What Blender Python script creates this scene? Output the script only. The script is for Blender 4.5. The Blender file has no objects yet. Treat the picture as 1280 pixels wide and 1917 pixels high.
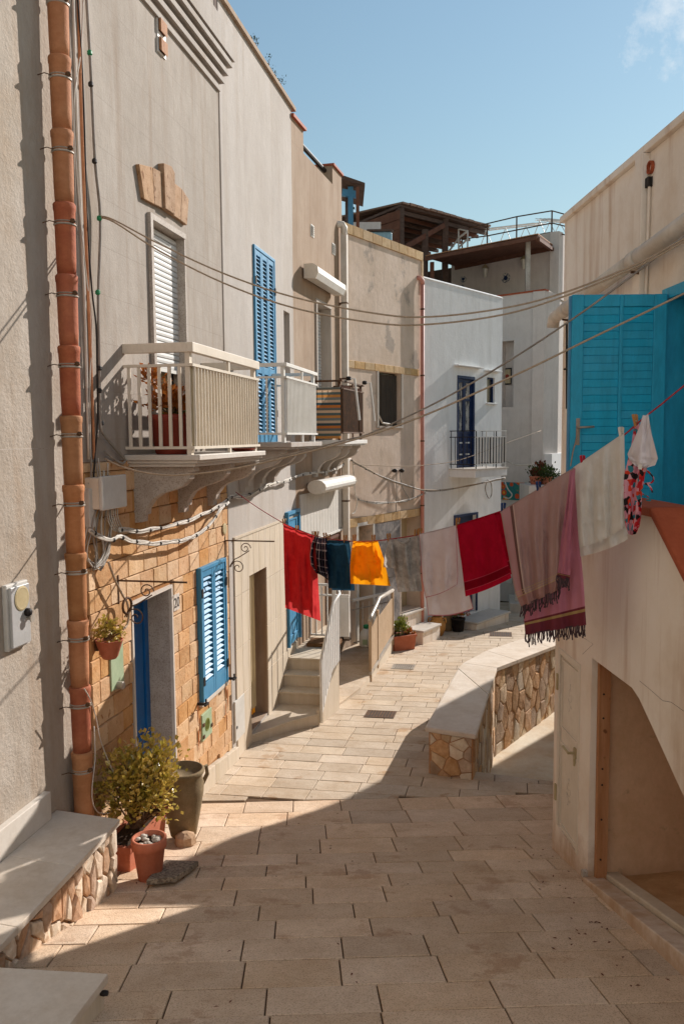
import bpy, bmesh, math, random
from mathutils import Vector as V, Matrix, noise
rnd = random.Random(11)
SC = bpy.context.scene
COL = SC.collection

# ------------------------------------------------------------------ camera, sky, sun, exposure
FPX, PITCH, ROLL = 1550.0, math.atan(140/1550), .008
_F = V((0, math.cos(PITCH), -math.sin(PITCH))); _R = V((1, 0, 0)); _U = V((0, math.sin(PITCH), math.cos(PITCH)))
_r = math.cos(ROLL)*_R - math.sin(ROLL)*_U; _u = math.cos(ROLL)*_U + math.sin(ROLL)*_R
cd = bpy.data.cameras.new('camera'); cam = bpy.data.objects.new('camera', cd); COL.objects.link(cam)
cd.sensor_fit = 'HORIZONTAL'; cd.sensor_width = 36; cd.lens = FPX/1280*36; cd.clip_start = .05; cd.clip_end = 3000
M3 = Matrix((_r, _u, -_F)).transposed(); cam.matrix_world = M3.to_4x4()
SC.camera = cam
LSUN = V((1.311, 1.485, 1.03)).normalized()            # direction towards the sun
SUN_EL = math.asin(LSUN.z); SUN_AZ = math.atan2(LSUN.x, LSUN.y)
w = bpy.data.worlds.new('World'); SC.world = w; w.use_nodes = True
nt = w.node_tree; nt.nodes.clear()
def N(nt, t, **k):
    n = nt.nodes.new(t)
    for a, b in k.items():
        if a in n.inputs: n.inputs[a].default_value = b
        else: setattr(n, a, b)
    return n
wo = N(nt, 'ShaderNodeOutputWorld'); bg = N(nt, 'ShaderNodeBackground'); bg.inputs['Strength'].default_value = .057
sky = N(nt, 'ShaderNodeTexSky', sky_type='NISHITA', sun_disc=False, sun_elevation=SUN_EL, sun_rotation=SUN_AZ,
        air_density=2.0, dust_density=.15, ozone_density=6.0, altitude=50)
hs = N(nt, 'ShaderNodeHueSaturation', Hue=.493, Saturation=.86, Value=1.0)
nt.links.new(sky.outputs[0], hs.inputs['Color'])
# one small wisp of cloud high on the right, and fainter ones of the same kind all round the sky
geo = N(nt, 'ShaderNodeTexCoord')
nz = N(nt, 'ShaderNodeTexNoise', Scale=13.0, Detail=9.0, Roughness=.66)
nt.links.new(geo.outputs['Generated'], nz.inputs['Vector'])
cdir = (_F + (1272-640)/FPX*_r - (48-958.5)/FPX*_u).normalized()
dt = N(nt, 'ShaderNodeVectorMath', operation='DOT_PRODUCT'); dt.inputs[1].default_value = cdir
nt.links.new(geo.outputs['Generated'], dt.inputs[0])
mr = N(nt, 'ShaderNodeMapRange'); mr.inputs[1].default_value = .9962; mr.inputs[2].default_value = 1.0; mr.inputs[3].default_value = 0; mr.inputs[4].default_value = 1
nt.links.new(dt.outputs['Value'], mr.inputs[0])
mm = N(nt, 'ShaderNodeMath', operation='MULTIPLY_ADD'); mm.inputs[1].default_value = .34
nt.links.new(mr.outputs[0], mm.inputs[0]); nt.links.new(nz.outputs[0], mm.inputs[2])
cr = N(nt, 'ShaderNodeMapRange'); cr.inputs[1].default_value = .7; cr.inputs[2].default_value = .94; cr.inputs[4].default_value = .8
nt.links.new(mm.outputs[0], cr.inputs[0])
mx = N(nt, 'ShaderNodeMix', data_type='RGBA'); mx.inputs[7].default_value = (8.2, 8.6, 8.9, 1)
nt.links.new(cr.outputs[0], mx.inputs[0]); nt.links.new(hs.outputs[0], mx.inputs[6])
nt.links.new(mx.outputs[2], bg.inputs['Color']); nt.links.new(bg.outputs[0], wo.inputs[0])
sl = bpy.data.lights.new('sun', 'SUN'); sl.energy = 3.4; sl.angle = math.radians(.55); sl.color = (1, .94, .885)
so = bpy.data.objects.new('sun', sl); COL.objects.link(so); so.rotation_euler = LSUN.to_track_quat('Z', 'Y').to_euler(); so.location = (20, 22, 30)
SC.view_settings.view_transform = 'Standard'; SC.view_settings.look = 'None'; SC.view_settings.gamma = 1
SC.view_settings.use_curve_mapping = False; SC.view_settings.exposure = 0.94

# ------------------------------------------------------------------ helpers
def ray(x, y): return _F + (x-640)/FPX*_r - (y-958.5)/FPX*_u
def atz(x, y, z):
    r = ray(x, y); return r*(z/r.z)
def gz(y): return -2.05-.225*y if y < 8.8 else -4.03-.068*(y-8.8)
def ong(x, y):
    r = ray(x, y); t = -2.05/(r.z+.225*r.y); p = r*t
    if p.y > 8.8 or t < 0: p = r*((-4.03+.068*8.8)/(r.z+.068*r.y))
    return p
class PL:                                             # a vertical plane: s runs along it, z is up, o is the distance in front of it
    def __init__(s, o, d):
        s.o = V((o[0], o[1], 0)); s.d = V((d[0], d[1], 0)).normalized(); s.n = V((s.d.y, -s.d.x, 0))
    def pt(s, a, z, o=0): return s.o+s.d*a+s.n*o+V((0, 0, z))
    def w(s, x, y, o=0):
        r = ray(x, y); return r*((s.o.dot(s.n)+o)/r.dot(s.n))
    def sz(s, x, y, o=0):
        p = s.w(x, y, o); return ((p-s.o).dot(s.d), p.z)
    def S(s, x, y, o=0): return s.sz(x, y, o)[0]
    def Z(s, x, y, o=0): return s.sz(x, y, o)[1]
    def so(s, p): return ((p-s.o).dot(s.d), (p-s.o).dot(s.n))
H1 = PL((-1.79144, 8.4), (.193004, .981198))
H3 = PL((-.76025, 13.6424), (.261212, .965282))
H4 = PL((.04075, 16.6024), (.550574, .834787))
H5 = PL((1.89791, 19.4183), (.629736, .776809))
R1 = PL((1.82, 6.97), (-.045, 1)); R1.n = -R1.n
R2 = PL((2.69, 6.97), (-.045, 1)); R2.n = -R2.n
WL = {}
def wl(o): return WL.get(o.name, V((0, 0, 0))) if o else V((0, 0, 0))
class MB:
    def __init__(s): s.v = []; s.f = []; s.uv = []; s.mi = []
    def add(s, vs, fs, mi=0, uv=None):
        k = len(s.v); s.v += [V(p) for p in vs]
        for f in fs: s.f.append([i+k for i in f]); s.mi.append(mi)
        s.uv += uv if uv else [(0, 0)]*len(vs)
        return s
    def hexa(s, p, mi=0):                              # 8 corners: 0-3 one face, 4-7 the opposite face
        return s.add(p, [(3, 2, 1, 0), (4, 5, 6, 7), (0, 1, 5, 4), (1, 2, 6, 5), (2, 3, 7, 6), (3, 0, 4, 7)], mi)
    def wb(s, P, a, b, c, d, e, f, mi=0):              # box in wall coordinates: s a..b, z c..d, o e..f
        return s.hexa([P.pt(a, c, e), P.pt(b, c, e), P.pt(b, d, e), P.pt(a, d, e), P.pt(a, c, f), P.pt(b, c, f), P.pt(b, d, f), P.pt(a, d, f)], mi)
    def bar(s, a, b, wd, hd, up=(0, 0, 1), mi=0):      # square bar from a to b
        a = V(a); b = V(b); d = (b-a).normalized(); up = V(up)
        if abs(d.dot(up)) > .99: up = V((1, 0, 0))
        x = d.cross(up).normalized()*wd/2; y = x.cross(d).normalized()*hd/2
        return s.hexa([a-x-y, a+x-y, a+x+y, a-x+y, b-x-y, b+x-y, b+x+y, b-x+y], mi)
    def prism(s, lo, hi, mi=0):                        # two matching rings of points
        n = len(lo)
        fs = [list(range(n))[::-1], list(range(n, 2*n))]+[(i, (i+1) % n, n+(i+1) % n, n+i) for i in range(n)]
        return s.add(list(lo)+list(hi), fs, mi)
    def wp(s, P, poly, e, f, mi=0): return s.prism([P.pt(a, z, e) for a, z in poly], [P.pt(a, z, f) for a, z in poly], mi)
    def sp(s, P, poly, a, b, mi=0): return s.prism([P.pt(a, z, o) for o, z in poly], [P.pt(b, z, o) for o, z in poly], mi)
    def slab(s, poly, z0, z1, mi=0):
        return s.prism([V((p[0], p[1], z0)) for p in poly], [V((p[0], p[1], z1)) for p in poly], mi)
    def tube(s, pts, r, seg=6, mi=0, r2=None):
        pts = [V(p) for p in pts]; n = len(pts); vs = []; prev = None
        for i, p in enumerate(pts):
            d = (pts[min(i+1, n-1)]-pts[max(i-1, 0)]).normalized()
            u = prev-d*prev.dot(d) if prev else d.cross(V((0, 0, 1)) if abs(d.z) < .9 else V((1, 0, 0)))
            u.normalize(); v = d.cross(u); prev = u
            rr = r if r2 is None else r+(r2-r)*i/(n-1)
            vs += [p+(u*math.cos(k*2*math.pi/seg)+v*math.sin(k*2*math.pi/seg))*rr for k in range(seg)]
        fs = [(i*seg+k, i*seg+(k+1) % seg, (i+1)*seg+(k+1) % seg, (i+1)*seg+k) for i in range(n-1) for k in range(seg)]
        fs += [list(range(seg))[::-1], list(range((n-1)*seg, n*seg))]
        return s.add(vs, fs, mi)
    def lathe(s, c, prof, seg=20, mi=0, ax=(0, 0, 1), sq=0):
        ax = V(ax).normalized(); u = ax.orthogonal().normalized() if abs(ax.z) < .99 else V((1, 0, 0)); v = ax.cross(u); c = V(c); n = len(prof)
        vs = []
        for r, h in prof:
            for k in range(seg):
                t = k*2*math.pi/seg; vs.append(c+ax*h+(u*math.cos(t)+v*math.sin(t))*r)
        fs = [(i*seg+k, i*seg+(k+1) % seg, (i+1)*seg+(k+1) % seg, (i+1)*seg+k) for i in range(n-1) for k in range(seg)]
        fs += [list(range(seg))[::-1], list(range((n-1)*seg, n*seg))]
        return s.add(vs, fs, mi)
    def leaf(s, p, d, up, L, W, mi=0):
        d = d.normalized(); x = d.cross(up)
        if x.length < 1e-3: x = V((1, 0, 0))
        x.normalize(); h = x.cross(d)
        return s.add([p, p+d*L*.5+x*W*.5+h*W*.15, p+d*L, p+d*L*.5-x*W*.5+h*W*.15, p+d*L*.5], [(0, 1, 4), (1, 2, 4), (2, 3, 4), (3, 0, 4)], mi)
    def build(s, name, mat, parent=None, smooth=False, kind=None, label=None, cat=None, group=None, uv=False, bevel=0):
        me = bpy.data.meshes.new(name); o0 = wl(parent)
        me.from_pydata([tuple(p-o0) for p in s.v], [], s.f); me.update()
        for m in (mat if isinstance(mat, (list, tuple)) else [mat]): me.materials.append(m)
        me.polygons.foreach_set('material_index', s.mi)
        if smooth: me.polygons.foreach_set('use_smooth', [True]*len(me.polygons))
        if uv:
            l = me.uv_layers.new(name='UVMap')
            for lp in me.loops: l.data[lp.index].uv = s.uv[lp.vertex_index]
        o = bpy.data.objects.new(name, me); COL.objects.link(o)
        if parent: o.parent = parent; WL[o.name] = o0
        if bevel:
            b = o.modifiers.new('b', 'BEVEL'); b.width = bevel; b.segments = 2; b.limit_method = 'ANGLE'; b.angle_limit = .6
        if smooth == 'auto' : pass
        return tag(o, kind, label, cat, group)
def tag(o, kind=None, label=None, cat=None, group=None):
    if kind: o['kind'] = kind
    if label: o['label'] = label
    if cat: o['category'] = cat
    if group: o['group'] = group
    return o
def thing(name, label, cat, loc, group=None):
    o = bpy.data.objects.new(name, None); COL.objects.link(o); o.location = loc; o.empty_display_size = .2
    WL[o.name] = V(loc); return tag(o, None, label, cat, group)
def piece(name, me, parent, M):                        # one more object that shares mesh data
    o = bpy.data.objects.new(name, me); COL.objects.link(o); o.parent = parent; WL[o.name] = wl(parent)
    o.matrix_local = Matrix.Translation(-wl(parent)) @ M; return o
def frame(P, s, z, o, L, H, D):                        # matrix that puts a unit piece (x along, y up, z out) on a wall plane
    m = Matrix((P.d*L, V((0, 0, 1))*H, P.n*D)).transposed().to_4x4(); m.translation = P.pt(s, z, o); return m
def catenary(a, b, sag, n=16):
    a = V(a); b = V(b); return [a.lerp(b, i/n)-V((0, 0, 4*sag*(i/n)*(1-i/n))) for i in range(n+1)]
def vplane(a, b): return PL((a.x, a.y), (b.x-a.x, b.y-a.y))
def smooth_path(pts, k=4):
    pts = [V(p) for p in pts]; out = []
    for i in range(len(pts)-1):
        p0 = pts[max(i-1, 0)]; p1 = pts[i]; p2 = pts[i+1]; p3 = pts[min(i+2, len(pts)-1)]
        for j in range(k):
            t = j/k; out.append(.5*((2*p1)+(p2-p0)*t+(2*p0-5*p1+4*p2-p3)*t*t+(3*p1-p0-3*p2+p3)*t**3))
    return out+[pts[-1]]

# ------------------------------------------------------------------ materials
def lin(h):
    h = h.lstrip('#'); c = [int(h[i:i+2], 16)/255 for i in (0, 2, 4)]
    return tuple(x/12.92 if x <= .04045 else ((x+.055)/1.055)**2.4 for x in c)+(1,)
def mat(name, c1, c2=None, scale=2.0, stretch=(1, 1, 1), rough=.9, bump=.15, bscale=60, streak=0, streakc='#6b5a48', rand=0, transl=0, metal=0, spec=.25,
        speck=None, speckscale=90, specklo=.62, speckamt=.75, uvpat=None, lo=.38, hi=.64, brick=None, patch=None, patchlo=.6, patchscale=1.3, patchamt=.8, patchsoft=.06, patchst=(1, 1, 1), coat=0):
    m = bpy.data.materials.new(name); m.use_nodes = True; t = m.node_tree; b = t.nodes['Principled BSDF']; lk = t.links.new
    g = N(t, 'ShaderNodeNewGeometry'); pos = g.outputs['Position']
    c1 = lin(c1); c2 = lin(c2) if c2 else tuple(x*.82 for x in c1[:3])+(1,)
    def nse(sc, st=(1, 1, 1), det=4, ro=.6, off=0):
        mp = N(t, 'ShaderNodeMapping'); mp.inputs['Scale'].default_value = st; mp.inputs['Location'].default_value = (off, off*.7, off*.3); lk(pos, mp.inputs[0])
        n = N(t, 'ShaderNodeTexNoise', Scale=sc, Detail=det, Roughness=ro); lk(mp.outputs[0], n.inputs['Vector']); return n.outputs[0]
    def rng(v, a, bb, c=0, d=1):
        r = N(t, 'ShaderNodeMapRange'); r.inputs[1].default_value = a; r.inputs[2].default_value = bb; r.inputs[3].default_value = c; r.inputs[4].default_value = d; lk(v, r.inputs[0]); return r.outputs[0]
    def mixc(f, a, bb, mode='MIX'):
        x = N(t, 'ShaderNodeMix', data_type='RGBA', blend_type=mode)
        for i, v in ((0, f), (6, a), (7, bb)):
            if isinstance(v, (tuple, float, int)): x.inputs[i].default_value = v
            else: lk(v, x.inputs[i])
        return x.outputs[2]
    col = mixc(rng(nse(scale, stretch, 9, .72), lo, hi), c1, c2)
    if bump and not uvpat and not transl: col = mixc(rng(nse(scale*9, (stretch[0], stretch[1], stretch[2]*.6), 6, .75, 4.4), .42, .72, 0, .28), col, tuple(x*.72 for x in c2[:3])+(1,))
    if patch: col = mixc(rng(nse(patchscale, patchst, 6, .65, 7.3), patchlo, patchlo+patchsoft, 0, patchamt), col, lin(patch))
    if streak:
        col = mixc(rng(nse(1.0, (5, 5, .35), 5, .65, 3.1), .5, .72, 0, streak), col, lin(streakc))
    if speck: col = mixc(rng(nse(speckscale, (1, 1, 1), 2, .5, 9), specklo, specklo+.05, 0, speckamt), col, lin(speck))
    if uvpat: col = uvpat(t, lk, mixc, rng, col)
    if rand:
        oi = N(t, 'ShaderNodeObjectInfo'); h = N(t, 'ShaderNodeHueSaturation')
        lk(rng(oi.outputs['Random'], 0, 1, 1-rand, 1+rand*.8), h.inputs['Value'])
        ml = N(t, 'ShaderNodeMath', operation='MULTIPLY'); ml.inputs[1].default_value = 7.31; lk(oi.outputs['Random'], ml.inputs[0])
        fr = N(t, 'ShaderNodeMath', operation='FRACT'); lk(ml.outputs[0], fr.inputs[0])
        lk(rng(fr.outputs[0], 0, 1, 1-rand*.5, 1+rand*.5), h.inputs['Saturation']); lk(col, h.inputs['Color']); col = h.outputs[0]
    if isinstance(col, tuple): b.inputs['Base Color'].default_value = col
    else: lk(col, b.inputs['Base Color'])
    b.inputs['Roughness'].default_value = rough; b.inputs['Metallic'].default_value = metal; b.inputs['Specular IOR Level'].default_value = spec
    if coat: b.inputs['Coat Weight'].default_value = coat
    if bump:
        hgt = nse(bscale, (1, 1, 1), 5, .65, 1.7)
        h2 = nse(bscale*.12, (1, 1, 1), 3, .5, 5)
        ad = N(t, 'ShaderNodeMath', operation='MULTIPLY_ADD'); ad.inputs[1].default_value = 1.6; lk(h2, ad.inputs[0]); lk(hgt, ad.inputs[2]); hh = ad.outputs[0]
        if brick:                                       # faint scored joints
            P, bw, bh = brick
            dd = N(t, 'ShaderNodeVectorMath', operation='DOT_PRODUCT'); dd.inputs[1].default_value = P.d; lk(pos, dd.inputs[0])
            sx = N(t, 'ShaderNodeSeparateXYZ'); lk(pos, sx.inputs[0]); cx = N(t, 'ShaderNodeCombineXYZ'); lk(dd.outputs['Value'], cx.inputs[0]); lk(sx.outputs[2], cx.inputs[1])
            bk = N(t, 'ShaderNodeTexBrick', offset=.5); bk.inputs['Scale'].default_value = 1; bk.inputs['Brick Width'].default_value = bw; bk.inputs['Row Height'].default_value = bh
            bk.inputs['Mortar Size'].default_value = .003; bk.inputs['Mortar Smooth'].default_value = .3; lk(cx.outputs[0], bk.inputs[0])
            a2 = N(t, 'ShaderNodeMath', operation='MULTIPLY_ADD'); a2.inputs[1].default_value = -.9; lk(bk.outputs['Fac'], a2.inputs[0]); lk(hh, a2.inputs[2]); hh = a2.outputs[0]
            col2 = mixc(rng(bk.outputs['Fac'], 0, 1, 0, .3), col, lin('#75685c')); lk(col2, b.inputs['Base Color'])
        bp = N(t, 'ShaderNodeBump', Strength=bump, Distance=.02); lk(hh, bp.inputs['Height']); lk(bp.outputs[0], b.inputs['Normal'])
    if transl:
        tr = N(t, 'ShaderNodeBsdfTranslucent'); ms = N(t, 'ShaderNodeMixShader', Fac=transl); out = t.nodes['Material Output']
        if isinstance(col, tuple): tr.inputs[0].default_value = col
        else: lk(col, tr.inputs[0])
        lk(b.outputs[0], ms.inputs[1]); lk(tr.outputs[0], ms.inputs[2]); lk(ms.outputs[0], out.inputs[0])
    return m
M = {}
def damp(t, lk, mixc, rng, col):                        # rising damp stain at the foot of the wall, with a ragged edge
    g = N(t, 'ShaderNodeNewGeometry'); d = N(t, 'ShaderNodeVectorMath', operation='DOT_PRODUCT'); d.inputs[1].default_value = (0, .225, 1); lk(g.outputs['Position'], d.inputs[0])
    n = N(t, 'ShaderNodeTexNoise', Scale=5.0, Detail=6.0, Roughness=.7); lk(g.outputs['Position'], n.inputs['Vector'])
    m = N(t, 'ShaderNodeMath', operation='MULTIPLY_ADD'); m.inputs[1].default_value = -.62; lk(n.outputs[0], m.inputs[0]); lk(d.outputs['Value'], m.inputs[2])
    return mixc(rng(m.outputs[0], -2.36, -2.02, .75, 0), col, lin('#a9825c'))
M['mortar'] = mat('paving_mortar', '#6a5138', '#4d3a29', 5, bump=.3)
M['slab'] = mat('paving_stone', '#c9b8a2', '#b6a188', 2.6, rough=.86, bump=.3, bscale=48, rand=.13, speck='#8d6f52', speckscale=95, specklo=.58, speckamt=.35, patch='#a98b6c', patchlo=.6, patchscale=2.3)
M['slabnear'] = mat('worn_paving_stone', '#dcc3a8', '#c9ad90', 2.6, rough=.9, bump=.4, bscale=60, rand=.13, speck='#7f6048', speckscale=120, specklo=.55, speckamt=.42, patch='#b7977b', patchlo=.58, patchscale=2.0)
M['earth'] = mat('earth', '#8a7a66', '#6f614f', .3)
M['floor'] = mat('pale_concrete', '#d8cdb8', '#c5ab8a', 1.2, bump=.2, patch='#b08a60', patchlo=.62)
M['cope'] = mat('limestone_coping', '#d6cabb', '#c8b8a5', 3, bump=.14, bscale=40, rand=.05, patch='#b09b83', patchlo=.54, patchsoft=.15, patchamt=.5, patchscale=2.2)
M['rubble'] = [mat('rubble_stone_%d' % i, a, b, 7, rough=.92, bump=.7, bscale=22, rand=.2) for i, (a, b) in enumerate((('#dcc3a2', '#c29f79'), ('#d2ae89', '#b48a62'), ('#e2d4bd', '#cab193'), ('#c0a890', '#a58970')))]
M['rubble_mortar'] = mat('rubble_mortar', '#b98a63', '#a1754f', 6, bump=.6, bscale=30)
M['benchstone'] = [mat('bench_stone_%d' % i, a, b, 9, rough=.9, bump=.5, bscale=25, rand=.15) for i, (a, b) in enumerate((('#d2bda6', '#b99b7f'), ('#c4a184', '#a97f5e'), ('#dccdb9', '#bfa58a'), ('#b9a08c', '#9c7c62')))]
M['plasterA'] = mat('smooth_plaster', '#b7ada2', '#aa9f92', 1.1, (1, 1, .6), bump=.14, streak=.3, streakc='#a08c76', bscale=70)
M['plasterA0'] = mat('aged_plaster', '#b3a89b', '#a19383', 1.3, (1, 1, .5), bump=.5, streak=.38, streakc='#96785a', bscale=34, patch='#9a8369', patchlo=.5, patchsoft=.2, patchamt=.45, patchscale=1.4)
M['plasterA1'] = mat('scored_plaster', '#aba196', '#9b9084', 1.0, (1, 1, .5), bump=.26, streak=.6, streakc='#897460', bscale=50, brick=(H1, .62, .41), patch='#94887b', patchlo=.5, patchsoft=.22, patchamt=.4, patchscale=1.1, patchst=(1, 1, .5))
M['plasterB'] = mat('white_plaster', '#b6aea6', '#a9a097', .9, (1, 1, .5), bump=.2, streak=.55, streakc='#9a8b7a', bscale=60, patch='#a2978a', patchlo=.5, patchsoft=.2, patchamt=.4, patchscale=.8, patchst=(1, 1, .5))
M['plasterC'] = mat('brown_plaster', '#a8937e', '#957d66', 1.2, (1, 1, .5), bump=.15, streak=.5, streakc='#80603f', bscale=60)
M['plasterD'] = mat('grey_plaster', '#dac5b2', '#c8b19a', .9, bump=.2, streak=.25, streakc='#8d7a68', patch='#8f857b', patchlo=.6, patchscale=1.1, patchsoft=.05, patchamt=.6)
M['plasterE'] = mat('whitewash', '#e9e8e5', '#dedcd8', .8, (1, 1, .5), bump=.2, streak=.32, streakc='#bdb8ae', bscale=18)
M['plasterF'] = mat('far_plaster', '#d6ccc3', '#cbc0b6', .7, bump=.1, streak=.12)
M['plasterG'] = mat('cream_plaster', '#f1e7da', '#e8dac8', .9, (1, 1, .6), bump=.22, bscale=45, streak=.62, streakc='#b48c66', patch='#cbb294', patchlo=.52, patchsoft=.2, patchamt=.5, patchscale=1.1, uvpat=damp)
M['niche'] = mat('raw_render', '#dcb999', '#cda783', 2.2, bump=.3, bscale=40, patch='#b3977a', patchlo=.61, patchscale=4.2)
M['nichefloor'] = mat('raw_screed', '#c9a47c', '#b08a62', 3, bump=.3)
M['brick'] = [mat('tufa_block_%d' % i, a, b, 5, rough=.95, bump=.5, bscale=28, rand=.11, speck='#9a6536', speckscale=16, specklo=.66) for i, (a, b) in enumerate((('#d0aa82', '#c09366'), ('#d6b692', '#c6a178'), ('#c99d6c', '#b68452')))]
M['tan_mortar'] = mat('tan_mortar', '#a57442', '#8d5e33', 6, bump=.4)
M['trim'] = [mat('tufa_trim_%d' % i, a, b, 6, bump=.4, rand=.14) for i, (a, b) in enumerate((('#d3b68d', '#c4a274'), ('#cdab7e', '#bb9766')))]
M['rust_trim'] = mat('carved_stone', '#b79678', '#9e7b5a', 8, bump=.4, rand=.12, speck='#6f4a2c', speckscale=14)
M['granite'] = mat('speckled_granite', '#bdb2a6', '#a89b8e', 8, rough=.7, bump=.12, speck='#7d7064', speckscale=75, specklo=.55, speckamt=.5)
M['white_marble'] = mat('white_marble', '#d3cbc0', '#c4b9ab', 2, rough=.5, bump=.05)
M['travertine'] = mat('travertine', '#cdbfac', '#c0b098', 1.6, (5, 5, .5), rough=.7, bump=.12, rand=.05)
M['clay'] = [mat('clay_pipe_%d' % i, a, b, 3, (1, 1, 2), rough=.8, bump=.25, bscale=40, rand=.08, streak=.25, streakc='#6a3d1f') for i, (a, b) in enumerate((('#bb8159', '#a86c46'), ('#b26a48', '#9c533a'), ('#b57f55', '#a26c44')))]
M['terracotta'] = mat('terracotta', '#bd7459', '#ae6449', 5, rough=.8, bump=.12)
M['darkterra'] = mat('dark_terracotta', '#93402f', '#823528', 5, rough=.7, bump=.1)
M['copingred'] = mat('terracotta_tile', '#a9593c', '#974a30', 4, rough=.75, bump=.12, rand=.06)
M['claypot'] = mat('mossy_clay', '#8f7b5d', '#79684c', 5, bump=.3)
M['jar'] = mat('tan_stoneware', '#b8894f', '#a5743c', 4, bump=.15)
M['blue'] = mat('blue_paint', '#4a8fb4', '#3f80a6', 3, rough=.45, bump=.05, spec=.4)
M['deepblue'] = mat('deep_blue_paint', '#1763a6', '#145896', 3, rough=.4, bump=.04, spec=.4)
M['navy'] = mat('navy_paint', '#1d3057', '#18294c', 3, rough=.45, bump=.04)
M['teal'] = mat('teal_blue_paint', '#1fb0d6', '#189cc0', 3, (4, 4, 1), rough=.5, bump=.08, spec=.35, rand=.05, patch='#58b8d0', patchlo=.6, patchsoft=.15, patchamt=.35, patchscale=3)
M['white_paint'] = mat('white_paint', '#dedbd4', '#d3cfc6', 3, rough=.5, bump=.03)
M['cream_paint'] = mat('cream_enamel', '#ded3c2', '#d5c8b5', 3, rough=.45, bump=.03)
M['panel'] = mat('beige_sheet', '#c2b08e', '#b7a481', 3, rough=.5, bump=.03)
M['shutter'] = mat('roller_white', '#dcdad6', '#cfccc7', 3, rough=.5, bump=.02)
M['pvc'] = mat('white_pvc', '#d8d0c4', '#c9bdac', 2, rough=.55, bump=.06, streak=.2)
M['pink_pipe'] = mat('pink_pipe', '#c98d7d', '#bd7d6c', 2, rough=.6, bump=.05)
M['black_iron'] = mat('black_iron', '#211d1c', '#2c2623', 5, rough=.6, bump=.1)
M['rusty'] = mat('rusty_iron', '#4b3a2c', '#6a4a30', 9, rough=.8, bump=.2)
M['steel'] = mat('galvanised_steel', '#b5aca0', '#978d80', 4, rough=.4, metal=.15, bump=.05)
M['mesh'] = mat('perforated_sheet', '#b39a7d', '#a68c6f', 4, rough=.6, bump=.2, bscale=120)
M['grey_cable'] = mat('grey_cable', '#9d958b', '#80786e', 5, rough=.6, bump=0)
M['white_cable'] = mat('white_cable', '#cfc8bd', '#b3aa9c', 6, rough=.6, bump=0)
M['rope'] = mat('pale_rope', '#b3a08a', '#9f8c76', 30, rough=.9, bump=.2)
M['redline'] = mat('red_cord', '#a8383c', '#98303a', 20, rough=.7, bump=0)
M['black_cable'] = mat('black_cable', '#2a2725', '#38332f', 5, rough=.6, bump=0)
M['box'] = mat('grey_plastic', '#cbc7bf', '#bfbab1', 3, rough=.55, bump=.03)
M['silver'] = mat('brushed_alu', '#c3c3c1', '#b3b3b0', 6, rough=.35, metal=.3, bump=.08)
M['brass'] = mat('dull_brass', '#bfb08a', '#ab9a74', 8, rough=.5, metal=.2, bump=.05)
M['greenplate'] = mat('green_enamel', '#a7b796', '#97a987', 5, rough=.5, bump=.05)
M['glass'] = mat('dark_glass', '#2d2b29', '#3a3631', 2, rough=.12, bump=0, spec=.5)
M['curtain'] = mat('beige_curtain', '#c3b393', '#ae9c7a', 4, (6, 6, .4), bump=.1)
M['yellowcurtain'] = mat('yellow_curtain', '#d79a2c', '#c98a20', 4, (6, 6, .4), bump=.1, transl=.2)
M['net'] = mat('lace_curtain', '#b9b4ab', '#46484f', 9, (1.5, 1.5, .5), bump=0, lo=.44, hi=.56)
M['darkwood'] = mat('dark_timber', '#66544a', '#503f37', 4, (1, 1, 3), bump=.3)
M['redwood'] = mat('stained_timber', '#75503f', '#603f31', 4, bump=.25)
M['plank'] = mat('pine_board', '#c08f68', '#a9744d', 3, (7, 7, .6), rough=.75, bump=.2, speck='#5d3218', speckscale=9, specklo=.7)
M['rooftile'] = mat('roof_tile', '#8c6d58', '#6f5545', 6, bump=.3, rand=.15)
M['water'] = mat('blue_tank', '#8fb0bd', '#7a9dab', 3, rough=.4, bump=.05)
M['mat'] = mat('coir_mat', '#7d5938', '#684626', 30, bump=.6)
M['soil'] = mat('soil', '#4d3a2a', '#3b2c20', 20, bump=.6)
M['pebble'] = mat('pale_pebble', '#c6bdb0', '#a59a8c', 9, rough=.6, bump=.1, rand=.15)
M['bark'] = mat('bark', '#7c6248', '#60493a', 12, bump=.4)
M['leafgold'] = mat('golden_succulent', '#cbac55', '#a39339', 9, rough=.28, bump=0, spec=.7, transl=.25, lo=.45, hi=.55)
M['leafgreen'] = mat('green_leaf', '#8d9440', '#66722d', 9, rough=.4, bump=0, spec=.45, transl=.2)
M['leaforange'] = mat('orange_leaf', '#b5662a', '#8a5a28', 14, rough=.45, bump=0, transl=.25)
M['leafdry'] = mat('dry_leaf', '#6e3a26', '#4f2a1c', 10, bump=0)
M['leafdark'] = mat('dark_leaf', '#3c4a24', '#2b371a', 8, bump=0, transl=.15)
M['lampglass'] = mat('frosted_glass', '#d8d3c4', '#c9c2b0', 5, rough=.3, bump=0)
M['plate_blue'] = mat('painted_plate', '#c9c3b6', '#5d6272', 16, rough=.4, bump=0, lo=.47, hi=.53)
M['bottle'] = mat('white_bottle', '#dcdad0', '#d2d0c5', 3, rough=.35, bump=0)
M['greencap'] = mat('green_cap', '#2d8a5a', '#267a4f', 3, rough=.4, bump=0)
M['aggregate'] = mat('exposed_aggregate', '#a89a88', '#8b7d6c', 10, bump=.9, bscale=45, speck='#5b4e41', speckscale=50, specklo=.5)
M['peg'] = mat('wooden_peg', '#b07f4c', '#9c6c3c', 20, bump=.1)
M['rust_stain'] = mat('rust_stain', '#a8622c', '#8d4d20', 15, bump=.2)

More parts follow.
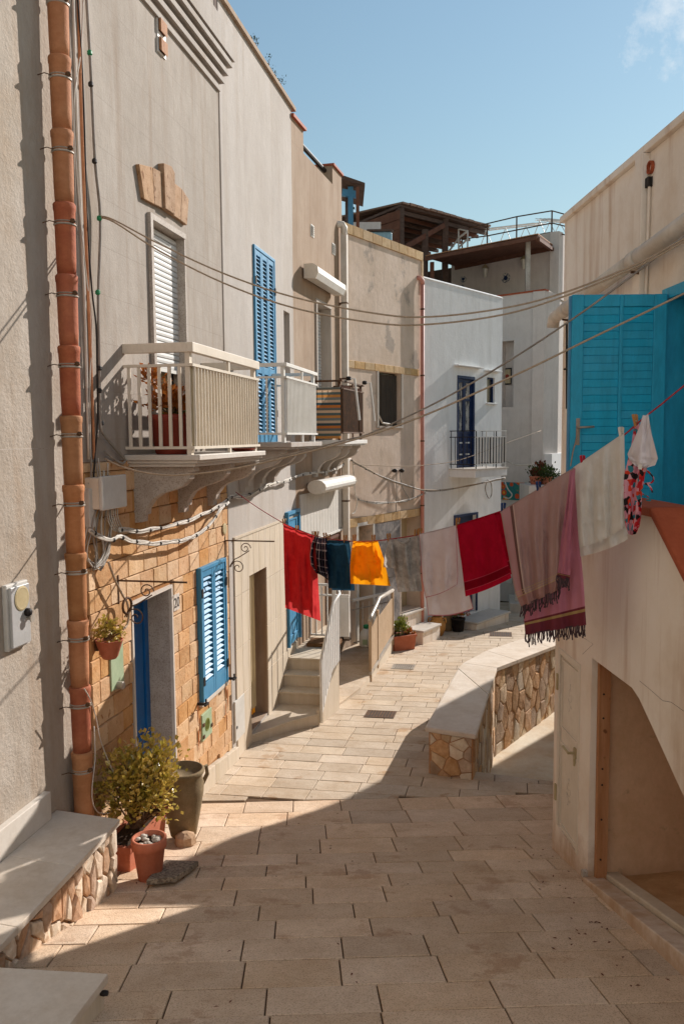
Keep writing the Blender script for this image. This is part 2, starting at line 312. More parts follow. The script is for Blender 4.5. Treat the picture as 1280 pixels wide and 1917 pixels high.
# ------------------------------------------------------------------ ground
g = MB(); g.add([(-600, -600, -7.2), (600, -600, -7.2), (600, 600, -7.2), (-600, 600, -7.2)], [(0, 1, 2, 3)])
g.build('ground', M['earth'], kind='structure')
SUNK = -4.9
st = MB()
for poly in ([(-4, -6), (8, -6), (8, 8.8), (-4, 8.8)], [(-4, 8.8), (2.75, 8.8), (2.75, 9.35), (1.5, 9.88), (-4, 9.88)], [(-4, 9.88), (1.25, 9.88), (2.05, 12.65), (-4, 12.65)],
             [(-4, 12.65), (2.05, 12.65), (3.4, 14.25), (-4, 14.25)], [(-4, 14.25), (3.4, 14.25), (8, 18.8), (-4, 18.8)], [(-4, 18.8), (14, 18.8), (14, 45), (-4, 45)]):
    k = 8.8-1e-6 if poly[2][1] == 8.8 else None
    st.add([(x, y, (gz(min(y, 8.8-1e-6)) if k else gz(max(y, 8.8)))-.016) for x, y in poly], [list(range(len(poly)))])
st.add([(2.75, 9.35, gz(9.35)-.016), (1.5, 9.88, gz(9.88)-.016), (1.5, 9.88, -5.2), (2.75, 9.35, -5.2)], [(0, 1, 2, 3)])
street = st.build('street', M['mortar'], kind='structure')
f = MB(); f.slab([(.8, 8.0), (5.5, 8.0), (7.5, 17.5), (3, 15.5)], SUNK-.3, SUNK); f.build('sunken_floor', M['floor'], kind='structure')

def clip(poly, a, b, c):                               # keep a*x+b*y<=c
    out = []
    for i in range(len(poly)):
        p, q = poly[i], poly[(i+1) % len(poly)]; dp = a*p[0]+b*p[1]-c; dq = a*q[0]+b*q[1]-c
        if dp <= 0: out.append(p)
        if dp*dq < 0: t = dp/(dp-dq); out.append((p[0]+(q[0]-p[0])*t, p[1]+(q[1]-p[1])*t))
    return out
def area(p): return abs(sum(p[i][0]*p[(i+1) % len(p)][1]-p[(i+1) % len(p)][0]*p[i][1] for i in range(len(p))))/2
def inset(poly, e):
    n = len(poly); sgn = sum(poly[i][0]*poly[(i+1) % n][1]-poly[(i+1) % n][0]*poly[i][1] for i in range(n))
    out = [p for p in poly]
    big = list(poly)
    for i in range(n):
        p, q = poly[i], poly[(i+1) % n]; dx, dy = q[0]-p[0], q[1]-p[1]; L = math.hypot(dx, dy)
        if L < 1e-6: continue
        nx, ny = (dy/L, -dx/L) if sgn > 0 else (-dy/L, dx/L)
        big = clip(big, nx, ny, nx*p[0]+ny*p[1]-e)
        if len(big) < 3: return []
    return big
slabs = []
def leftline(y): return H1.o.x+(y-H1.o.y)*H1.d.x/H1.d.y
ROWS = [8.93, 8.46, 7.91, 7.38, 6.91, 6.6, 6.3, 6.0, 5.65, 5.35, 5.03, 4.7, 4.34, 4.02, 3.7, 3.38, 3.06, 2.74, 2.4]
rr = random.Random(3)
for i in range(len(ROWS)-1):                           # near zone: rows run across the street
    y1, y0 = ROWS[i], ROWS[i+1]; x = -3.2-rr.random()*.6
    while x < 2.4:
        L = .6*rr.uniform(.86, 1.12); sh = lambda X, y: (X-.0515*(y-6), y+.0515*(X-.05))
        p = [sh(x, y0), sh(x+L, y0), sh(x+L, y1), sh(x, y1)]
        p = clip(p, -1, .197, -(leftline(0)))
        p = clip(p, 1, .045, 1.86+.045*6.97) if (y0 < 6.9) else clip(p, 1, 0, 2.55)
        if len(p) > 2 and area(p) > .015: slabs.append((p, 1))
        x += L
dB = V((H1.d.x, H1.d.y)); nB = V((H1.d.y, -H1.d.x))
for i in range(-3, 52):                                # far zone: rows square to the house fronts
    s0 = 9.0+i*.325; t = -3.5-rr.random()*.6
    while t < 6.5:
        L = .58*rr.uniform(.85, 1.15)
        p = []
        for a, b in ((s0, t), (s0, t+L), (s0+.325, t+L), (s0+.325, t)):
            bend = max(0, s0-13)*.018
            q = dB*a+nB*b; p.append((q.x, q.y))
        t += L
        p = clip(p, 0, -1, -8.93-.0515*.05) if True else p
        p = [q for q in p]
        if len(p) > 2: p = clip(p, .0515, -1, -8.93)
        if len(p) > 2: p = clip(p, -1, .197, -(leftline(0)))
        if len(p) < 3: continue
        c = (sum(q[0] for q in p)/len(p), sum(q[1] for q in p)/len(p))
        if c[1] < 9.9: p = clip(p, .39, .92, .39*1.5+.92*9.88)
        if len(p) > 2 and c[1] > 9.9: p = clip(p, .96, -.277, .96*1.28-.277*9.93) if c[1] < 12.65 else clip(p, .75, -.66, .75*2.1-.66*12.65)
        if len(p) > 2 and area(p) > .02: slabs.append((p, 2))
def vis(p): return sum(q[1] for q in p)/len(p)
slabs.sort(key=lambda s: vis(s[0]))
slabs = [s for s in slabs if abs(sum(q[0] for q in s[0])/len(s[0])) < .43*vis(s[0])+.5 and vis(s[0]) > 2.6]
def slabmesh(mb, p):
    ys = sum(q[1] for q in p)/len(p); near = ys < 8.93
    zf = lambda y: max(-2.05-.225*y, -4.03-.068*(y-8.8))
    e = inset(p, .0045); t = inset(p, .0085)
    if len(e) != len(t) or len(e) < 3: return False
    dz = rr.uniform(-.002, .003); tx, ty = rr.uniform(-.004, .004), rr.uniform(-.004, .004); cx = sum(q[0] for q in p)/len(p)
    zz = lambda q: zf(q[1])+dz+tx*(q[0]-cx)+ty*(q[1]-ys)
    n = len(e)
    vs = [(x, y, zf(y)-.03) for x, y in e]+[(x, y, zz((x, y))-.004) for x, y in e]+[(x, y, zz((x, y))) for x, y in t]
    fs = [(i, (i+1) % n, n+(i+1) % n, n+i) for i in range(n)]+[(n+i, n+(i+1) % n, 2*n+(i+1) % n, 2*n+i) for i in range(n)]+[tuple(range(2*n, 3*n))]
    mb.add(vs, fs); return True
far = MB(); cnt = 0
for p, zn in slabs:
    if cnt < 298:
        mb = MB()
        if slabmesh(mb, p): mb.build('paving_slab', M['slabnear'] if zn == 1 else M['slab'], street); cnt += 1
    else: slabmesh(far, p)
if far.v: far.build('far_paving', M['slab'], street, kind='stuff')

# drain grates let into the paving
def grate(px, py, wx, wy, label, mt):
    c = ong(px, py); t = thing('drain_grate', label, 'drain grate', c, 'drain grates in the paving')
    fr = MB(); z = lambda y: gz(y)+.004; d = V((dB.x, dB.y, 0)); n = V((nB.x, nB.y, 0))
    def P(a, b, h): q = c+d*a+n*b; return V((q.x, q.y, z(q.y)+h))
    for a0, a1, b0, b1 in ((-wy, -wy+.03, -wx, wx), (wy-.03, wy, -wx, wx), (-wy+.03, wy-.03, -wx, -wx+.03), (-wy+.03, wy-.03, wx-.03, wx)):
        fr.hexa([P(a0, b0, 0), P(a0, b1, 0), P(a1, b1, 0), P(a1, b0, 0), P(a0, b0, .006), P(a0, b1, .006), P(a1, b1, .006), P(a1, b0, .006)])
    fr.build('frame', mt, t)
    pl = MB(); pl.add([P(-wy, -wx, .0005), P(-wy, wx, .0005), P(wy, wx, .0005), P(wy, -wx, .0005)], [(0, 1, 2, 3)]); pl.build('pit', M['black_iron'], t)
    k = 9
    for i in range(k):
        b = -wx+.03+(2*wx-.06)*(i+.5)/k; bb = MB(); h = .014
        bb.hexa([P(-wy+.03, b-h, .001), P(-wy+.03, b+h, .001), P(wy-.03, b+h, .001), P(wy-.03, b-h, .001), P(-wy+.03, b-h, .005), P(-wy+.03, b+h, .005), P(wy-.03, b+h, .005), P(wy-.03, b-h, .005)])
        bb.build('bar', mt, t)
grate(712, 1338, .23, .2, 'dark iron drain grate in the paving nearest the low stone wall', M['rusty'])
grate(755, 1249, .22, .22, 'grey drain grate in the paving beside the metal ramp railing', M['steel'])
grate(937, 1188, .26, .3, 'farthest drain grate, in the pale paving near the white house steps', M['rusty'])

# ------------------------------------------------------------------ rubble stones on a wall face
def stones(P, poly, cw, ch, parent, mats, o0=-.01, gap=.016, shear=0, seed=1, proud=(.02, .045), name='stone', xf=None):
    r = random.Random(seed)
    s0 = min(p[0] for p in poly); s1 = max(p[0] for p in poly); z0 = min(p[1] for p in poly); z1 = max(p[1] for p in poly)
    pts = []; a = s0-cw
    j = 0
    while a < s1+cw:
        b = z0-ch+(j % 2)*ch*.5
        while b < z1+ch:
            pts.append((a+r.uniform(-.4, .4)*cw+shear*(b-z0), b+r.uniform(-.42, .42)*ch)); b += ch
        a += cw; j += 1
    out = []
    for i, (x, y) in enumerate(pts):
        cell = list(poly)
        for k, (u, v) in enumerate(pts):
            if k == i or abs(u-x) > 3*cw or abs(v-y) > 3*ch: continue
            ax, ay = (u-x)/cw**2, (v-y)/ch**2
            cell = clip(cell, ax, ay, ax*(x+u)/2+ay*(y+v)/2)
            if len(cell) < 3: break
        if len(cell) < 3 or area(cell) < .12*cw*ch: continue
        e = inset(cell, gap*r.uniform(.35, .8))
        if len(e) < 3: continue
        t = [(p[0]*.88+.12*sum(q[0] for q in e)/len(e), p[1]*.88+.12*sum(q[1] for q in e)/len(e)) for p in e]
        h = r.uniform(*proud); n = len(e); mb = MB()
        cx = sum(q[0] for q in e)/n; cy = sum(q[1] for q in e)/n
        vs = [P.pt(q[0], q[1], o0) for q in e]+[P.pt(q[0], q[1], o0+h*.7) for q in e]+[P.pt(q[0], q[1], o0+h*r.uniform(.85, 1.15)) for q in t]+[P.pt(cx, cy, o0+h*1.12)]
        fs = [(i2, (i2+1) % n, n+(i2+1) % n, n+i2) for i2 in range(n)]+[(n+i2, n+(i2+1) % n, 2*n+(i2+1) % n, 2*n+i2) for i2 in range(n)]+[(2*n+i2, 2*n+(i2+1) % n, 3*n) for i2 in range(n)]
        mb.add(vs, fs); mb.build(name, r.choice(mats), parent)

# low rubble wall with a limestone coping, in front of the sunken yard
ZC = -3.5
Pp = [atz(x, y, z) for x, y, z in ((795, 1361, -3.5), (857, 1251, -3.5), (867, 1241, -3.51), (910, 1218, -3.57), (979, 1195, -3.65))]
Qq = [atz(x, y, z) for x, y, z in ((891, 1376, -3.5), (914, 1300, -3.5), (930, 1250, -3.5), (1030, 1212, -3.65))]
Pp.append(Pp[-1]+(Pp[-1]-Pp[-2]).normalized()*2.6); Qq.append(Qq[-1]+(Qq[-1]-Qq[-2]).normalized()*2.6)
lw = thing('low_stone_wall', 'low rubble stone wall with a pale coping beside the sunken yard', 'low wall', (Pp[0].x, Pp[0].y, gz(Pp[0].y)))
def lerp2(a, b, t): return a+(b-a)*t
Pi = [p+(q-p)*.07 for p, q in zip(Pp, [Qq[0], Qq[1], Qq[2], Qq[2], Qq[3], Qq[4]])]
Qi = [q+(p-q)*.07 for q, p in zip(Qq, [Pp[0], Pp[1], Pp[2], Pp[4], Pp[5]])]
Pi[0] += (Pp[1]-Pp[0]).normalized()*.05; Qi[0] += (Qq[1]-Qq[0]).normalized()*.05
def quads(P, Q): return [(P[0], P[1], Q[1], Q[0]), (P[1], P[2], Q[2], Q[1]), (P[2], P[3], lerp2(Q[2], Q[3], .35), Q[2]), (P[3], P[4], Q[3], lerp2(Q[2], Q[3], .35)), (P[4], P[5], Q[4], Q[3])]
dn = lambda p, h: p-V((0, 0, h))
for k, sgm in enumerate(quads(Pp, Qq)):
    e = .0006; c = sum(sgm, V((0, 0, 0)))/4; sg = [p+(c-p)*e for p in sgm]
    mb = MB(); mb.prism([dn(p, .066) for p in sg], sg); mb.build('coping_slab', M['cope'], lw, bevel=.008 if k else .02)
body_ = MB()
for sgm in quads(Pi, Qi): body_.prism([V((p.x, p.y, -5.3)) for p in sgm], [dn(p, .067) for p in sgm])
body_.build('core', M['rubble_mortar'], lw)
def face(a, b, cw, ch, zb, seed, shear=0, zb2=None):
    P = PL((a.x, a.y), (b.x-a.x, b.y-a.y)); L = (b-a).length
    stones(P, [(0.01, zb), (L-.01, zb if zb2 is None else zb2), (L-.01, b.z-.07), (.01, a.z-.07)], cw, ch, lw, M['rubble'], seed=seed, shear=shear, gap=.009, proud=(.012, .03))
face(Pi[0], Qi[0], .17, .18, gz(Pi[0].y)-.02, 5)
face(Qi[0], Qi[1], .2, .34, -4.95, 6, .1); face(Qi[1], Qi[2], .21, .36, -4.95, 7, .15); face(Qi[2], Qi[3], .22, .34, -4.95, 8, -.1); face(Qi[3], Qi[4], .22, .34, -4.95, 9)
# ------------------------------------------------------------------ wall builder: front sheet with openings, jambs and a body behind
def wall(P, s0, s1, z0, z1, holes, mt, parent, name='wall', out=0, ret=.55, jamb=None):
    xs = sorted({s0, s1, *[h[0] for h in holes], *[h[1] for h in holes]}); zs = sorted({z0, z1, *[h[2] for h in holes], *[h[3] for h in holes]})
    xs = [x for x in xs if s0 <= x <= s1]; zs = [z for z in zs if z0 <= z <= z1]
    mb = MB()
    for i in range(len(xs)-1):
        for j in range(len(zs)-1):
            cx, cz = (xs[i]+xs[i+1])/2, (zs[j]+zs[j+1])/2
            if any(h[0] < cx < h[1] and h[2] < cz < h[3] for h in holes): continue
            mb.add([P.pt(xs[i], zs[j], out), P.pt(xs[i+1], zs[j], out), P.pt(xs[i+1], zs[j+1], out), P.pt(xs[i], zs[j+1], out)], [(0, 1, 2, 3)])
    for a, b in ((s0, -1), (s1, 1)): mb.add([P.pt(a, z0, out), P.pt(a, z1, out), P.pt(a, z1, out-ret), P.pt(a, z0, out-ret)], [(0, 1, 2, 3)])
    mb.add([P.pt(s0, z1, out), P.pt(s1, z1, out), P.pt(s1, z1, out-ret), P.pt(s0, z1, out-ret)], [(0, 1, 2, 3)])
    o = mb.build(name, mt, parent)
    for h in holes:
        a, b, c, d, dep = h[:5]; jm = MB()
        q = [(a, c), (b, c), (b, d), (a, d)]
        for k in range(4):
            (u, v), (u2, v2) = q[k], q[(k+1) % 4]
            jm.add([P.pt(u, v, out), P.pt(u2, v2, out), P.pt(u2, v2, out-dep), P.pt(u, v, out-dep)], [(0, 1, 2, 3)])
        jm.build('reveal', h[5] if len(h) > 5 else mt, parent)
    return o
def body(P, s0, s1, z0, z1, mt, parent, deep=4.5, roof=None):
    mb = MB(); mb.wb(P, s0, s1, z0, z1, -deep, -.56); mb.build('house_body', mt, parent)
def label_box(): pass
UNIT = {}
def unit(name, mt, chamfer=(.02, .03, .3), jit=0.0, seed=0):   # unit piece x,y in -.5...5, z from 0 to 1, chamfered front edge
    key = (name, mt.name, seed)
    if key in UNIT: return UNIT[key]
    r = random.Random(seed); j = lambda: r.uniform(-jit, jit); cx, cy, cz = chamfer
    vs = [(-.5, -.5, 0), (.5, -.5, 0), (.5, .5, 0), (-.5, .5, 0)]
    ring = [(-.5+j(), -.5+j()), (.5+j(), -.5+j()), (.5+j(), .5+j()), (-.5+j(), .5+j())]
    vs += [(x, y, 1-cz) for x, y in ring]+[(x-math.copysign(cx, x), y-math.copysign(cy, y), 1+j()) for x, y in ring]
    fs = [(i, (i+1) % 4, 4+(i+1) % 4, 4+i) for i in range(4)]+[(4+i, 4+(i+1) % 4, 8+(i+1) % 4, 8+i) for i in range(4)]+[(8, 9, 10, 11)]
    me = bpy.data.meshes.new(name); me.from_pydata(vs, [], fs); me.materials.append(mt); UNIT[key] = me; return me
def louvres(P, a, b, z0, z1, o, n, mt, parent, tilt=.6, th=.008, depth=.035, name='slat'):
    me = MB(); c = math.cos(tilt)*depth/2; q = math.sin(tilt)*depth/2
    key = ('lv', mt.name, round(tilt, 2), depth)
    if key not in UNIT:
        m = bpy.data.meshes.new(name)                  # x along, y up, z out; lower edge outwards
        m.from_pydata([(-.5, q, -c), (.5, q, -c), (.5, -q, c), (-.5, -q, c), (-.5, q+th, -c), (.5, q+th, -c), (.5, -q+th, c), (-.5, -q+th, c)], [], [(3, 2, 1, 0), (4, 5, 6, 7), (0, 1, 5, 4), (1, 2, 6, 5), (2, 3, 7, 6), (3, 0, 4, 7)])
        m.materials.append(mt); UNIT[key] = m
    for i in range(n):
        piece(name, UNIT[key], parent, frame(P, (a+b)/2, z0+(z1-z0)*(i+.5)/n, o, b-a, 1, 1))
def shutter(P, a, b, z0, z1, parent, mt, leaves=2, slats=20, o=0.02, tilt=.6, hinges=True, rail=.07, midrail=None, foot=.12):
    fr = MB(); fr.wb(P, a-.04, a, z0, z1+.05, 0, o+.03); fr.wb(P, b, b+.04, z0, z1+.05, 0, o+.03); fr.wb(P, a, b, z1+.005, z1+.05, 0, o+.03)
    fr.build('window_frame', mt, parent, bevel=.004)
    w = (b-a)/leaves; bk = MB(); bk.wb(P, a, b, z0, z1, -.02, -.005); bk.build('dark_backing', M['glass'], parent)
    for i in range(leaves):
        x0, x1 = a+i*w+.004, a+(i+1)*w-.004; lf = MB(); st = rail*.8
        lf.wb(P, x0, x0+st, z0, z1, o-.02, o+.02); lf.wb(P, x1-st, x1, z0, z1, o-.02, o+.02)
        lf.wb(P, x0+st, x1-st, z0, z0+foot, o-.018, o+.018); lf.wb(P, x0+st, x1-st, z1-rail, z1, o-.018, o+.018)
        spans = [(z0+foot, z1-rail)]
        if midrail: lf.wb(P, x0+st, x1-st, midrail-.05, midrail+.05, o-.018, o+.018); spans = [(z0+foot, midrail-.05), (midrail+.05, z1-rail)]
        L = lf.build('shutter_leaf', mt, parent, bevel=.003)
        tot = sum(q-p for p, q in spans)
        for p, q in spans: louvres(P, x0+st, x1-st, p, q, o, max(2, round(slats*(q-p)/tot)), mt, L, tilt, depth=.042)
    if hinges:
        for x in (a-.015, b+.015):
            for z in (z0+(z1-z0)*.16, z0+(z1-z0)*.84):
                hb = MB(); hb.wb(P, x-.022, x+.022, z-.05, z+.05, o+.03, o+.04); hb.build('hinge', M['black_iron'], parent)
def roller(P, a, b, z0, z1, o, parent, pitch=.055):
    n = int((z1-z0)/pitch); key = 'roller'
    if key not in UNIT:
        m = bpy.data.meshes.new('slat'); q = [(-.5, 0), (-.42, .35), (0, .55), (.42, .35), (.5, 0)]
        m.from_pydata([(x, y, z) for x in (-.5, .5) for y, z in q], [], [(i, i+1, i+6, i+5) for i in range(4)]); m.materials.append(M['shutter']); UNIT[key] = m
    bk = MB(); bk.wb(P, a, b, z0, z1, o-.02, o-.004); R = bk.build('roller_shutter', M['grey_cable'], parent)
    for i in range(n): piece('slat', UNIT[key], R, frame(P, (a+b)/2, z0+(i+.5)*pitch, o, b-a, pitch*.9, .016))
    bb = MB(); bb.wb(P, a, b, z0-.035, z0, o-.01, o+.022); bb.build('bottom_bar', M['white_paint'], R)
    return R
def corbel(P, s, ztop, out, h, parent, mt, wd=.13):
    k = out; pr = [(0, 0), (k, 0), (k, -.07*h/.6), (k*.93, -.08*h/.6), (k*.92, -.16*h/.6), (k*.8, -.26*h/.6), (k*.62, -.32*h/.6), (k*.45, -.36*h/.6), (k*.3, -.44*h/.6), (k*.2, -.56*h/.6), (k*.19, -.64*h/.6), (k*.14, -.65*h/.6), (k*.13, -.74*h/.6), (0, -.75*h/.6)]
    mb = MB(); mb.sp(P, [(o, ztop+z) for o, z in pr], s, s+wd); mb.build('corbel', mt, parent, bevel=.004)
def balcony(P, s0, s1, zt, out, parent, rail_h, bars, matr, sheet=None, slabm=None, cx=(), ch=.4, thick=.05, mould=2, nside=6, cmat=None, sidebar=.03, toph=.085, gap=.1, foot=.05, topd=.06):
    sb = MB(); sb.wb(P, s0, s1, zt-thick, zt, 0, out+.02); sb.build('balcony_slab', slabm, parent, bevel=.006)
    m2 = MB()
    for i in range(mould): m2.wb(P, s0+.03+.03*i, s1-.03-.03*i, zt-thick-.03*(i+1)+.002, zt-thick-.03*i-.002, 0, out-.015-.03*i)
    if mould: m2.build('slab_moulding', slabm, parent)
    for s in cx: corbel(P, s, zt-thick-.03*mould, out*.86, ch, parent, cmat or slabm)
    rl = thingless('balcony_railing', parent, matr)
    zr = zt+rail_h; f = MB(); of = out-.03
    f.wb(P, s0+.02, s1-.02, zr-toph, zr, of-topd, of)                                 # top rail, front
    f.wb(P, s0+.02, s0+.08, zr-toph, zr, 0, of-topd-.001); f.wb(P, s1-.08, s1-.02, zr-toph, zr, 0, of-topd-.001)
    f.build('top_rail', matr, rl, bevel=.004)
    zm = zr-toph-gap; g = MB()
    for z in (zm-.025, zt+foot): g.wb(P, s0+.025, s1-.025, z, z+.025, of-.04, of-.005); g.wb(P, s0+.03, s0+.055, z, z+.025, 0, of-.041); g.wb(P, s1-.055, s1-.03, z, z+.025, 0, of-.041)
    g.build('mid_rail', matr, rl)
    for x in (s0+.04, s1-.1):
        q = MB(); q.wb(P, x, x+.06, zt, zr-toph-.001, of-.085, of-.042); q.build('post', matr, rl)
    for x in (s0+(s1-s0)*.5,):
        q = MB(); q.wb(P, x-.02, x+.02, zm, zr-toph-.001, of-.035, of-.01); q.wb(P, x-.02, x+.02, zt, zt+foot-.001, of-.035, of-.01); q.build('post', matr, rl)
    um = unit('baluster', matr, (.1, .002, .2))
    for i in range(bars):
        x = s0+.06+(s1-s0-.12)*(i+.5)/bars
        piece('baluster', um, rl, frame(P, x, (zm+zt+foot)/2, of-.033, .014, zm-zt-foot-.026, .022))
    for e in (s0+.043, s1-.043):
        for i in range(nside):
            o = (of-.09)*(i+.5)/nside
            q = MB(); q.wb(P, e-.008, e+.008, zt+foot+.026, zm-.026, o-sidebar/2, o+sidebar/2); q.build('baluster', matr, rl)
    if sheet:
        q = MB(); q.wb(P, s0+.06, s1-.06, zt+foot+.02, zm-.02, of-.042, of-.037); q.build('backing_sheet', sheet, rl)
    return rl
def thingless(name, parent, m):
    o = bpy.data.objects.new(name, None); COL.objects.link(o); o.parent = parent; WL[o.name] = wl(parent); o.empty_display_size = .1
    return o

# ================================================================== LEFT SIDE
# house at the left edge of the picture
sJ = H1.S(160, 1000)
h0 = thing('house', 'aged plaster house wall at the left edge with a marble plinth and grey wall box', 'house', H1.pt(-5, gz(4), 0), 'houses along the lane')
wall(H1, -12, sJ-.004, -5.2, 5.6, [], M['plasterA0'], h0, out=-.01); body(H1, -12, sJ-.01, -5.2, 5.3, M['plasterA0'], h0)
gr = MB(); zl = H1.Z(60, 840); gr.wb(H1, -12, sJ, zl-.003, zl+.003, -.012, -.009); gr.build('joint_line', M['granite'], h0)
zp = H1.Z(95, 1483, .05); sp = H1.S(97, 1500, .05); pl = MB(); ZB = -2.86
for k in range(7):
    a = sp-1.15*(k+1)+.003; b = sp-1.15*k
    q = MB(); q.wb(H1, a, b, ZB, zp, -.01, .045); q.build('plinth_slab', M['white_marble'], h0, bevel=.006)
# stone landing in front of it
bn = thing('stone_landing', 'raised stone landing with rubble face and smooth top at the lower left', 'landing', H1.pt(-3, gz(5), .3))
c0 = atz(225, 1534, ZB); cE = atz(0, 1772, ZB); dB2 = (cE-c0).normalized(); c1 = c0+dB2*4.2
bk0 = H1.pt(H1.S(97, 1524, 0)-.0, ZB, -.0); s_end = H1.so(c0)[0]
b0 = H1.pt(s_end+.06, 0, -.005); b1 = H1.pt(H1.so(c1)[0], 0, -.005)
for k in range(6):
    f0, f1 = k/6, (k+1)/6; A, B = c0+(c1-c0)*f0, c0+(c1-c0)*f1; C, D = b0+(b1-b0)*f1, b0+(b1-b0)*f0
    mb = MB(); mb.slab(inset([(p.x, p.y) for p in (A, B, C, D)], .0015), ZB-.045, ZB); mb.build('top_slab', M['cope'], bn, bevel=.004)
PF = PL((c1.x, c1.y), (c0.x-c1.x, c0.y-c1.y)); Lf = (c1-c0).length
mb = MB(); i0 = PF.pt(0, 0, -.05); i1 = PF.pt(Lf-.04, 0, -.05); mb.slab([(p.x, p.y) for p in (i0, i1, b0+(c0-b0)*.03-H1.d*.04, b1)], -4.4, ZB-.046); mb.build('core', M['rubble_mortar'], bn)
stones(PF, [(Lf-2.7, gz(PF.pt(Lf-2.7, 0).y)-.03), (Lf-.035, gz(c0.y)-.03), (Lf-.035, ZB-.05), (Lf-2.7, ZB-.05)], .1, .19, bn, M['benchstone'], o0=-.055, gap=.012, shear=-.3, seed=4, proud=(.025, .05))
# lower step
ls = thing('stone_step', 'smooth stone step block in the bottom left corner', 'step', ong(100, 1900))
gb = ong(205, 1888); r_ = ray(203, 1823); zt_ = r_.z/r_.y*gb.y
A = atz(203, 1823, zt_); Bp = atz(128, 1922, zt_); dr = (Bp-A).normalized(); fl = atz(0, 1811, zt_); dl = (fl-A).normalized()
Pq = [A, A+dr*2.4, A+dr*2.4+dl*1.6, A+dl*1.6]
for k, (e0, e1) in enumerate(((0, .42), (.42, .84), (.84, 1.3))):
    mb = MB(); mb.slab(inset([(p.x, p.y) for p in (A+dr*e0, A+dr*e1, A+dr*e1+dl*1.6, A+dr*e0+dl*1.6)], .0015), zt_-.05, zt_); mb.build('top_slab', M['cope'], ls, bevel=.005)
mb = MB(); mb.slab(inset([(p.x, p.y) for p in Pq], .02), zt_-.9, zt_-.051); mb.build('riser', M['travertine'], ls)
bt = MB(); q = A+dr*.05+V((.0, 0, -.075)); bt.lathe(q, [(.012, -.02), (.016, 0), (.012, .02)], 8, ax=(1, 0, 0)); bt.build('bolt', M['black_iron'], ls)
# wall box with round disc and knob
bx = thing('wall_box', 'grey wall box with a round yellowed disc and black knob on the left wall', 'wall box', H1.w(38, 1150, 0))
a0, a1 = H1.S(22, 1150, .05), H1.S(57, 1150, .05); zb, ztp = H1.Z(56, 1202, .05), H1.Z(57, 1090, .05)
mb = MB(); mb.wb(H1, a0-.02, a1+.02, zb-.02, ztp+.02, -.01, .028); mb.build('back_plate', M['box'], bx, bevel=.008)
mb = MB(); mb.wb(H1, a0, a1, zb, ztp, .0285, .05); mb.build('cover', M['silver'], bx, bevel=.006)
sc, zc = H1.sz(41, 1120, .052); mb = MB(); mb.lathe(H1.pt(sc, zc, .05), [(.085, 0), (.088, .004), (.075, .007), (.07, .006)], 24, ax=H1.n); mb.build('disc', M['brass'], bx)
sc, zc = H1.sz(52, 1146, .06); mb = MB(); mb.lathe(H1.pt(sc, zc, .05), [(.03, 0), (.03, .02), (.022, .035), (.012, .04)], 14, ax=H1.n); mb.build('knob', M['black_iron'], bx, smooth=True)
sc, zc = H1.sz(54, 1157, .06); mb = MB(); mb.lathe(H1.pt(sc, zc, .05), [(.014, 0), (.014, .03), (.03, .034), (.03, .042)], 12, ax=H1.n); mb.build('keyhole', M['steel'], bx)

# house of the orange stone blocks
sE = H1.S(416, 500)-.03; h1 = thing('house', 'scored plaster house with orange stone blocks below a cream balcony', 'house', H1.pt(0, gz(8.6), 0), 'houses along the lane')
sd0, sd1, zdt, zdb = H1.S(245, 1122), H1.S(317, 1093), H1.Z(318, 1098)-.015, -3.78
w0, w1, wt = H1.S(281, 430), H1.S(343, 450), 2.11
ss0, ss1, szt, szb = H1.S(369, 1067), H1.S(413, 1050), -1.5, -2.99
zband = -.19; zt1 = 6.0
wall(H1, sJ, sE, zband, zt1, [(w0, w1, -.1, wt, .24, M['granite'])], M['plasterA1'], h1)
wall(H1, sJ, sE, -5.2, zband, [(sd0, sd1, zdb, zdt, .3, M['granite']), (ss0, ss1, szb, szt, .06)], M['tan_mortar'], h1, name='block_wall_backing', out=-.012)
body(H1, sJ, sE, -5.2, zt1-.3, M['plasterA'], h1)
# tufa blocks
bu = [unit('brick', m, (.02, .03, .35), .008, k) for k, m in enumerate(M['brick'])]+[unit('brick', M['brick'][0], (.025, .03, .4), .012, 7), unit('brick', M['brick'][1], (.02, .04, .4), .012, 8)]
zc0 = H1.Z(343, 1145); HC = .1975; r5 = random.Random(5); plz = lambda s: -3.697-.1317*(s+.053)
opens = [(sd0-.035, sd1+.035, -9, zdt+.04), (ss0-.05, ss1+.05, szb-.06, szt+.06)]
for j in range(-9, 13):
    za = zc0-HC*j-HC; zb_ = za+HC
    if zb_ > zband+.001: 
        zb_ = zband-.002
        if zb_-za < .06: continue
    x = sJ+(-.3*r5.random())
    while x < sE:
        L = r5.choice((.26, .3, .3, .33)); a, b = max(x, sJ+.002), min(x+L, sE-.002); x += L
        iv = [(a, b)]
        for (oa, ob, oc, od) in opens:
            ov = min(zb_, od)-max(za, oc)
            if ov > .3*HC: iv = [(p, q) for u, v in iv for p, q in ((u, min(v, oa)), (max(u, ob), v)) if q-p > 0]
        for u, v in iv:
            if v-u < .05: continue
            zl2 = max(za, plz((u+v)/2) if v > -.2 else -9)
            if zb_-zl2 < .05 or zl2 < -4.2: continue
            piece('brick', r5.choice(bu), h1, frame(H1, (u+v)/2, (zl2+zb_)/2, -.02, v-u-.007, zb_-zl2-.007, .032+r5.uniform(-.006, .006)))
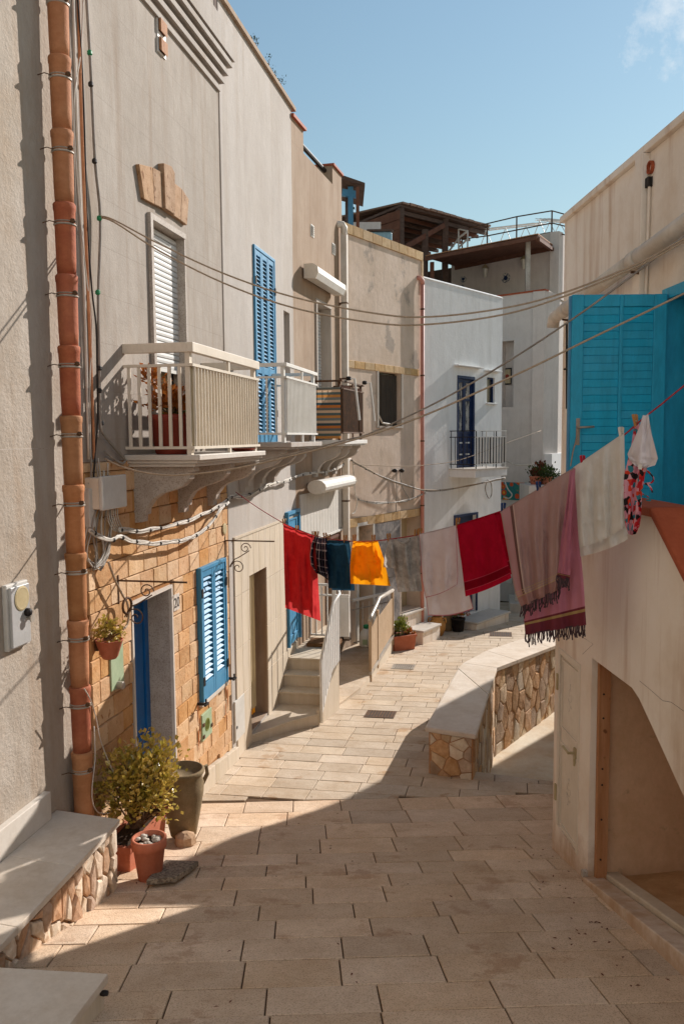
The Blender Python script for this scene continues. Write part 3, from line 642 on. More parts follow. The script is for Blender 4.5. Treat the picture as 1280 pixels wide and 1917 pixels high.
# door
sr = MB(); t = .032
sr.wb(H1, sd0-t, sd0-.001, zdb, zdt+t, -.02, .022); sr.wb(H1, sd1+.001, sd1+t, zdb, zdt+t, -.02, .022); sr.wb(H1, sd0, sd1, zdt+.001, zdt+t, -.02, .022)
sr.build('door_surround', M['white_marble'], h1)
dr_ = MB(); dr_.wb(H1, sd0, sd0+.09, zdb, zdt, -.3, -.245); dr_.wb(H1, sd1-.09, sd1, zdb, zdt, -.3, -.245); dr_.wb(H1, sd0+.09, sd1-.09, zdt-.1, zdt, -.3, -.245); dfr = dr_.build('door_frame', M['deepblue'], h1, bevel=.004)
dl = MB(); dl.wb(H1, sd0+.092, sd1-.092, zdb+.01, zdt-.102, -.3, -.27); dd = dl.build('door', M['deepblue'], h1)
for (x0, x1) in ((sd0+.13, sd0+.42), (sd1-.42, sd1-.13)):
    for z0, z1 in ((zdb+.15, zdb+.75), (zdb+.9, zdt-.25)):
        q = MB(); q.wb(H1, x0, x1, z0, z1, -.271, -.256); q.build('door_panel', M['deepblue'], dd, bevel=.008)
th = MB(); th.wb(H1, sd0-.02, sd1+.02, zdb-.4, zdb, -.3, .05); th.build('threshold', M['granite'], h1)
# number tiles reading 20
for ch, sx in (('2', .012), ('0', .09)):
    sN = H1.S(321.5, 1128)+sx-.012; zN = H1.Z(325, 1128)
    q = MB(); q.wb(H1, sN, sN+.072, zN-.085, zN+.085, .0, .024); tl = q.build('number_tile', M['white_marble'], h1)
    tc = bpy.data.curves.new('digit', 'FONT'); tc.body = ch; tc.size = .15; tc.align_x = 'CENTER'; tc.extrude = .001
    tmp = bpy.data.objects.new('text', tc); dm_ = bpy.data.meshes.new_from_object(tmp); bpy.data.objects.remove(tmp); dm_.materials.clear(); dm_.materials.append(M['black_iron'])
    to = bpy.data.objects.new('digit', dm_); COL.objects.link(to); to.parent = tl; m = Matrix((H1.d, V((0, 0, 1)), H1.n)).transposed().to_4x4(); m.translation = H1.pt(sN+.036, zN-.053, .0255); to.matrix_local = Matrix.Translation(-wl(tl)) @ m
# blue window shutters, sill and iron catches
shutter(H1, ss0, ss1, szb, szt, h1, M['blue'], 2, 19, o=.03, tilt=.75, foot=.2)
q = MB(); q.wb(H1, ss0-.06, ss1+.06, szb-.05, szb-.002, -.02, .05); q.build('window_sill', M['white_marble'], h1, bevel=.004)
for px, py in ((376, 1318), (430, 1270)):
    s_, z_ = H1.sz(px-6, py, .02); q = MB(); q.bar(H1.pt(s_, z_, .0), H1.pt(s_, z_, .13), .02, .03); q.bar(H1.pt(s_-.05, z_, .125), H1.pt(s_+.05, z_, .125), .02, .025); q.bar(H1.pt(s_, z_, .12), H1.pt(s_, z_+.06, .12), .018, .018)
    q.build('shutter_catch', M['black_iron'], h1)
    for k in range(3):
        q = MB(); a = s_+rnd.uniform(-.06, .08); zz = z_-.1-.16*k; ww = rnd.uniform(.012, .025)
        q.wp(H1, [(a-ww, zz+.1), (a+ww*.6, zz+.12), (a+ww*.9, zz-.02), (a+ww*.3, zz-.16), (a-ww*.5, zz-.06)], .0195, .0205); q.build('rust_streak', M['rust_stain'], h1)
# green meter plaque
a, zz = H1.sz(377, 1340, .02); b, zq = H1.sz(396, 1372, .02); zu = (H1.Z(377, 1338, .02)+H1.Z(396, 1325, .02))/2; zd_ = (H1.Z(379, 1388, .02)+H1.Z(397, 1371, .02))/2
q = MB(); q.wb(H1, a, b, zd_, zu, 0, .03); pq = q.build('meter_cover', M['greenplate'], h1, bevel=.006)
q = MB(); q.lathe(H1.pt((a+b)/2, (zu+zd_)/2, .0305), [(.075, 0), (.075, .004), (.062, .004), (.062, 0.0)], 20, ax=H1.n); q.wb(H1, (a+b)/2-.03, (a+b)/2-.016, (zu+zd_)/2-.045, (zu+zd_)/2+.045, .0302, .034); q.wb(H1, (a+b)/2+.012, (a+b)/2+.026, (zu+zd_)/2-.045, (zu+zd_)/2+.045, .0302, .034); q.build('emblem', M['leafgreen'], pq)
for u, v in ((a+.03, zu-.12), (a+.03, zd_+.05), (b-.02, zd_+.1)):
    q = MB(); q.wb(H1, u-.02, u+.02, v-.02, v+.02, .0305, .042); q.build('clip', M['rusty'], pq)
# green letter plate left of the door
a, b = H1.S(206, 1240, .02), H1.S(230, 1240, .02); zu, zd_ = H1.Z(222, 1195, .02), H1.Z(212, 1293, .02)
q = MB(); q.wb(H1, a, b, zd_, zu, -.0, .028); pq = q.build('letter_plate', M['greenplate'], h1, bevel=.005)
sc, zc = H1.sz(221, 1283, .03); q = MB(); q.lathe(H1.pt(sc, zc, .028), [(.035, 0), (.035, .05), (.028, .058)], 16, ax=H1.n); q.build('lock', M['steel'], pq)
# sloping plinth
q = MB(); sA = H1.S(352, 1500, .05)
for k in range(4):
    u, v = sA+(2.02-sA)*k/4, sA+(2.02-sA)*(k+1)/4
    q = MB(); q.wp(H1, [(u, -4.6), (v-.003, -4.6), (v-.003, plz(v)), (u, plz(u))], -.01, .055); q.build('plinth_slab', M['travertine'], h1, bevel=.005)
q = MB(); q.wp(H1, [(sd1+.035, -4.6), (sA-.003, -4.6), (sA-.003, plz(sA)-.01), (sd1+.035, plz(sd1))], -.01, .03); q.build('plinth_slab', M['brick'][0], h1, bevel=.005)
q = MB(); q.wb(H1, sJ, sd0-.035, -4.6, -3.72, -.01, .03); q.build('plinth_slab', M['brick'][0], h1)
# upper window: stone surround, roller shutter half down, glazed door behind
q = MB(); t = .055
q.wb(H1, w0-t, w0-.001, -.1, wt+t, .0, .035); q.wb(H1, w1+.001, w1+.03, -.1, wt+t, .0, .012); q.wb(H1, w0, w1, wt+.001, wt+t, .0, .03); q.build('window_surround', M['granite'], h1)
roller(H1, w0, w1, .72, wt, -.085, h1)
q = MB(); q.wb(H1, w0, w1, -.1, .7, -.2, -.18); q.build('window_pane', M['glass'], h1)
q = MB(); q.wb(H1, w0+.3, w1-.1, -.1, .7, -.179, -.175); q.build('curtain', M['curtain'], h1)
q = MB()
for x in (w0, (w0+w1)/2-.02, w1-.05): q.wb(H1, x, x+.05, -.1, .7, -.174, -.15)
q.build('door_frame', M['black_iron'], h1)
# five-piece keystone over it
K = lambda *p: [H1.sz(x/2.977, y/2.977, .03) for x, y in p]
for poly, o in ((K((770, 912), (800, 1107), (857, 1137), (845, 930)), .04), (K((846, 931), (858, 1137), (904, 1160), (894, 957)), .04), (K((895, 908), (905, 1160), (959, 1196), (957, 962), (938, 925)), .065), (K((960, 1012), (961, 1197), (1003, 1226), (1008, 1050)), .04), (K((1009, 1051), (1004, 1227), (1038, 1254), (1048, 1108)), .04)):
    q = MB(); q.wp(H1, poly, 0, o); q.build('keystone_block', M['rust_trim'], h1, bevel=.005)
# stepped cornice
sK = H1.S(405, 160)
for k, (z0, z1, o) in enumerate(((4.10, 4.16, .03), (4.20, 4.26, .07), (4.30, 4.36, .11), (4.40, 4.46, .15), (4.48, 4.78, .17))):
    q = MB(); q.wb(H1, sJ, sK+.06+.035*k, z0, z1, 0, o); q.wb(H1, sJ, sK+.05+.035*k, z1-.001, z1+.04, 0, max(.01, o-.035)) if k < 4 else None
    q.build('cornice_band', M['plasterB'], h1)
q = MB(); q.wb(H1, H1.S(400, 30), H1.S(400, 30)+.1, 4.79, zt1, -.02, .004); q.build('wall_groove', M['darkwood'], h1)
# little slatted vent
a, b = H1.S(294.5, 60), H1.S(306, 60); z0, z1 = H1.Z(300, 98), H1.Z(299, 38)
q = MB(); q.wb(H1, a-.02, b+.02, z0-.02, z1+.02, 0, .012); vt = q.build('vent_frame', M['white_paint'], h1)
for (u, v) in ((z0, (z0+z1)/2-.03), ((z0+z1)/2+.03, z1)):
    q = MB(); q.wb(H1, a, b, u, v, .0125, .014); q.build('vent_back', M['darkwood'], vt); louvres(H1, a, b, u, v, .03, 12, M['plank'], vt, depth=.03)
# balcony of this house
sb0, sb1, zs = H1.S(233, 862), H1.S(494, 842, .7), -.145
balcony(H1, sb0, sb1, zs, .7, h1, .995, 24, M['cream_paint'], M['panel'], M['white_marble'], cx=(H1.S(250, 935), H1.S(331, 935), H1.S(386, 920)), ch=.42, cmat=M['granite'], nside=6)
# joint between the houses
q = MB(); q.wb(H1, sE, sE+.06, -5.2, 5.3, -.3, -.05); q.build('wall_joint', M['darkwood'], h1)

# white-plaster house with the three-leaf blue shutters
x0_, x1_ = sE+.06, H1.S(548, 400)
h2 = thing('house', 'whitish plaster house with tall blue shutters over pale stone cladding', 'house', H1.pt(3.7, gz(12), 0), 'houses along the lane')
bs0, bs1, bst, bsb = H1.S(473, 460)+.03, H1.S(511, 480)-.03, 2.57, -.06
nw0, nw1 = H1.S(531, 600), H1.S(542, 600)
dw0, dw1, dwt, dwb = H1.S(464, 1070), H1.S(496.5, 1060), -1.86, -4.02
bl0, bl1, blt, blb = H1.S(533.5, 960)+.03, H1.S(555, 952)-.03, -1.22, -3.34
wall(H1, x0_, x1_, -5.2, 5.2, [(bs0, bs1, bsb, bst, .12), (nw0, nw1, -.05, 1.97, .28), (dw0, dw1, dwb, dwt, .5, M['plasterC']), (bl0, bl1, blb, blt, .1)], M['plasterB'], h2)
body(H1, x0_, x1_, -5.2, 4.9, M['plasterB'], h2)
q = MB(); q.wb(H1, x0_, x1_+.1, 5.2, 5.26, -.35, .05); q.build('roof_coping', M['plasterC'], h2)
shutter(H1, bs0, bs1, bsb, bst, h2, M['blue'], 3, 42, o=.0, tilt=.8, midrail=.95, foot=.12)
q = MB(); q.wb(H1, nw0, nw1, -.05, 1.97, -.3, -.27); q.build('window_pane', M['glass'], h2); q = MB(); q.wb(H1, nw0, nw0+.07, -.05, 1.97, -.268, -.2); q.build('window_frame', M['white_paint'], h2)
sb2, sb3 = H1.S(542, 829, .72), H1.S(600, 826, .72)
balcony(H1, sb2, sb3, -.06, .72, h2, 1.0, 24, M['white_paint'], M['shutter'], M['plasterB'], cx=(sb2+.15, (sb2+sb3)/2-.1, sb3-.4), ch=.44, mould=1, nside=5, toph=.045, topd=.045, gap=.12, foot=.1, sidebar=.022, thick=.06)
# cladding boards of stone
zc_ = -1.29; xs = dw0-.55; cols = []
bounds = [x0_+.16]
while bounds[-1] < x1_-.25: bounds.append(bounds[-1]+.27)
for i in range(len(bounds)-1):
    a, b = bounds[i]+.003, bounds[i+1]-.003
    for (zl3, zh3) in ((-2.03, zc_), (-2.72, -2.036), (-3.37, -2.726), (-4.25, -3.376)):
        iv = [(a, b)]
        for oa, ob, oc, od in ((dw0-.004, dw1+.004, dwb-1, dwt), (bl0-.06, bl1+.06, blb, blt+.06)):
            if min(zh3, od)-max(zl3, oc) > .05:
                if zh3-od > .08 and abs(od-zc_) > .12 and False: pass
                iv = [(p, q_) for u, v in iv for p, q_ in ((u, min(v, oa)), (max(u, ob), v)) if q_-p > .02]
        for u, v in iv: piece('cladding_panel', unit('cladding_panel', M['travertine'], (.01, .003, .3)), h2, frame(H1, (u+v)/2, (zl3+zh3)/2, -.005, v-u, zh3-zl3, .022))
for u, v in ((bounds[k], bounds[k+1]) for k in range(len(bounds)-1) if bounds[k] > dw0-.3 and bounds[k] < dw1):
    u2, v2 = max(u, dw0-.003), min(v, dw1+.003)
    if v2-u2 > .03: piece('cladding_panel', unit('cladding_panel', M['travertine'], (.01, .003, .3)), h2, frame(H1, (u2+v2)/2, (dwt+zc_)/2, -.005, v2-u2-.006, zc_-dwt-.006, .022))
q = MB(); q.wb(H1, bounds[0], x1_-.02, zc_+.002, zc_+.03, -.002, .03); q.build('cladding_cap', M['travertine'], h2)
# doorway with curtains
q = MB(); q.wb(H1, dw0, dw1, dwb, dwt, -.5, -.48); q.build('door_back', M['plasterC'], h2)
q = MB(); n = 14; p_ = []
for i in range(n+1): p_.append((dw0+.01+.34*i/n, -.045+.02*math.sin(i*1.9)))
q.add([H1.pt(s, z, o) for s, o in p_ for z in (dwb+.25, dwt)], [(2*i, 2*i+2, 2*i+3, 2*i+1) for i in range(n)]); q.build('door_curtain', M['curtain'], h2)
q = MB(); q.add([H1.pt(s+.16, z, o-.07) for s, o in p_ for z in (dwb+.1, dwt-.3)], [(2*i, 2*i+2, 2*i+3, 2*i+1) for i in range(n)]); q.build('door_curtain', M['yellowcurtain'], h2)
# blue plank door
q = MB(); q.wb(H1, bl0-.05, bl0, blb, blt+.05, .0, .06); q.wb(H1, bl1, bl1+.05, blb, blt+.05, .0, .06); q.wb(H1, bl0, bl1, blt, blt+.05, .0, .06); q.build('door_frame', M['blue'], h2)
for k in range(6):
    u, v = bl0+(bl1-bl0)*k/6, bl0+(bl1-bl0)*(k+1)/6; q = MB(); q.wb(H1, u+.002, v-.002, blb, blt-.002, -.03, .012); q.build('plank', M['blue'], h2, bevel=.004)
q = MB()
for z0, z1 in ((blt-.1, blt-.02), (blb+1.0, blb+1.1), (blb+.02, blb+.15)): q.wb(H1, bl0+.02, bl1-.02, z0, z1, .0125, .03)
q.wb(H1, bl0+.02, bl0+.1, blb+.02, blt-.02, .0122, .028); q.wb(H1, bl1-.1, bl1-.02, blb+.02, blt-.02, .0122, .028); q.build('door_rail', M['blue'], h2)
# grey meter hatch, oval plate
a, b = H1.S(441.5, 1340, .03), H1.S(459, 1340, .03); q = MB(); q.wp(H1, [(a, -3.9), (b, -3.9), (b, -3.37), (a, -3.37)], 0, .025); mh = q.build('meter_hatch', M['box'], h2, bevel=.004)
q = MB(); q.lathe(H1.pt(a+.05, -3.72, .025), [(.02, 0), (.02, .006)], 10, ax=H1.n); q.build('hatch_lock', M['black_iron'], mh)
q = MB(); s_, z_ = H1.sz(420, 990, .02); q.lathe(H1.pt(s_, z_, .015), [(.07, 0), (.07, .012), (.055, .016)], 18, ax=H1.n); q.build('oval_plate', M['brass'], h1)
# ------------------------------------------------------------------ brown house
h3 = thing('house', 'narrow brown plaster house with white awning boxes and a striped balcony screen', 'house', H3.pt(1.5, gz(15), 0), 'houses along the lane')
W3 = (H4.o-H3.o).dot(H3.d)
wa, wb_, wt3 = 1.27, 2.2, 2.38
da, db = 1.75, 2.62
wall(H3, 0.0, W3, -5.2, 4.72, [(wa, wb_, -.06, wt3, .25, M['plasterA']), (da, db, -3.5, -1.93, .3)], M['plasterC'], h3); body(H3, 0, W3, -5.2, 4.4, M['plasterC'], h3)
q = MB(); q.wb(H3, 0.003, .64, 4.721, 5.08, -.3, 0); q.build('parapet', M['plasterC'], h3)
q = MB(); q.wb(H3, 2.42, W3, 4.721, 5.06, -1.2, 0); q.build('parapet', M['plasterC'], h3)
q = MB(); q.wb(H3, 0.0, .68, 5.081, 5.13, -.33, .05); q.build('parapet_coping', M['copingred'], h3)
q = MB(); q.wb(H3, 2.4, W3+.03, 5.061, 5.1, -1.22, .04); q.build('parapet_coping', M['copingred'], h3)
q = MB(); q.tube([H3.pt(.66, 4.98, -.15), H3.pt(2.45, 4.98, -.15)], .04, 8); q.build('roof_rail', M['black_iron'], h3)
q = MB(); t = .06
q.wb(H3, wa-t, wa-.001, -.06, wt3+t, 0, .03); q.wb(H3, wb_+.001, wb_+.03, -.06, wt3+t, 0, .012); q.wb(H3, wa, wb_, wt3+.001, wt3+t, 0, .03); q.build('window_surround', M['plasterA'], h3)
roller(H3, wa, wb_, .0, wt3, -.2, h3, .06)
def awning(P, s0, s1, z, o0, rad, parent, nm='awning_box', round_=False):
    k = 14; pr = [(o0+rad*1.15*math.cos(i*2*math.pi/k), z+rad*.85*math.sin(i*2*math.pi/k)) for i in range(k)] if round_ else [(o0-rad, z-rad*.9), (o0+rad*.6, z-rad), (o0+rad, z-rad*.2), (o0+rad*.9, z+rad*.6), (o0+rad*.3, z+rad), (o0-rad, z+rad)]
    q = MB(); q.sp(P, pr, s0, s1); a = q.build(nm, M['white_paint'], parent, smooth=False, bevel=.004)
    q = MB()
    q.sp(P, [(o0+(o-o0)*1.04, z+(zz-z)*1.04) for o, zz in pr], s0-.025, s0-.001); q.build('end_cap', M['cream_paint'], a); q = MB(); q.sp(P, [(o0+(o-o0)*1.04, z+(zz-z)*1.04) for o, zz in pr], s1+.001, s1+.025); q.build('end_cap', M['cream_paint'], a)
    q = MB()
    for s in (s0+.2, s1-.2): q.wb(P, s, s+.06, z-.04, z+.05, 0, o0-rad*.6)
    q.build('bracket', M['rusty'], a); return a
awning(H3, .5, 2.28, 2.76, .16, .12, h3); awning(H3, .42, 2.5, -.84, .24, .14, h3, round_=True)
bs, be = .78, 2.44
bal3 = balcony(H3, bs, be, -.05, .62, h3, 1.03, 26, M['rusty'], None, M['white_paint'], cx=(bs+.15, (bs+be)/2-.06, be-.25), ch=.44, mould=1, nside=5, cmat=M['plasterA'], toph=.03, topd=.03, gap=.1, foot=.12, sidebar=.014, thick=.07)
# screens tied to its bars: striped cloth on the near side, brown reed strips in front
def stripes(cols, n):
    def f(t, lk, mixc, rng, col):
        uv = N(t, 'ShaderNodeUVMap'); sx = N(t, 'ShaderNodeSeparateXYZ'); lk(uv.outputs[0], sx.inputs[0])
        ml = N(t, 'ShaderNodeMath', operation='MULTIPLY'); ml.inputs[1].default_value = n; lk(sx.outputs[1], ml.inputs[0])
        fr = N(t, 'ShaderNodeMath', operation='FRACT'); lk(ml.outputs[0], fr.inputs[0])
        r = N(t, 'ShaderNodeValToRGB'); r.color_ramp.interpolation = 'CONSTANT'
        for i, c in enumerate(cols):
            e = r.color_ramp.elements[i] if i < 2 else r.color_ramp.elements.new(i/len(cols)); e.position = i/len(cols); e.color = lin(c)
        lk(fr.outputs[0], r.inputs[0]); return r.outputs[0]
    return f
M['stripe'] = mat('striped_canvas', '#888888', uvpat=stripes(['#c98a4a', '#5c6a66', '#d8b99a', '#6d6f68', '#c7793b', '#3f5257', '#cfb59b', '#77807c'], 2.5), bump=.05, transl=.25)
q = MB(); q.add([H3.pt(bs+.02, -.02, .02), H3.pt(bs+.02, -.02, .56), H3.pt(bs+.02, .86, .56), H3.pt(bs+.02, .86, .02)], [(0, 1, 2, 3)], 0, [(0, 0), (1, 0), (1, 1), (0, 1)]); q.build('canvas_screen', M['stripe'], h3, uv=True)
for a, b in ((bs+.08, (bs+be)/2-.03), ((bs+be)/2+.03, be-.05)):
    q = MB(); n = 26
    q.add([H3.pt(a+(b-a)*i/n, z, .545+(.012 if i % 2 else 0)) for i in range(n+1) for z in (.1, .9)], [(2*i, 2*i+2, 2*i+3, 2*i+1) for i in range(n)]); q.build('reed_screen', M['redwood'], h3)
for s in (bs+.35, be-.12):
    q = MB(); q.tube([H3.pt(s, 1.0, .6), H3.pt(s+.02, 1.02, .72), H3.pt(s+.12, .3, .78)], .022, 7); q.build('drying_arm', M['white_paint'], h3)
    q = MB(); q.lathe(H3.pt(s, 1.02, .62), [(.03, -.04), (.04, 0), (.03, .04)], 8, ax=H3.n); q.build('arm_knob', M['black_iron'], h3)
for px, py, hs_ in ((584, 432, .09), (624, 466, .1)):
    s_, z_ = H3.sz(px, py); q = MB(); q.wb(H3, s_-hs_, s_+hs_, z_-.1, z_+.1, 0, .012); v = q.build('vent', M['white_paint'], h3)
    louvres(H3, s_-hs_+.02, s_+hs_-.02, z_-.085, z_+.085, .02, 5, M['grey_cable'], v, depth=.02)
q = MB()
for k in range(15):
    a = .17+(W3-.32)*k/15; piece('facing_board', unit('facing_board', M['box'], (.02, .002, .3)), h3, frame(H3, a+(W3-.32)/30, -1.37, -.004, (W3-.32)/15-.008, .83, .03))
q = MB(); q.wb(H3, .15, W3-.12, -1.83, -1.79, -.002, .05); q.build('facing_trim', M['white_paint'], h3)
q = MB(); q.wb(H3, da, db, -3.5, -1.93, -.3, -.27); q.build('door', M['cream_paint'], h3, bevel=.01); q = MB(); q.wb(H3, da-.05, da, -3.5, -1.88, 0, .03); q.wb(H3, db, db+.05, -3.5, -1.88, 0, .03); q.wb(H3, da, db, -1.93, -1.88, 0, .03); q.build('door_frame', M['redwood'], h3)

# big white downpipe on the corner
dp = thing('white_downpipe', 'square white downpipe with a bent top between brown and grey houses', 'downpipe', H3.pt(2.95, -4, .1))
q = MB(); s_ = H3.S(646, 700, .1)
zt_ = H3.Z(646, 438, .1); zs_ = [zt_, 2.6, 1.15, -.35, -1.25, -2.9, -4.05]
for a, b in zip(zs_, zs_[1:]):
    q = MB(); q.wb(H3, s_-.062, s_+.062, b+.004, a, .04, .16); q.build('pipe_length', M['pvc'], dp, bevel=.012)
    q = MB(); q.wb(H3, s_-.066, s_+.066, b-.02, b+.003, .0, .165); q.build('pipe_strap', M['rusty'], dp)
q = MB(); q.tube([H3.pt(s_, zt_-.03, .1), H3.pt(s_-.005, zt_+.1, .1), H3.pt(s_-.03, zt_+.16, .07), H3.pt(s_-.08, zt_+.16, -.01), H3.pt(s_-.1, zt_+.12, -.1)], .07, 10); q.build('elbow', M['pvc'], dp, smooth=True)

# ------------------------------------------------------------------ grey house with tufa trims
W4 = (H5.o-H4.o).dot(H4.d)
h4 = thing('house', 'patched grey plaster house with yellow stone trims and a dark curtained window', 'house', H4.pt(1.7, gz(18), 0), 'houses along the lane')
d1 = (.5, 1.1, -4.31, -1.84); d2 = (2.33, 3.26, -4.02, -1.79)
wall(H4, 0, W4, -5.4, 4.0, [(1.345, 2.33, .235, 1.385, .16), (*d1, .35), (*d2, .4)], M['plasterD'], h4); body(H4, 0, W4, -5.4, 3.6, M['plasterD'], h4)
def trimrow(P, a, b, z0, z1, o, L, parent, mats):
    n = round((b-a)/L)
    for i in range(n): piece('trim_block', unit('trim_block', mats[i % len(mats)], (.02, .03, .3), .006, i % 2), parent, frame(P, a+(b-a)*(i+.5)/n, (z0+z1)/2, -.01, (b-a)/n-.008, z1-z0, o+.01))
trimrow(H4, 0, W4-.03, 4.002, 4.2, .03, .36, h4, M['trim'])
q = MB(); q.wb(H4, 0, W4-.03, 4.0, 4.19, -.35, -.011); q.build('parapet_back', M['trim'][0], h4)
q = MB(); q.wb(H4, W4-.08, W4-.005, 3.3, 4.0, -.02, .02); q.build('corner_trim', M['trim'][0], h4)
trimrow(H4, .02, W4-.2, 1.39, 1.54, .02, .4, h4, M['trim']); trimrow(H4, .12, W4-.05, -1.84, -1.66, .03, .36, h4, M['trim'])
q = MB()
for (a, b, c, d) in ((1.28, 1.344, .19, 1.386), (2.331, 2.4, .19, 1.386)): q.wb(H4, a, b, c, d, 0, .03)
q.wb(H4, 1.345, 2.33, .19, .234, 0, .045); q.build('window_surround', M['plasterA'], h4)
q = MB(); q.wb(H4, 1.345, 2.33, .235, 1.385, -.16, -.14); q.build('window_pane', M['glass'], h4)
q = MB(); n = 16; q.add([H4.pt(1.38+.9*i/n+(.05*(1-j) if i < 4 else 0), .25+1.1*j, -.1+.025*math.sin(i*2.1)) for i in range(n+1) for j in (0, 1)], [(2*i, 2*i+2, 2*i+3, 2*i+1) for i in range(n)]); q.build('curtain', mat('dark_curtain', '#4c443b', '#3a332c', 3, (6, 6, .5), bump=.1), h4)
q = MB(); q.tube([H4.pt(1.39, .95, -.06), H4.pt(1.42, .5, -.05), H4.pt(1.6, .3, -.04), H4.pt(2.0, .27, -.04)], .02, 6); q.build('curtain_hem', M['white_cable'], h4)
# lower openings: cream door, grey marble facing, second door, sills
q = MB(); q.wb(H4, d1[0], d1[1], d1[2], d1[3], -.35, -.32); q.build('door', M['curtain'], h4); q = MB()
q.wb(H4, d1[0]-.07, d1[0], d1[2], d1[3]+.07, 0, .03); q.wb(H4, d1[1], d1[1]+.04, d1[2], d1[3]+.07, 0, .03); q.wb(H4, d1[0], d1[1], d1[3], d1[3]+.07, 0, .03); q.build('door_frame', M['white_paint'], h4)
q = MB(); q.wb(H4, d1[0]+.02, d1[0]+.17, d1[2], d1[3]-.05, -.3, -.2); q.build('door_leaf', M['redwood'], h4)
M['greymarble'] = mat('grey_marble', '#a29c98', '#6d6a6c', 3.5, (1, 1, .8), rough=.35, bump=.03, spec=.5, lo=.42, hi=.58, patch='#c8c4c0', patchlo=.63, patchscale=4)
for i in range(3):
    for (z0, z1) in ((-4.45, -3.1), (-3.09, -1.86)):
        a, b = 1.15+.37*i, 1.15+.37*(i+1)-.006; q = MB(); q.wb(H4, a, b, z0, z1, -.005, .025); q.build('marble_panel', M['greymarble'], h4)
q = MB(); q.wb(H4, d2[0], d2[1], d2[2], d2[3], -.4, -.36); q.build('door', M['curtain'], h4); q = MB(); q.wb(H4, d2[0]+.0, d2[0]+.06, d2[2], d2[3], -.359, -.02); q.wb(H4, d2[0]+.06, d2[1], d2[3]-.05, d2[3], -.1, .02); q.build('door_frame', M['white_paint'], h4)
q = MB(); q.wb(H4, d2[0]+.2, d2[0]+.32, -3.3, -2.3, -.35, -.22); q.build('door_handle_bar', M['white_paint'], h4)
q = MB(); q.wb(H4, d2[1]+.01, W4-.03, -4.6, -1.86, -.004, .02); q.build('marble_strip', M['greymarble'], h4)
q = MB(); q.wb(H4, d2[0]-.12, d2[1]+.03, d2[2]-.05, d2[2]-.001, -.4, .12); q.build('door_sill', M['white_marble'], h4, bevel=.005)
q = MB(); q.wb(H4, d2[0]-.05, d2[1]-.0, -5.1, d2[2]-.051, -.2, .08); q.build('sill_base', M['plasterG'], h4)
q = MB(); q.wb(H4, d2[0]+.05, d2[1]+.02, -4.41, -4.36, .081, .55); q.build('step_slab', M['white_marble'], h4, bevel=.005); q = MB(); q.wb(H4, d2[0]+.08, d2[1]-.01, -5.1, -4.411, .081, .52); q.build('step_base', M['plasterG'], h4)
pp = thing('pink_downpipe', 'thin pink downpipe between the grey house and the white house', 'downpipe', H4.pt(3.2, -4.5, .1))
s_ = H4.S(790.5, 700, .08); q = MB(); zt_ = 3.45
q.tube([H4.pt(s_, -4.75, .08), H4.pt(s_, zt_, .08)], .045, 10); q.build('pipe', M['pink_pipe'], pp, smooth=True)
q = MB(); q.tube([H4.pt(s_, zt_, .08), H4.pt(s_, zt_+.09, .075), H4.pt(s_-.04, zt_+.14, .05), H4.pt(s_-.1, zt_+.15, -.02)], .05, 10); q.build('elbow', M['pink_pipe'], pp, smooth=True)
for z in (2.9, 1.4, -.1, -1.6, -3.2):
    q = MB(); q.lathe(H4.pt(s_, z, .08), [(.05, -.015), (.052, 0), (.05, .015)], 12); q.build('pipe_clip', M['rusty'], pp)

# ------------------------------------------------------------------ whitewashed house
W5 = 3.83
h5 = thing('house', 'bright whitewashed house with a navy balcony door and small side window', 'house', H5.pt(1.9, gz(21), 0), 'houses along the lane')
nd = (1.53, 2.37, -.8, 1.5); sw = (3.02, 3.44, .87, 1.53); ld = (1.45, 2.5, -4.55, -2.02)
wall(H5, 0, W5, -5.6, 3.62, [(*nd, .12), (*sw, .1), (*ld, .14)], M['plasterE'], h5); body(H5, 0, W5, -5.6, 3.3, M['plasterE'], h5)
q = MB(); q.sp(H5, [(-.3, 3.62), (.012, 3.62), (.012, 3.655), (-.05, 3.69), (-.25, 3.69), (-.3, 3.655)], .0, W5); q.build('rounded_coping', M['plasterE'], h5, bevel=.02)
for a, b, z in ((1.38, 2.62, 1.72), (2.88, 3.62, 1.68)):
    q = MB(); q.wb(H5, a, b, z, z+.035, -.002, .13); q.build('ledge', M['plasterE'], h5, bevel=.01)
q = MB(); q.wb(H5, sw[0]-.06, sw[1]+.06, sw[2]-.04, sw[2]-.001, -.1, .06); q.build('window_sill', M['plasterE'], h5, bevel=.008)
q = MB(); q.wb(H5, sw[0], sw[1], sw[2], sw[3], -.1, -.085); q.build('window_pane', M['glass'], h5); q = MB()
for u, v, a, b in ((sw[0], sw[0]+.04, sw[2], sw[3]), (sw[1]-.04, sw[1], sw[2], sw[3]), (sw[0]+.04, sw[1]-.04, sw[3]-.04, sw[3])): q.wb(H5, u, v, a, b, -.084, -.05)
q.build('window_frame', M['navy'], h5)
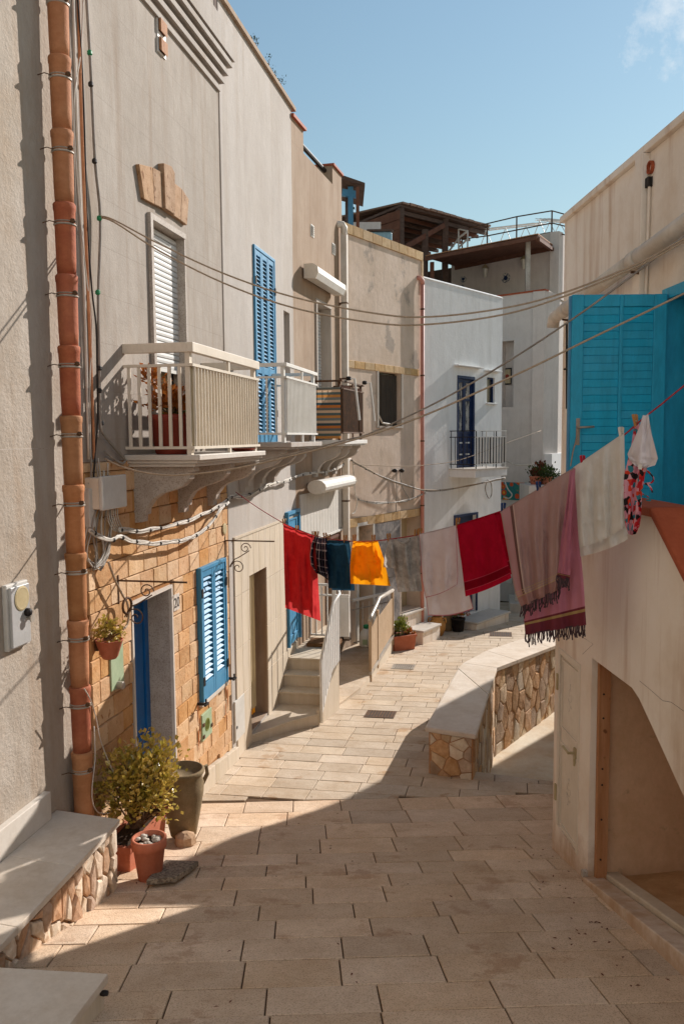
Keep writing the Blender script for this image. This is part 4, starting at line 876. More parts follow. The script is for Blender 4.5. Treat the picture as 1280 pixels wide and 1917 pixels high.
def navydoor(P, a, b, z0, z1, parent, glz):
    q = MB(); q.wb(P, a, a+.06, z0, z1, -.1, .02); q.wb(P, b-.06, b, z0, z1, -.1, .02); q.wb(P, a+.06, b-.06, z1-.07, z1, -.1, .02); q.build('door_frame', M['navy'], parent)
    mid = (a+b)/2
    for u, v in ((a+.062, mid-.003), (mid+.003, b-.062)):
        q = MB(); st = .06; zm = z0+(z1-z0)*glz
        q.wb(P, u, u+st, z0, z1-.072, -.09, -.04); q.wb(P, v-st, v, z0, z1-.072, -.09, -.04)
        for c, d in ((z0, z0+.12), (zm-.05, zm), (z0+(zm-z0)*.5-.04, z0+(zm-z0)*.5+.04), (z1-.16, z1-.072), (z1-.62, z1-.56)): q.wb(P, u+st, v-st, c, d, -.089, -.042)
        d_ = q.build('door_leaf', M['navy'], parent, bevel=.004)
        q = MB(); q.wb(P, u+st, v-st, z0, zm, -.088, -.06); q.build('door_panel', M['navy'], d_)
        q = MB(); q.wb(P, u+st, v-st, zm, z1-.15, -.085, -.075); q.build('pane', M['net'], d_)
        for z in (z0+.33, z0+.62): q = MB(); q.wb(P, u+st+.03, v-st-.02, z, z+.035, -.0595, -.045); q.build('painted_glint', M['white_paint'], d_)  # white strips painted in for the light glinting off the door
navydoor(H5, *nd, h5, .4)
q = MB(); q.wb(H5, *ld, -.14, -.1); q.build('door', M['navy'], h5); q = MB()
for k in range(4): u = ld[0]+.06+k*.24; q.wb(H5, u, u+.19, ld[2]+.2, ld[3]-.2, -.0995, -.07)
q.build('door_panel', M['navy'], h5, bevel=.01)
q = MB(); q.wb(H5, ld[0]-.05, ld[0], ld[2], ld[3]+.06, 0, .03); q.wb(H5, ld[1], ld[1]+.06, ld[2], ld[3]+.06, 0, .03); q.wb(H5, ld[0], ld[1], ld[3], ld[3]+.06, 0, .03); q.build('door_frame', M['navy'], h5)
q = MB(); q.wb(H5, 1.5, 3.2, -5.5, -4.66, .0, .6); q.build('step_base', M['plasterG'], h5); q = MB(); q.wb(H5, 1.47, 3.23, -4.659, -4.61, .0, .64); q.build('step_slab', M['white_marble'], h5, bevel=.006)
q = MB(); s0, s1 = 1.17, 2.76; q.wb(H5, s0, s1, -1.0, -.81, 0, .74); q.build('balcony_slab', M['plasterE'], h5, bevel=.01); q = MB(); q.wb(H5, s0-.02, s1+.02, -.809, -.785, 0, .77); q.build('slab_edge', M['white_marble'], h5)
rl = thingless('balcony_railing', h5, M['black_iron'])
for zz in (.13, -.02, -.68):
    q = MB(); q.bar(H5.pt(s0+.03, zz, .72), H5.pt(s1-.03, zz, .72), .02, .02); q.build('front_rail', M['white_paint'], rl)  # front of the dark iron railing coloured white for the light on it
    for s in (s0+.03, s1-.03): q = MB(); q.bar(H5.pt(s, zz, 0), H5.pt(s, zz, .71), .02, .02); q.build('side_rail', M['black_iron'], rl)
for i in range(22):
    s = s0+.05+(s1-s0-.1)*i/21; q = MB(); tall = i % 7 == 0
    q.bar(H5.pt(s, -.785 if tall else -.68, .72), H5.pt(s, .13 if tall else -.02, .72), .022, .022); q.build('baluster', M['white_paint'] if i % 2 else M['black_iron'], rl)  # every other front bar whitened to look like lit iron
for s in (s0+.03, s1-.03):
    for i in range(6):
        o = .04+.66*i/6; q = MB(); q.bar(H5.pt(s, -.785 if i in (0, 3) else -.68, o), H5.pt(s, .13 if i in (0, 3) else -.02, o), .014, .014); q.build('baluster', M['black_iron'], rl)

# ------------------------------------------------------------------ block with a roof terrace behind it
C6 = (.2426*25, 25.0); F6 = PL(C6, (.759, -.651)); S6 = PL(C6, (.47, .883)); B6 = (.2581*28, 28.0); FB = PL(B6, (.759, -.651)); SB = PL(B6, (.47, .883))
h6 = thing('house', 'shaded grey house with a roof terrace and tall wall niches behind the white house', 'house', (C6[0], C6[1], gz(25)), 'houses along the lane')
n6 = (F6.S(934, 700), F6.S(961, 700), F6.Z(950, 762), F6.Z(950, 638))
z6 = F6.Z(1015, 541)-.05
wall(F6, -8, 0, -6, z6, [(*n6, .4, M['plasterF'])], M['plasterF'], h6, ret=.96); nS = (S6.S(1022, 700), S6.S(1036, 700), S6.Z(1029, 760), S6.Z(1029, 640)); wall(S6, 0, 3.6, -6, z6, [(*nS, .3)], M['plasterF'], h6, ret=.36)
q = MB(); q.slab([(p.x, p.y) for p in (F6.pt(-8, 0, -.96), F6.pt(-1.1, 0, -.96), S6.pt(3.6, 0, -.36), F6.pt(-8, 0, -5))], -6, z6-.5); q.build('terrace', M['plasterF'], h6)
q = MB(); q.wb(F6, -8, .02, z6, z6+.05, -.2, .03); q.build('red_coping', M['copingred'], h6); q = MB(); q.wb(S6, 0.04, 3.6, z6, z6+.05, -.2, .03); q.build('wall_coping', M['plasterF'], h6)
q = MB(); q.wb(F6, n6[0]-1, n6[1]+.02, n6[2]-.02, n6[3]+.02, -.45, -.4); q.wb(S6, nS[0], nS[1], nS[2], nS[3], -.32, -.29); q.build('niche_back', M['plasterF'], h6)
zt6 = 6.72
wall(FB, -4.2, 0, -6, zt6, [], M['plasterF'], h6, ret=.3); wall(SB, 0, 1.2, -6, zt6, [], M['plasterF'], h6, ret=.3)
q = MB(); q.slab([(p.x, p.y) for p in (FB.pt(-4.2, 0, -.3), FB.pt(-.3, 0, -.3), SB.pt(1.2, 0, -.3), FB.pt(-4.2, 0, -3))], -6, zt6-.1); q.build('upper_storey', M['plasterF'], h6)
pc = thing('framed_picture', 'small framed picture with a red motif hanging in the shaded wall niche', 'picture', F6.w(948, 704, -.38))
a, b, c, d = F6.S(942, 704, -.38), F6.S(957, 704, -.38), F6.Z(948, 720, -.38), F6.Z(948, 689, -.38)
q = MB(); q.wb(F6, a, b, c, d, -.399, -.37); q.build('frame', M['black_iron'], pc); q = MB(); q.wb(F6, a+.03, b-.03, c+.04, d-.04, -.3695, -.368); q.build('mount', M['curtain'], pc)
q = MB(); q.lathe(F6.pt((a+b)/2, (c+d)/2, -.3675), [(.07, 0), (.06, .003)], 12, ax=F6.n); q.build('motif', M['darkterra'], pc)
for px, py, rad, l in ((946.5, 520, .17, 'largest painted plate on the terrace wall under the pergola'), (867, 522, .12, 'upper painted plate of the pair at the left of the terrace wall'), (867, 536.5, .09, 'lowest painted plate on the terrace wall')):
    p = FB.w(px, py, .0); t = thing('wall_plate', l, 'plate', p, 'painted plates on the terrace wall')
    q = MB(); q.lathe(p, [(rad, .0), (rad, .015), (rad*.93, .03), (rad*.7, .012)], 24, ax=FB.n); q.build('rim', M['plate_blue'], t, smooth=True)
    q = MB(); q.lathe(p, [(rad*.45, .0125), (rad*.4, .018)], 16, ax=FB.n); q.build('centre', M['navy'], t)
for px, py, l in ((908, 510, 'white glass wall lantern at the middle of the terrace wall'), (980, 494, 'white glass wall lantern beside the right pergola post')):
    p = FB.w(px, py, .14); t = thing('wall_lantern', l, 'lantern', p, 'lanterns on the terrace wall')
    q = MB(); q.lathe(p-V((0, 0, .16)), [(.05, 0), (.1, .3), (.1, .31)], 6); q.build('glass', M['lampglass'], t)
    q = MB(); q.lathe(p+V((0, 0, .151)), [(.13, 0), (.05, .1), (.02, .14)], 6); q.build('cap', M['brass'], t); q = MB(); q.bar(p+V((0, 0, .2)), p+V((0, 0, .2))-FB.n*.14, .03, .03); q.build('arm', M['brass'], t)
# terrace pergola
pg = thing('pergola', 'brown slatted terrace pergola roof on two posts below the metal roof railing', 'pergola', FB.pt(-2, 4.3, 1))
A, B = F6.w(796, 482, .3), F6.w(1007, 441, .3); C, D = FB.w(1034, 461, .02), FB.w(858, 500, .02)
D = FB.w(852, 498, .02)
n = 15
for i in range(n):
    u, v = i/n, (i+.86)/n; a, b, c, d = A.lerp(D, u), B.lerp(C, u), B.lerp(C, v), A.lerp(D, v); up = V((0, 0, .03))
    q = MB(); q.hexa([a, b, c, d, a+up, b+up, c+up, d+up]); q.build('roof_board', M['redwood'], pg)
q = MB(); up = V((0, 0, .05)); q.hexa([A+up, B+up, C+up, D+up]+[p+up*1.5 for p in (A, B, C, D)]); q.build('roof_cover', M['plank'], pg)
q = MB(); q.bar(A-V((0, 0, .05)), B-V((0, 0, .05)), .1, .1); q.bar(D-V((0, 0, .06)), C-V((0, 0, .06)), .1, .14); q.bar(B-V((0, 0, .1)), C-V((0, 0, .1)), .1, .1); q.build('beam', M['redwood'], pg)
for px, o, l, mt_ in ((988, -.1, 455, M['steel']), (808.5, -.1, 485, M['redwood'])):
    a = F6.w(px, l, o); q = MB(); q.bar(V((a.x, a.y, z6-.45)), V((a.x, a.y, A.z+(B.z-A.z)*.0-.08 if px < 900 else a.z+.15)), .13, .13); q.build('post', mt_, pg)
# roof railing with drying racks
rr_ = thing('roof_railing', 'thin metal roof railing above the terrace house', 'railing', FB.pt(-2, zt6, -.2))
P = lambda x, y, o=-.2: FB.w(x, y, o)
q = MB()
for pts in ([P(862, 430), P(912, 418), P(967, 405), P(1033, 394), P(1062, 402)], [P(866, 447), P(912, 441), P(967, 430), P(1033, 417), P(1062, 424)], [P(912, 462), P(967, 446), P(1033, 434), P(1062, 440)]): q.tube(pts, .022, 6)
q.build('rail', M['rusty'], rr_)
for px, t0 in ((865, 429), (912, 418), (967, 405), (1033, 394)):
    a = P(px, t0); q = MB(); q.tube([a, V((a.x, a.y, zt6-.1))], .026, 6); q.build('post', M['rusty'], rr_)
q = MB()
for a, b in (((858, 428), (858, 466)), ((875, 432), (875, 464)), ((858, 428), (875, 432)), ((858, 445), (875, 432)), ((858, 463), (875, 447)), ((840, 470), (858, 446)), ((858, 466), (875, 464))): q.bar(P(*a, .4), P(*b, .4), .05, .05)
q.build('ladder_frame', M['white_paint'], rr_)
for (x0, x1, y0, y1, l) in ((895, 1000, 432, 420, 'left wire drying rack on the roof behind the railing'), (1002, 1056, 412, 418, 'right wire drying rack on the roof behind the railing')):
    a = P(x0, y0, -1.2); b = P(x1, y1, -1.2); t = thing('drying_rack', l, 'drying rack', (a.x, a.y, zt6), 'wire drying racks on the roof'); q = MB()
    for k in range(7):
        o = FB.n*(-.15*k)+V((0, 0, .06*(k % 2 == 0)+.03*k)); q.tube([a+o, b+o], .012, 4)
    for u in (0, .33, .66, 1): q.tube([a.lerp(b, u), a.lerp(b, u)-FB.n*.9+V((0, 0, .2))], .012, 4)
    q.build('wire_top', M['white_paint'], t); q = MB()
    for u in (.15, .5, .85):
        m = a.lerp(b, u); q.tube([m, V((m.x, m.y, zt6-.1))+FB.d*.4], .014, 4); q.tube([m, V((m.x, m.y, zt6-.1))-FB.d*.4], .014, 4)
    q.build('leg', M['white_paint'], t)
# stored things in the dark corner of the terrace
q = MB(); a = F6.pt(-6.0, z6-.5, -1.2)
for s in (-6.2, -5.7, -5.2): q.bar(F6.pt(s, z6-.5, -1.0), F6.pt(s, z6+1.6, -1.0), .06, .06)
q.bar(F6.pt(-6.2, z6+1.3, -1.0), F6.pt(-5.2, z6+1.3, -1.0), .06, .06); q.bar(F6.pt(-6.2, z6+.3, -1.0), F6.pt(-5.2, z6+1.6, -1.0), .05, .05)
tag(q.build('metal_stand', M['white_paint']), None, 'white metal frame standing in the dark corner of the terrace', 'metal stand')
q = MB(); q.wb(F6, -8, -4.4, z6-.5, zt6-.6, -3.4, -3.1); q.build('recess_shade_panel', M['darkwood'], h6)  # dark panel whose colour stands in for the shade of the recess
# mosaic panel, planter ledge and steps low down
pm = F6.w(962, 919, .02); a, b, c, d = F6.S(938, 919, .02), F6.S(985, 919, .02), F6.Z(962, 936, .02), F6.Z(962, 903, .02)
def flowers(t, lk, mixc, rng, col):
    g = N(t, 'ShaderNodeNewGeometry'); v = N(t, 'ShaderNodeTexVoronoi', Scale=4.6); lk(g.outputs['Position'], v.inputs['Vector'])
    k = mixc(rng(v.outputs['Distance'], .42, .47), lin('#c9562f'), col); k = mixc(rng(v.outputs['Distance'], .2, .25), lin('#e0a23a'), k)
    return k
q = MB(); q.wb(F6, a, b, c, d, 0.001, .03); tag(q.build('painted_panel', mat('floral_panel', '#2f6f7d', '#3d7f66', 6, bump=0, uvpat=flowers)), None, 'teal panel painted with orange flowers on the shaded house wall', 'painted panel')
q = MB(); q.slab([(5.35, 23.6), (6.9, 23.6), (6.9, 24.9), (5.35, 24.9)], -6, -1.42); q.build('terrace_ledge', M['plasterF'], h6)
q = MB(); q.wb(S6, .1, 4, -1.5, -.55, .0, .25); q.build('tiled_ledge', M['plasterE'], h6)
q = MB(); q.slab([(4.75, 23.2), (5.3, 23.0), (5.6, 24.2), (5.0, 24.6)], -6, -4.75); q.slab([(4.95, 23.5), (5.4, 23.35), (5.6, 24.3), (5.2, 24.6)], -4.749, -4.45); q.build('entrance_step', M['white_marble'], h6)
q = MB(); q.wb(F6, F6.S(948, 1100, .02), F6.S(958, 1100, .02), -4.6, -2.9, 0, .03); q.build('side_door', M['white_paint'], h6)
# ------------------------------------------------------------------ roof clutter behind the grey house
DK = PL((.0723*27, 27.0), (H5.d.x, H5.d.y)); dk = thing('roof_shed', 'dark timber roof shed with a tiled lean-to roof and open slatted front', 'roof shed', DK.pt(1, 4, -1))
A, B = DK.w(750, 386), DK.w(916, 429); A2, B2 = A-DK.n*3.2+V((0, 0, -.5)), B-DK.n*3.2+V((0, 0, -.5))
q = MB(); up = V((0, 0, .08)); q.hexa([A, B, B2, A2, A+up, B+up, B2+up, A2+up]); q.build('roof', M['darkwood'], dk)
for i in range(14):
    u0, u1 = i/14, (i+.9)/14; a, b = A.lerp(B, u0), A.lerp(B, u1); q = MB(); h = V((0, 0, .085)); k = V((0, 0, .14+.03*rnd.random()))
    q.hexa([a+h+DK.n*.08, b+h+DK.n*.08, b+h-DK.n*3, a+h-DK.n*3, a+k+DK.n*.08, b+k+DK.n*.08, b+h-DK.n*3+V((0, 0, .05)), a+h-DK.n*3+V((0, 0, .05))]); q.build('roof_tile_row', M['rooftile'], dk)
for i in range(8):
    o = .35*i+.15; q = MB(); q.bar(A-DK.n*o-V((0, 0, .1+.5*o/3.2)), B-DK.n*o-V((0, 0, .1+.5*o/3.2)), .08, .12); q.build('rafter', M['redwood'] if i % 2 else M['darkwood'], dk)
for px, y1 in ((750, 386), (833, 407), (795, 430)):
    a = DK.w(px, y1, -.1); q = MB(); q.bar(V((a.x, a.y, 4.5)), a, .2, .2); q.build('post', M['darkwood'], dk)
q = MB(); q.bar(DK.w(757, 462, -.08), DK.w(830, 421, -.08), .12, .16); q.build('brace', M['redwood'], dk)
sd = PL((A.x, A.y), (-DK.n.x, -DK.n.y))
for i in range(5):
    q = MB(); z1 = A.z-.1; q.wp(sd, [(0.05, z1-.3*(i+1)+.01), (1.5, z1-.3*(i+1)-.1), (1.5, z1-.3*i-.16), (.05, z1-.3*i)], -.03, .03); q.build('side_plank', M['redwood'], dk)
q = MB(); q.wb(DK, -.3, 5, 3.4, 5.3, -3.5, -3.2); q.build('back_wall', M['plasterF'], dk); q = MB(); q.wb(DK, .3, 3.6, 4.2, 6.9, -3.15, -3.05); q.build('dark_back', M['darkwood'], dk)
KP = PL((0, 18), (1, 0)); kp = thing('roof_kiosk', 'small blue and brown timber shelter on the roof beside the white downpipe', 'roof shelter', (.15, 18, 4))
W_ = lambda x, y, o=0: KP.w(x, y, o)
q = MB(); a, b = W_(632, 333), W_(683, 347); q.hexa([a, b, b-KP.n*1.6, a-KP.n*1.6, a+V((0, 0, .1)), b+V((0, 0, .06)), b-KP.n*1.6+V((0, 0, .2)), a-KP.n*1.6+V((0, 0, .25))]); q.build('roof', M['darkwood'], kp)
for px, wd, mt_, o in ((656, .11, M['blue'], -.3), (669, .07, M['redwood'], 0), (650, .1, M['darkwood'], -.5)):
    a = W_(px, 350, o); q = MB(); q.bar(V((a.x, a.y, 3.6)), a, wd, wd); q.build('post', mt_, kp)
q = MB(); q.bar(W_(640, 360, -.3), W_(667, 364, -.3), .1, .14); q.build('beam', M['blue'], kp)
q = MB(); a, b = H4.pt(.2, 0, -3.2), H4.pt(2.0, 0, -3.2); RP = PL((.3, 21.5), (1, 0)); q.wb(RP, RP.S(664, 430)-.3, RP.S(735, 430)-.3, 3, RP.Z(700, 415), -.3, 0); tag(q.build('roof_wall', M['plasterF']), None, 'low plain parapet wall on the roof left of the timber shed', 'parapet wall')
tk = thing('water_tank', 'pale blue water tank half hidden behind the yellow stone trim', 'water tank', RP.w(711, 455, .6)); a = RP.w(711, 455, .7)
q = MB(); q.wb(RP, RP.S(690, 440, .7), RP.S(733, 440, .7), 3.6, RP.Z(711, 436, .7), .3, .9); q.build('tank', M['water'], tk, bevel=.05); q = MB(); q.wb(RP, RP.S(686, 440, .7), RP.S(736, 440, .7), RP.Z(711, 436, .7)+.001, RP.Z(711, 433, .7), .25, .95); q.build('lid', M['darkwood'], tk)
# ================================================================== RIGHT SIDE
r2 = thing('house', 'cream house on the right with a sloping fat white pipe and a blue plank door', 'house', R2.pt(0, -3.5, 0), 'houses along the lane')
dz0, dz1, ds0, ds1 = -1.4, 1.2, -1.02, .05
wall(R2, -3.8, 2.73, -5.4, 2.42, [(ds0, ds1, dz0, dz1, .3, M['granite'])], M['plasterG'], r2)
q = MB(); q.wb(R2, -3.8, 2.73, -5.4, 2.2, -5, -.56); q.build('house_body', M['plasterG'], r2)
q = MB(); q.wb(R2, -3.84, 2.77, 2.421, 2.49, -.4, .05); q.build('roof_coping', M['plasterG'], r2, bevel=.01)
q = MB(); a, b = R2.S(1200, 400), R2.S(1214, 400); q.wb(R2, min(a, b), max(a, b), -1.4, 2.418, -.002, .07); q.build('pilaster', M['plasterG'], r2, bevel=.008)
s_ = R2.S(1221, 290); q = MB(); q.lathe(R2.pt(s_, 2.28, -.02), [(.055, 0), (.055, .05), (.045, .05), (.045, .01)], 16, ax=R2.n); q.build('outlet', M['copingred'], r2); q = MB(); q.wb(R2, s_-.02, s_+.08, 2.12, 2.2, -.002, .04); q.build('outlet_trough', M['black_iron'], r2)
q = MB(); q.tube([R2.pt(s_, 2.2, .02), R2.pt(s_+.02, 1.2, .02)], .012, 6); q.build('thin_pipe', M['plasterG'], r2)
q = MB(); q.wp(R2, [(s_+.03, 2.12), (s_+.12, 2.12), (s_+.05, 1.5)], -.001, .006); q.build('painted_gap_shadow', M['black_iron'], r2)  # flat black wedge painted on the wall for the shadow in a gap
fp = thing('sloping_drainpipe', 'fat white drainpipe sloping across the cream wall with wire straps', 'drainpipe', R2.w(1160, 500, .12))
a, b = R2.w(1040, 592, .15), R2.w(1345, 372, .13); d = (b-a).normalized()
for k, (u, v) in enumerate(((0, .1), (.1, .62), (.62, 1))):
    q = MB(); q.tube([a.lerp(b, u), a.lerp(b, v-.012)], .07, 16); q.build('pipe_length', M['pvc'], fp, smooth=True)
    q = MB(); q.tube([a.lerp(b, v-.03), a.lerp(b, v+.012)], .078, 16); q.build('pipe_socket', M['pvc'], fp, smooth=True)
    q = MB(); p = a.lerp(b, v-.035); q.tube([p-V((0, 0, .085)), p-V((0, 0, .1))-R2.n*.12], .012, 6); q.build('strap', M['rusty'], fp)
q = MB(); q.tube([a+d*.12, a-d*.02, a-d*.08-V((0, 0, .03)), a-d*.1-V((0, 0, .1))], .069, 14); q.build('elbow', M['pvc'], fp, smooth=True)
# frame and open door leaf
q = MB()
q.wb(R2, ds1-.09, ds1, dz0, dz1, -.25, .015); q.wb(R2, ds0, ds0+.09, dz0, dz1, -.25, .015); q.wb(R2, ds0+.09, ds1-.09, dz1-.09, dz1, -.25, .015)
q.build('door_frame', M['teal'], r2, bevel=.006)
q = MB(); q.wb(R2, ds0, ds1, dz0, dz1, -.3, -.28); q.build('inner_curtain', M['plasterF'], r2)
q = MB(); q.wb(R2, ds1-.42, ds1-.26, dz0, dz1-.09, -.27, -.2); q.build('inner_leaf', M['deepblue'], r2)
LF = PL((2.675, 6.9), (1, 0)); dl = thingless('door_leaf', r2, None)
la, lb, lz0, lz1 = LF.S(1066, 800), -.005, -1.38, LF.Z(1150, 551)
m0, m1 = LF.S(1154, 800), LF.S(1161, 800); i0, i1 = LF.S(1088, 800), LF.S(1217, 800)
q = MB(); q.wb(LF, la, i0, lz0, lz1, -.03, .02); q.wb(LF, i1, lb, lz0, lz1, -.03, .02); q.wb(LF, m0+.0005, m1-.0005, lz0+.0, lz1-.001, -.03, .022)
for a, b in ((i0, m0), (m1, i1)): q.wb(LF, a, b, lz1-.1, lz1-.001, -.029, .019); q.wb(LF, a, b, lz0, lz0+.15, -.029, .019); q.wb(LF, a, b, LF.Z(1200, 880)-.03, LF.Z(1200, 880)+.0, -.029, .017)
q.build('leaf_frame', M['teal'], dl, bevel=.006)
pu = unit('board', M['teal'], (.002, .05, .2)); nb = 35; zb0, zb1 = lz0+.15, lz1-.1
for a, b in ((i0, m0), (m1, i1)):
    for i in range(nb): h = (zb1-zb0)/nb; piece('board', pu, dl, frame(LF, (a+b)/2, zb0+(i+.5)*h, -.02, b-a, h, .026))
q = MB(); q.wb(LF, LF.S(1066, 800)-.018, LF.S(1066, 800)-.001, lz0, lz1-.01, -.03, .0); q.build('leaf_edge', M['blue'], dl)
hx, hz = LF.sz(1080, 800); q = MB(); q.wb(LF, hx-.016, hx+.016, LF.Z(1080, 833), LF.Z(1080, 783), .02, .026); q.build('handle_plate', M['steel'], dl, bevel=.003)
q = MB(); q.tube([LF.pt(hx, hz, .02), LF.pt(hx, hz, .06), LF.pt(hx+.015, hz, .07), LF.pt(hx+.12, hz+.004, .07)], .009, 8); q.build('handle', M['steel'], dl, smooth=True)
q = MB(); q.tube([LF.pt(hx-.005, hz-.02, .035), LF.pt(hx-.02, hz-.12, .035), LF.pt(hx-.04, hz-.2, .03), LF.pt(hx-.055, hz-.32, .02)], .005, 5); q.build('handle_cord', M['rope'], dl)
q = MB(); q.tube([R2.w(1060.5, 605, .06), R2.w(1060.5, 765, .06)], .012, 6); q.tube([R2.w(1060.5, 690, .06), R2.w(1056, 691, .1)], .012, 6); q.build('shutter_bolt', M['black_iron'], r2)
# stair block in front of it
r1 = thing('stair_block', 'cream outside staircase block with terracotta coping, white closet door and raw niche', 'staircase', R1.pt(0, -3.6, 0))
cd0, cd1, cz0, cz1 = -.66, -.1, -3.33, -1.78
TP = lambda s: -.5 if s > -1.99 else -.5-.7*(-1.99-s)
wall(R1, -.9, 0, -5.2, -1.66, [(cd0, cd1, cz0, cz1, .04)], M['plasterG'], r1, ret=.12, name='front_wall')
q = MB()
up = [(-.9, -1.66), (0, -1.66), (0, -.5), (-1.99, -.5), (-5.3, TP(-5.3)), (-5.3, -3.6), (-4.4, -3.18), (-2.43, -2.05), (-2.0, -1.81), (-1.78, -1.69), (-1.66, -1.655)]
q.wp(R1, up[::-1], -.14, 0); q.build('stair_wall', M['plasterG'], r1)
q = MB(); q.wp(R1, [(0, -1.7), (0, -1.42), (-1.9, -1.42), (-4.7, -3.4), (-4.3, -3.2), (-2.43, -2.08), (-1.7, -1.69)], -.868, -.141); q.build('stair_flight', M['niche'], r1)
q = MB(); q.wb(R1, -.9, -.001, -5.2, -1.701, -.868, -.125); q.build('closet_body', M['niche'], r1)
q = MB(); q.wp(R1, [(.04, -.498), (-1.985, -.498), (-1.975, -.438), (.04, -.438)], -.24, .045); q.wp(R1, [(-1.987, -.5), (-5.3, TP(-5.3)), (-5.3, TP(-5.3)+.075), (-1.977, -.437)], -.24, .045); q.build('coping', M['copingred'], r1, bevel=.012)
# closet door
q = MB(); t = .05
q.wb(R1, cd0, cd0+t, cz0, cz1, -.039, .006); q.wb(R1, cd1-t, cd1, cz0, cz1, -.039, .006); q.wb(R1, cd0+t, cd1-t, cz1-t, cz1, -.039, .006); q.build('door_frame', M['cream_paint'], r1, bevel=.004)
q = MB(); q.wb(R1, cd0+t+.003, cd1-t-.003, cz0, cz1-t-.003, -.039, -.012); cdr = q.build('closet_door', M['cream_paint'], r1)
zh = R1.Z(1075, 1415); q = MB()
for u0, u1, z0, z1 in ((cd0+t+.02, cd1-t-.02, zh+.1, cz1-t-.03), (cd0+t+.02, cd1-t-.02, cz0+.03, zh-.02)):
    for a, b, c, d in ((u0, u0+.018, z0, z1), (u1-.018, u1, z0, z1), (u0+.018, u1-.018, z0, z0+.018), (u0+.018, u1-.018, z1-.018, z1)): q.wb(R1, a, b, c, d, -.012, -.003)
q.build('door_moulding', M['cream_paint'], cdr)
hs_ = cd0+.12; q = MB(); q.wb(R1, hs_-.03, hs_+.02, zh-.06, zh+.06, -.011, .004); q.tube([R1.pt(hs_, zh+.02, .0), R1.pt(hs_, zh+.02, .05), R1.pt(hs_+.12, zh+.03, .055)], .011, 7); q.wb(R1, hs_-.025, hs_-.01, zh-.08, zh-.03, .0, .012); q.build('handle', M['brass'], cdr)
for zc in ((cz0+cz1)/2+.42, cz0+.4):
    q = MB(); pts = []
    for k in range(40): pts.append(R1.pt((cd0+cd1)/2+.05*math.sin(k*.55)*math.sin(k*.08+.4), zc-.13+.26*k/40+.02*math.cos(k*.9), -.0115))
    q.tube(pts, .0014, 3); q.build('etched_scroll', M['steel'], cdr)
for z in (cz0+.28, cz1-.3): q = MB(); q.wb(R1, cd1-.02, cd1+.015, z-.07, z+.07, .0065, .018); q.build('hinge', M['brass'], r1)
# niche: post, floor, kerb
nb0 = R1.pt(-.905, 0, 0); NP = PL((nb0.x, nb0.y), (1, .045))
q = MB(); u0, u1 = NP.S(1114, 1640, .03), NP.S(1134, 1640, .03); v0, v1 = NP.S(1121, 1250, .03), NP.S(1142, 1250, .03)
q.wp(NP, [(u0, -3.4), (u1, -3.4), (v1, -1.66), (v0, -1.66)], .002, .05); ps = q.build('post', M['plank'], r1)
for y in (1300, 1345, 1440, 1470, 1535, 1610):
    s_, z_ = NP.sz(1131-(y-1250)*.02, y, .05); q = MB(); q.lathe(NP.pt(s_, z_, .05), [(.008, 0), (.008, .003)], 8, ax=NP.n); q.build('screw', M['black_iron'], ps)
kz = lambda s: -3.38+.274*(-.87-s)
q = MB(); q.add([R1.pt(-.85, kz(-.85)-.02, -.1), R1.pt(-6, kz(-6)-.02, -.1), R1.pt(-6, kz(-6)+.03, -.868), R1.pt(-.85, kz(-.85)+.03, -.868)], [(0, 1, 2, 3)]); q.build('niche_floor', M['nichefloor'], r1)
q = MB(); q.wb(R1, -6, -.9, -4.5, -1.0, -.9, -.869); q.build('niche_back', M['niche'], r1)
q = MB(); q.wb(R1, -6.1, -5.3, -5.2, -1.9, -.87, 0); q.build('lower_pier', M['plasterG'], r1)
for k in range(6):
    a, b = -.875-.85*k, -.875-.85*(k+1)+.004
    q = MB(); q.wp(R1, [(b, -5), (a, -5), (a, kz(a)), (b, kz(b))], -.11, .035); q.build('kerb_stone', M['plasterG'], r1, bevel=.008)
q = MB(); q.wp(R1, [(-6, -4.6), (-.88, -4.6), (-.88, kz(-.88)+.03), (-6, kz(-6)+.03)], -.24, -.125); q.build('inner_kerb', M['travertine'], r1, bevel=.01)
q = MB(); q.wb(R1, -.905, -.865, kz(-.87), kz(-.87)+.05, .0, .04); q.build('stone_chip', M['granite'], r1)
for pts in (((1197, 1275), (1215, 1290), (1240, 1312), (1256, 1315), (1280, 1332)), ((1083, 1190), (1095, 1196), (1110, 1206), (1090, 1225))):
    q = MB(); q.tube([R1.w(x, y, .0) for x, y in pts], .0013, 4); q.build('crack', M['rusty'], r1)
# unseen house added behind it, its outline shaped to throw shade over the lane
K0 = V((3.64, 11.85)); Km = V((4.96, 14.27)); fd = V((2.08, 2.78)).normalized()
r3 = thing('house', 'unseen cream house added behind the right-hand house to shade the lane', 'house', (6, 14, -4.6), 'houses along the lane')
K1 = Km+fd*11
q = MB(); Kn = Km+fd*1.7; Ke = Kn+V((.662, .75))*7; Kf = Km+fd*6.5; ki = V((.8, -.6))*2.6
q.slab([(K0.x, K0.y), (9.5, 11.6), (14, 17), (Ke.x, Ke.y), (Kn.x, Kn.y), (Km.x, Km.y)], -5.4, .95); q.build('wall', M['plasterG'], r3)
q = MB(); q.slab([(p.x, p.y) for p in (Kn+fd*.002, Kf, Kf+ki, Kn+ki*.25+fd*.002)][::-1], -.75, .949); q.build('upper_storey', M['plasterG'], r3)  # raised on posts so sun passes beneath it to the sunken yard
q = MB(); q.slab([(p.x, p.y) for p in (K0, V((9.5, 11.6)), V((14, 17)), Kf+ki, Kf, Km)], .951, 1.0); q.build('roof_coping', M['plasterG'], r3)
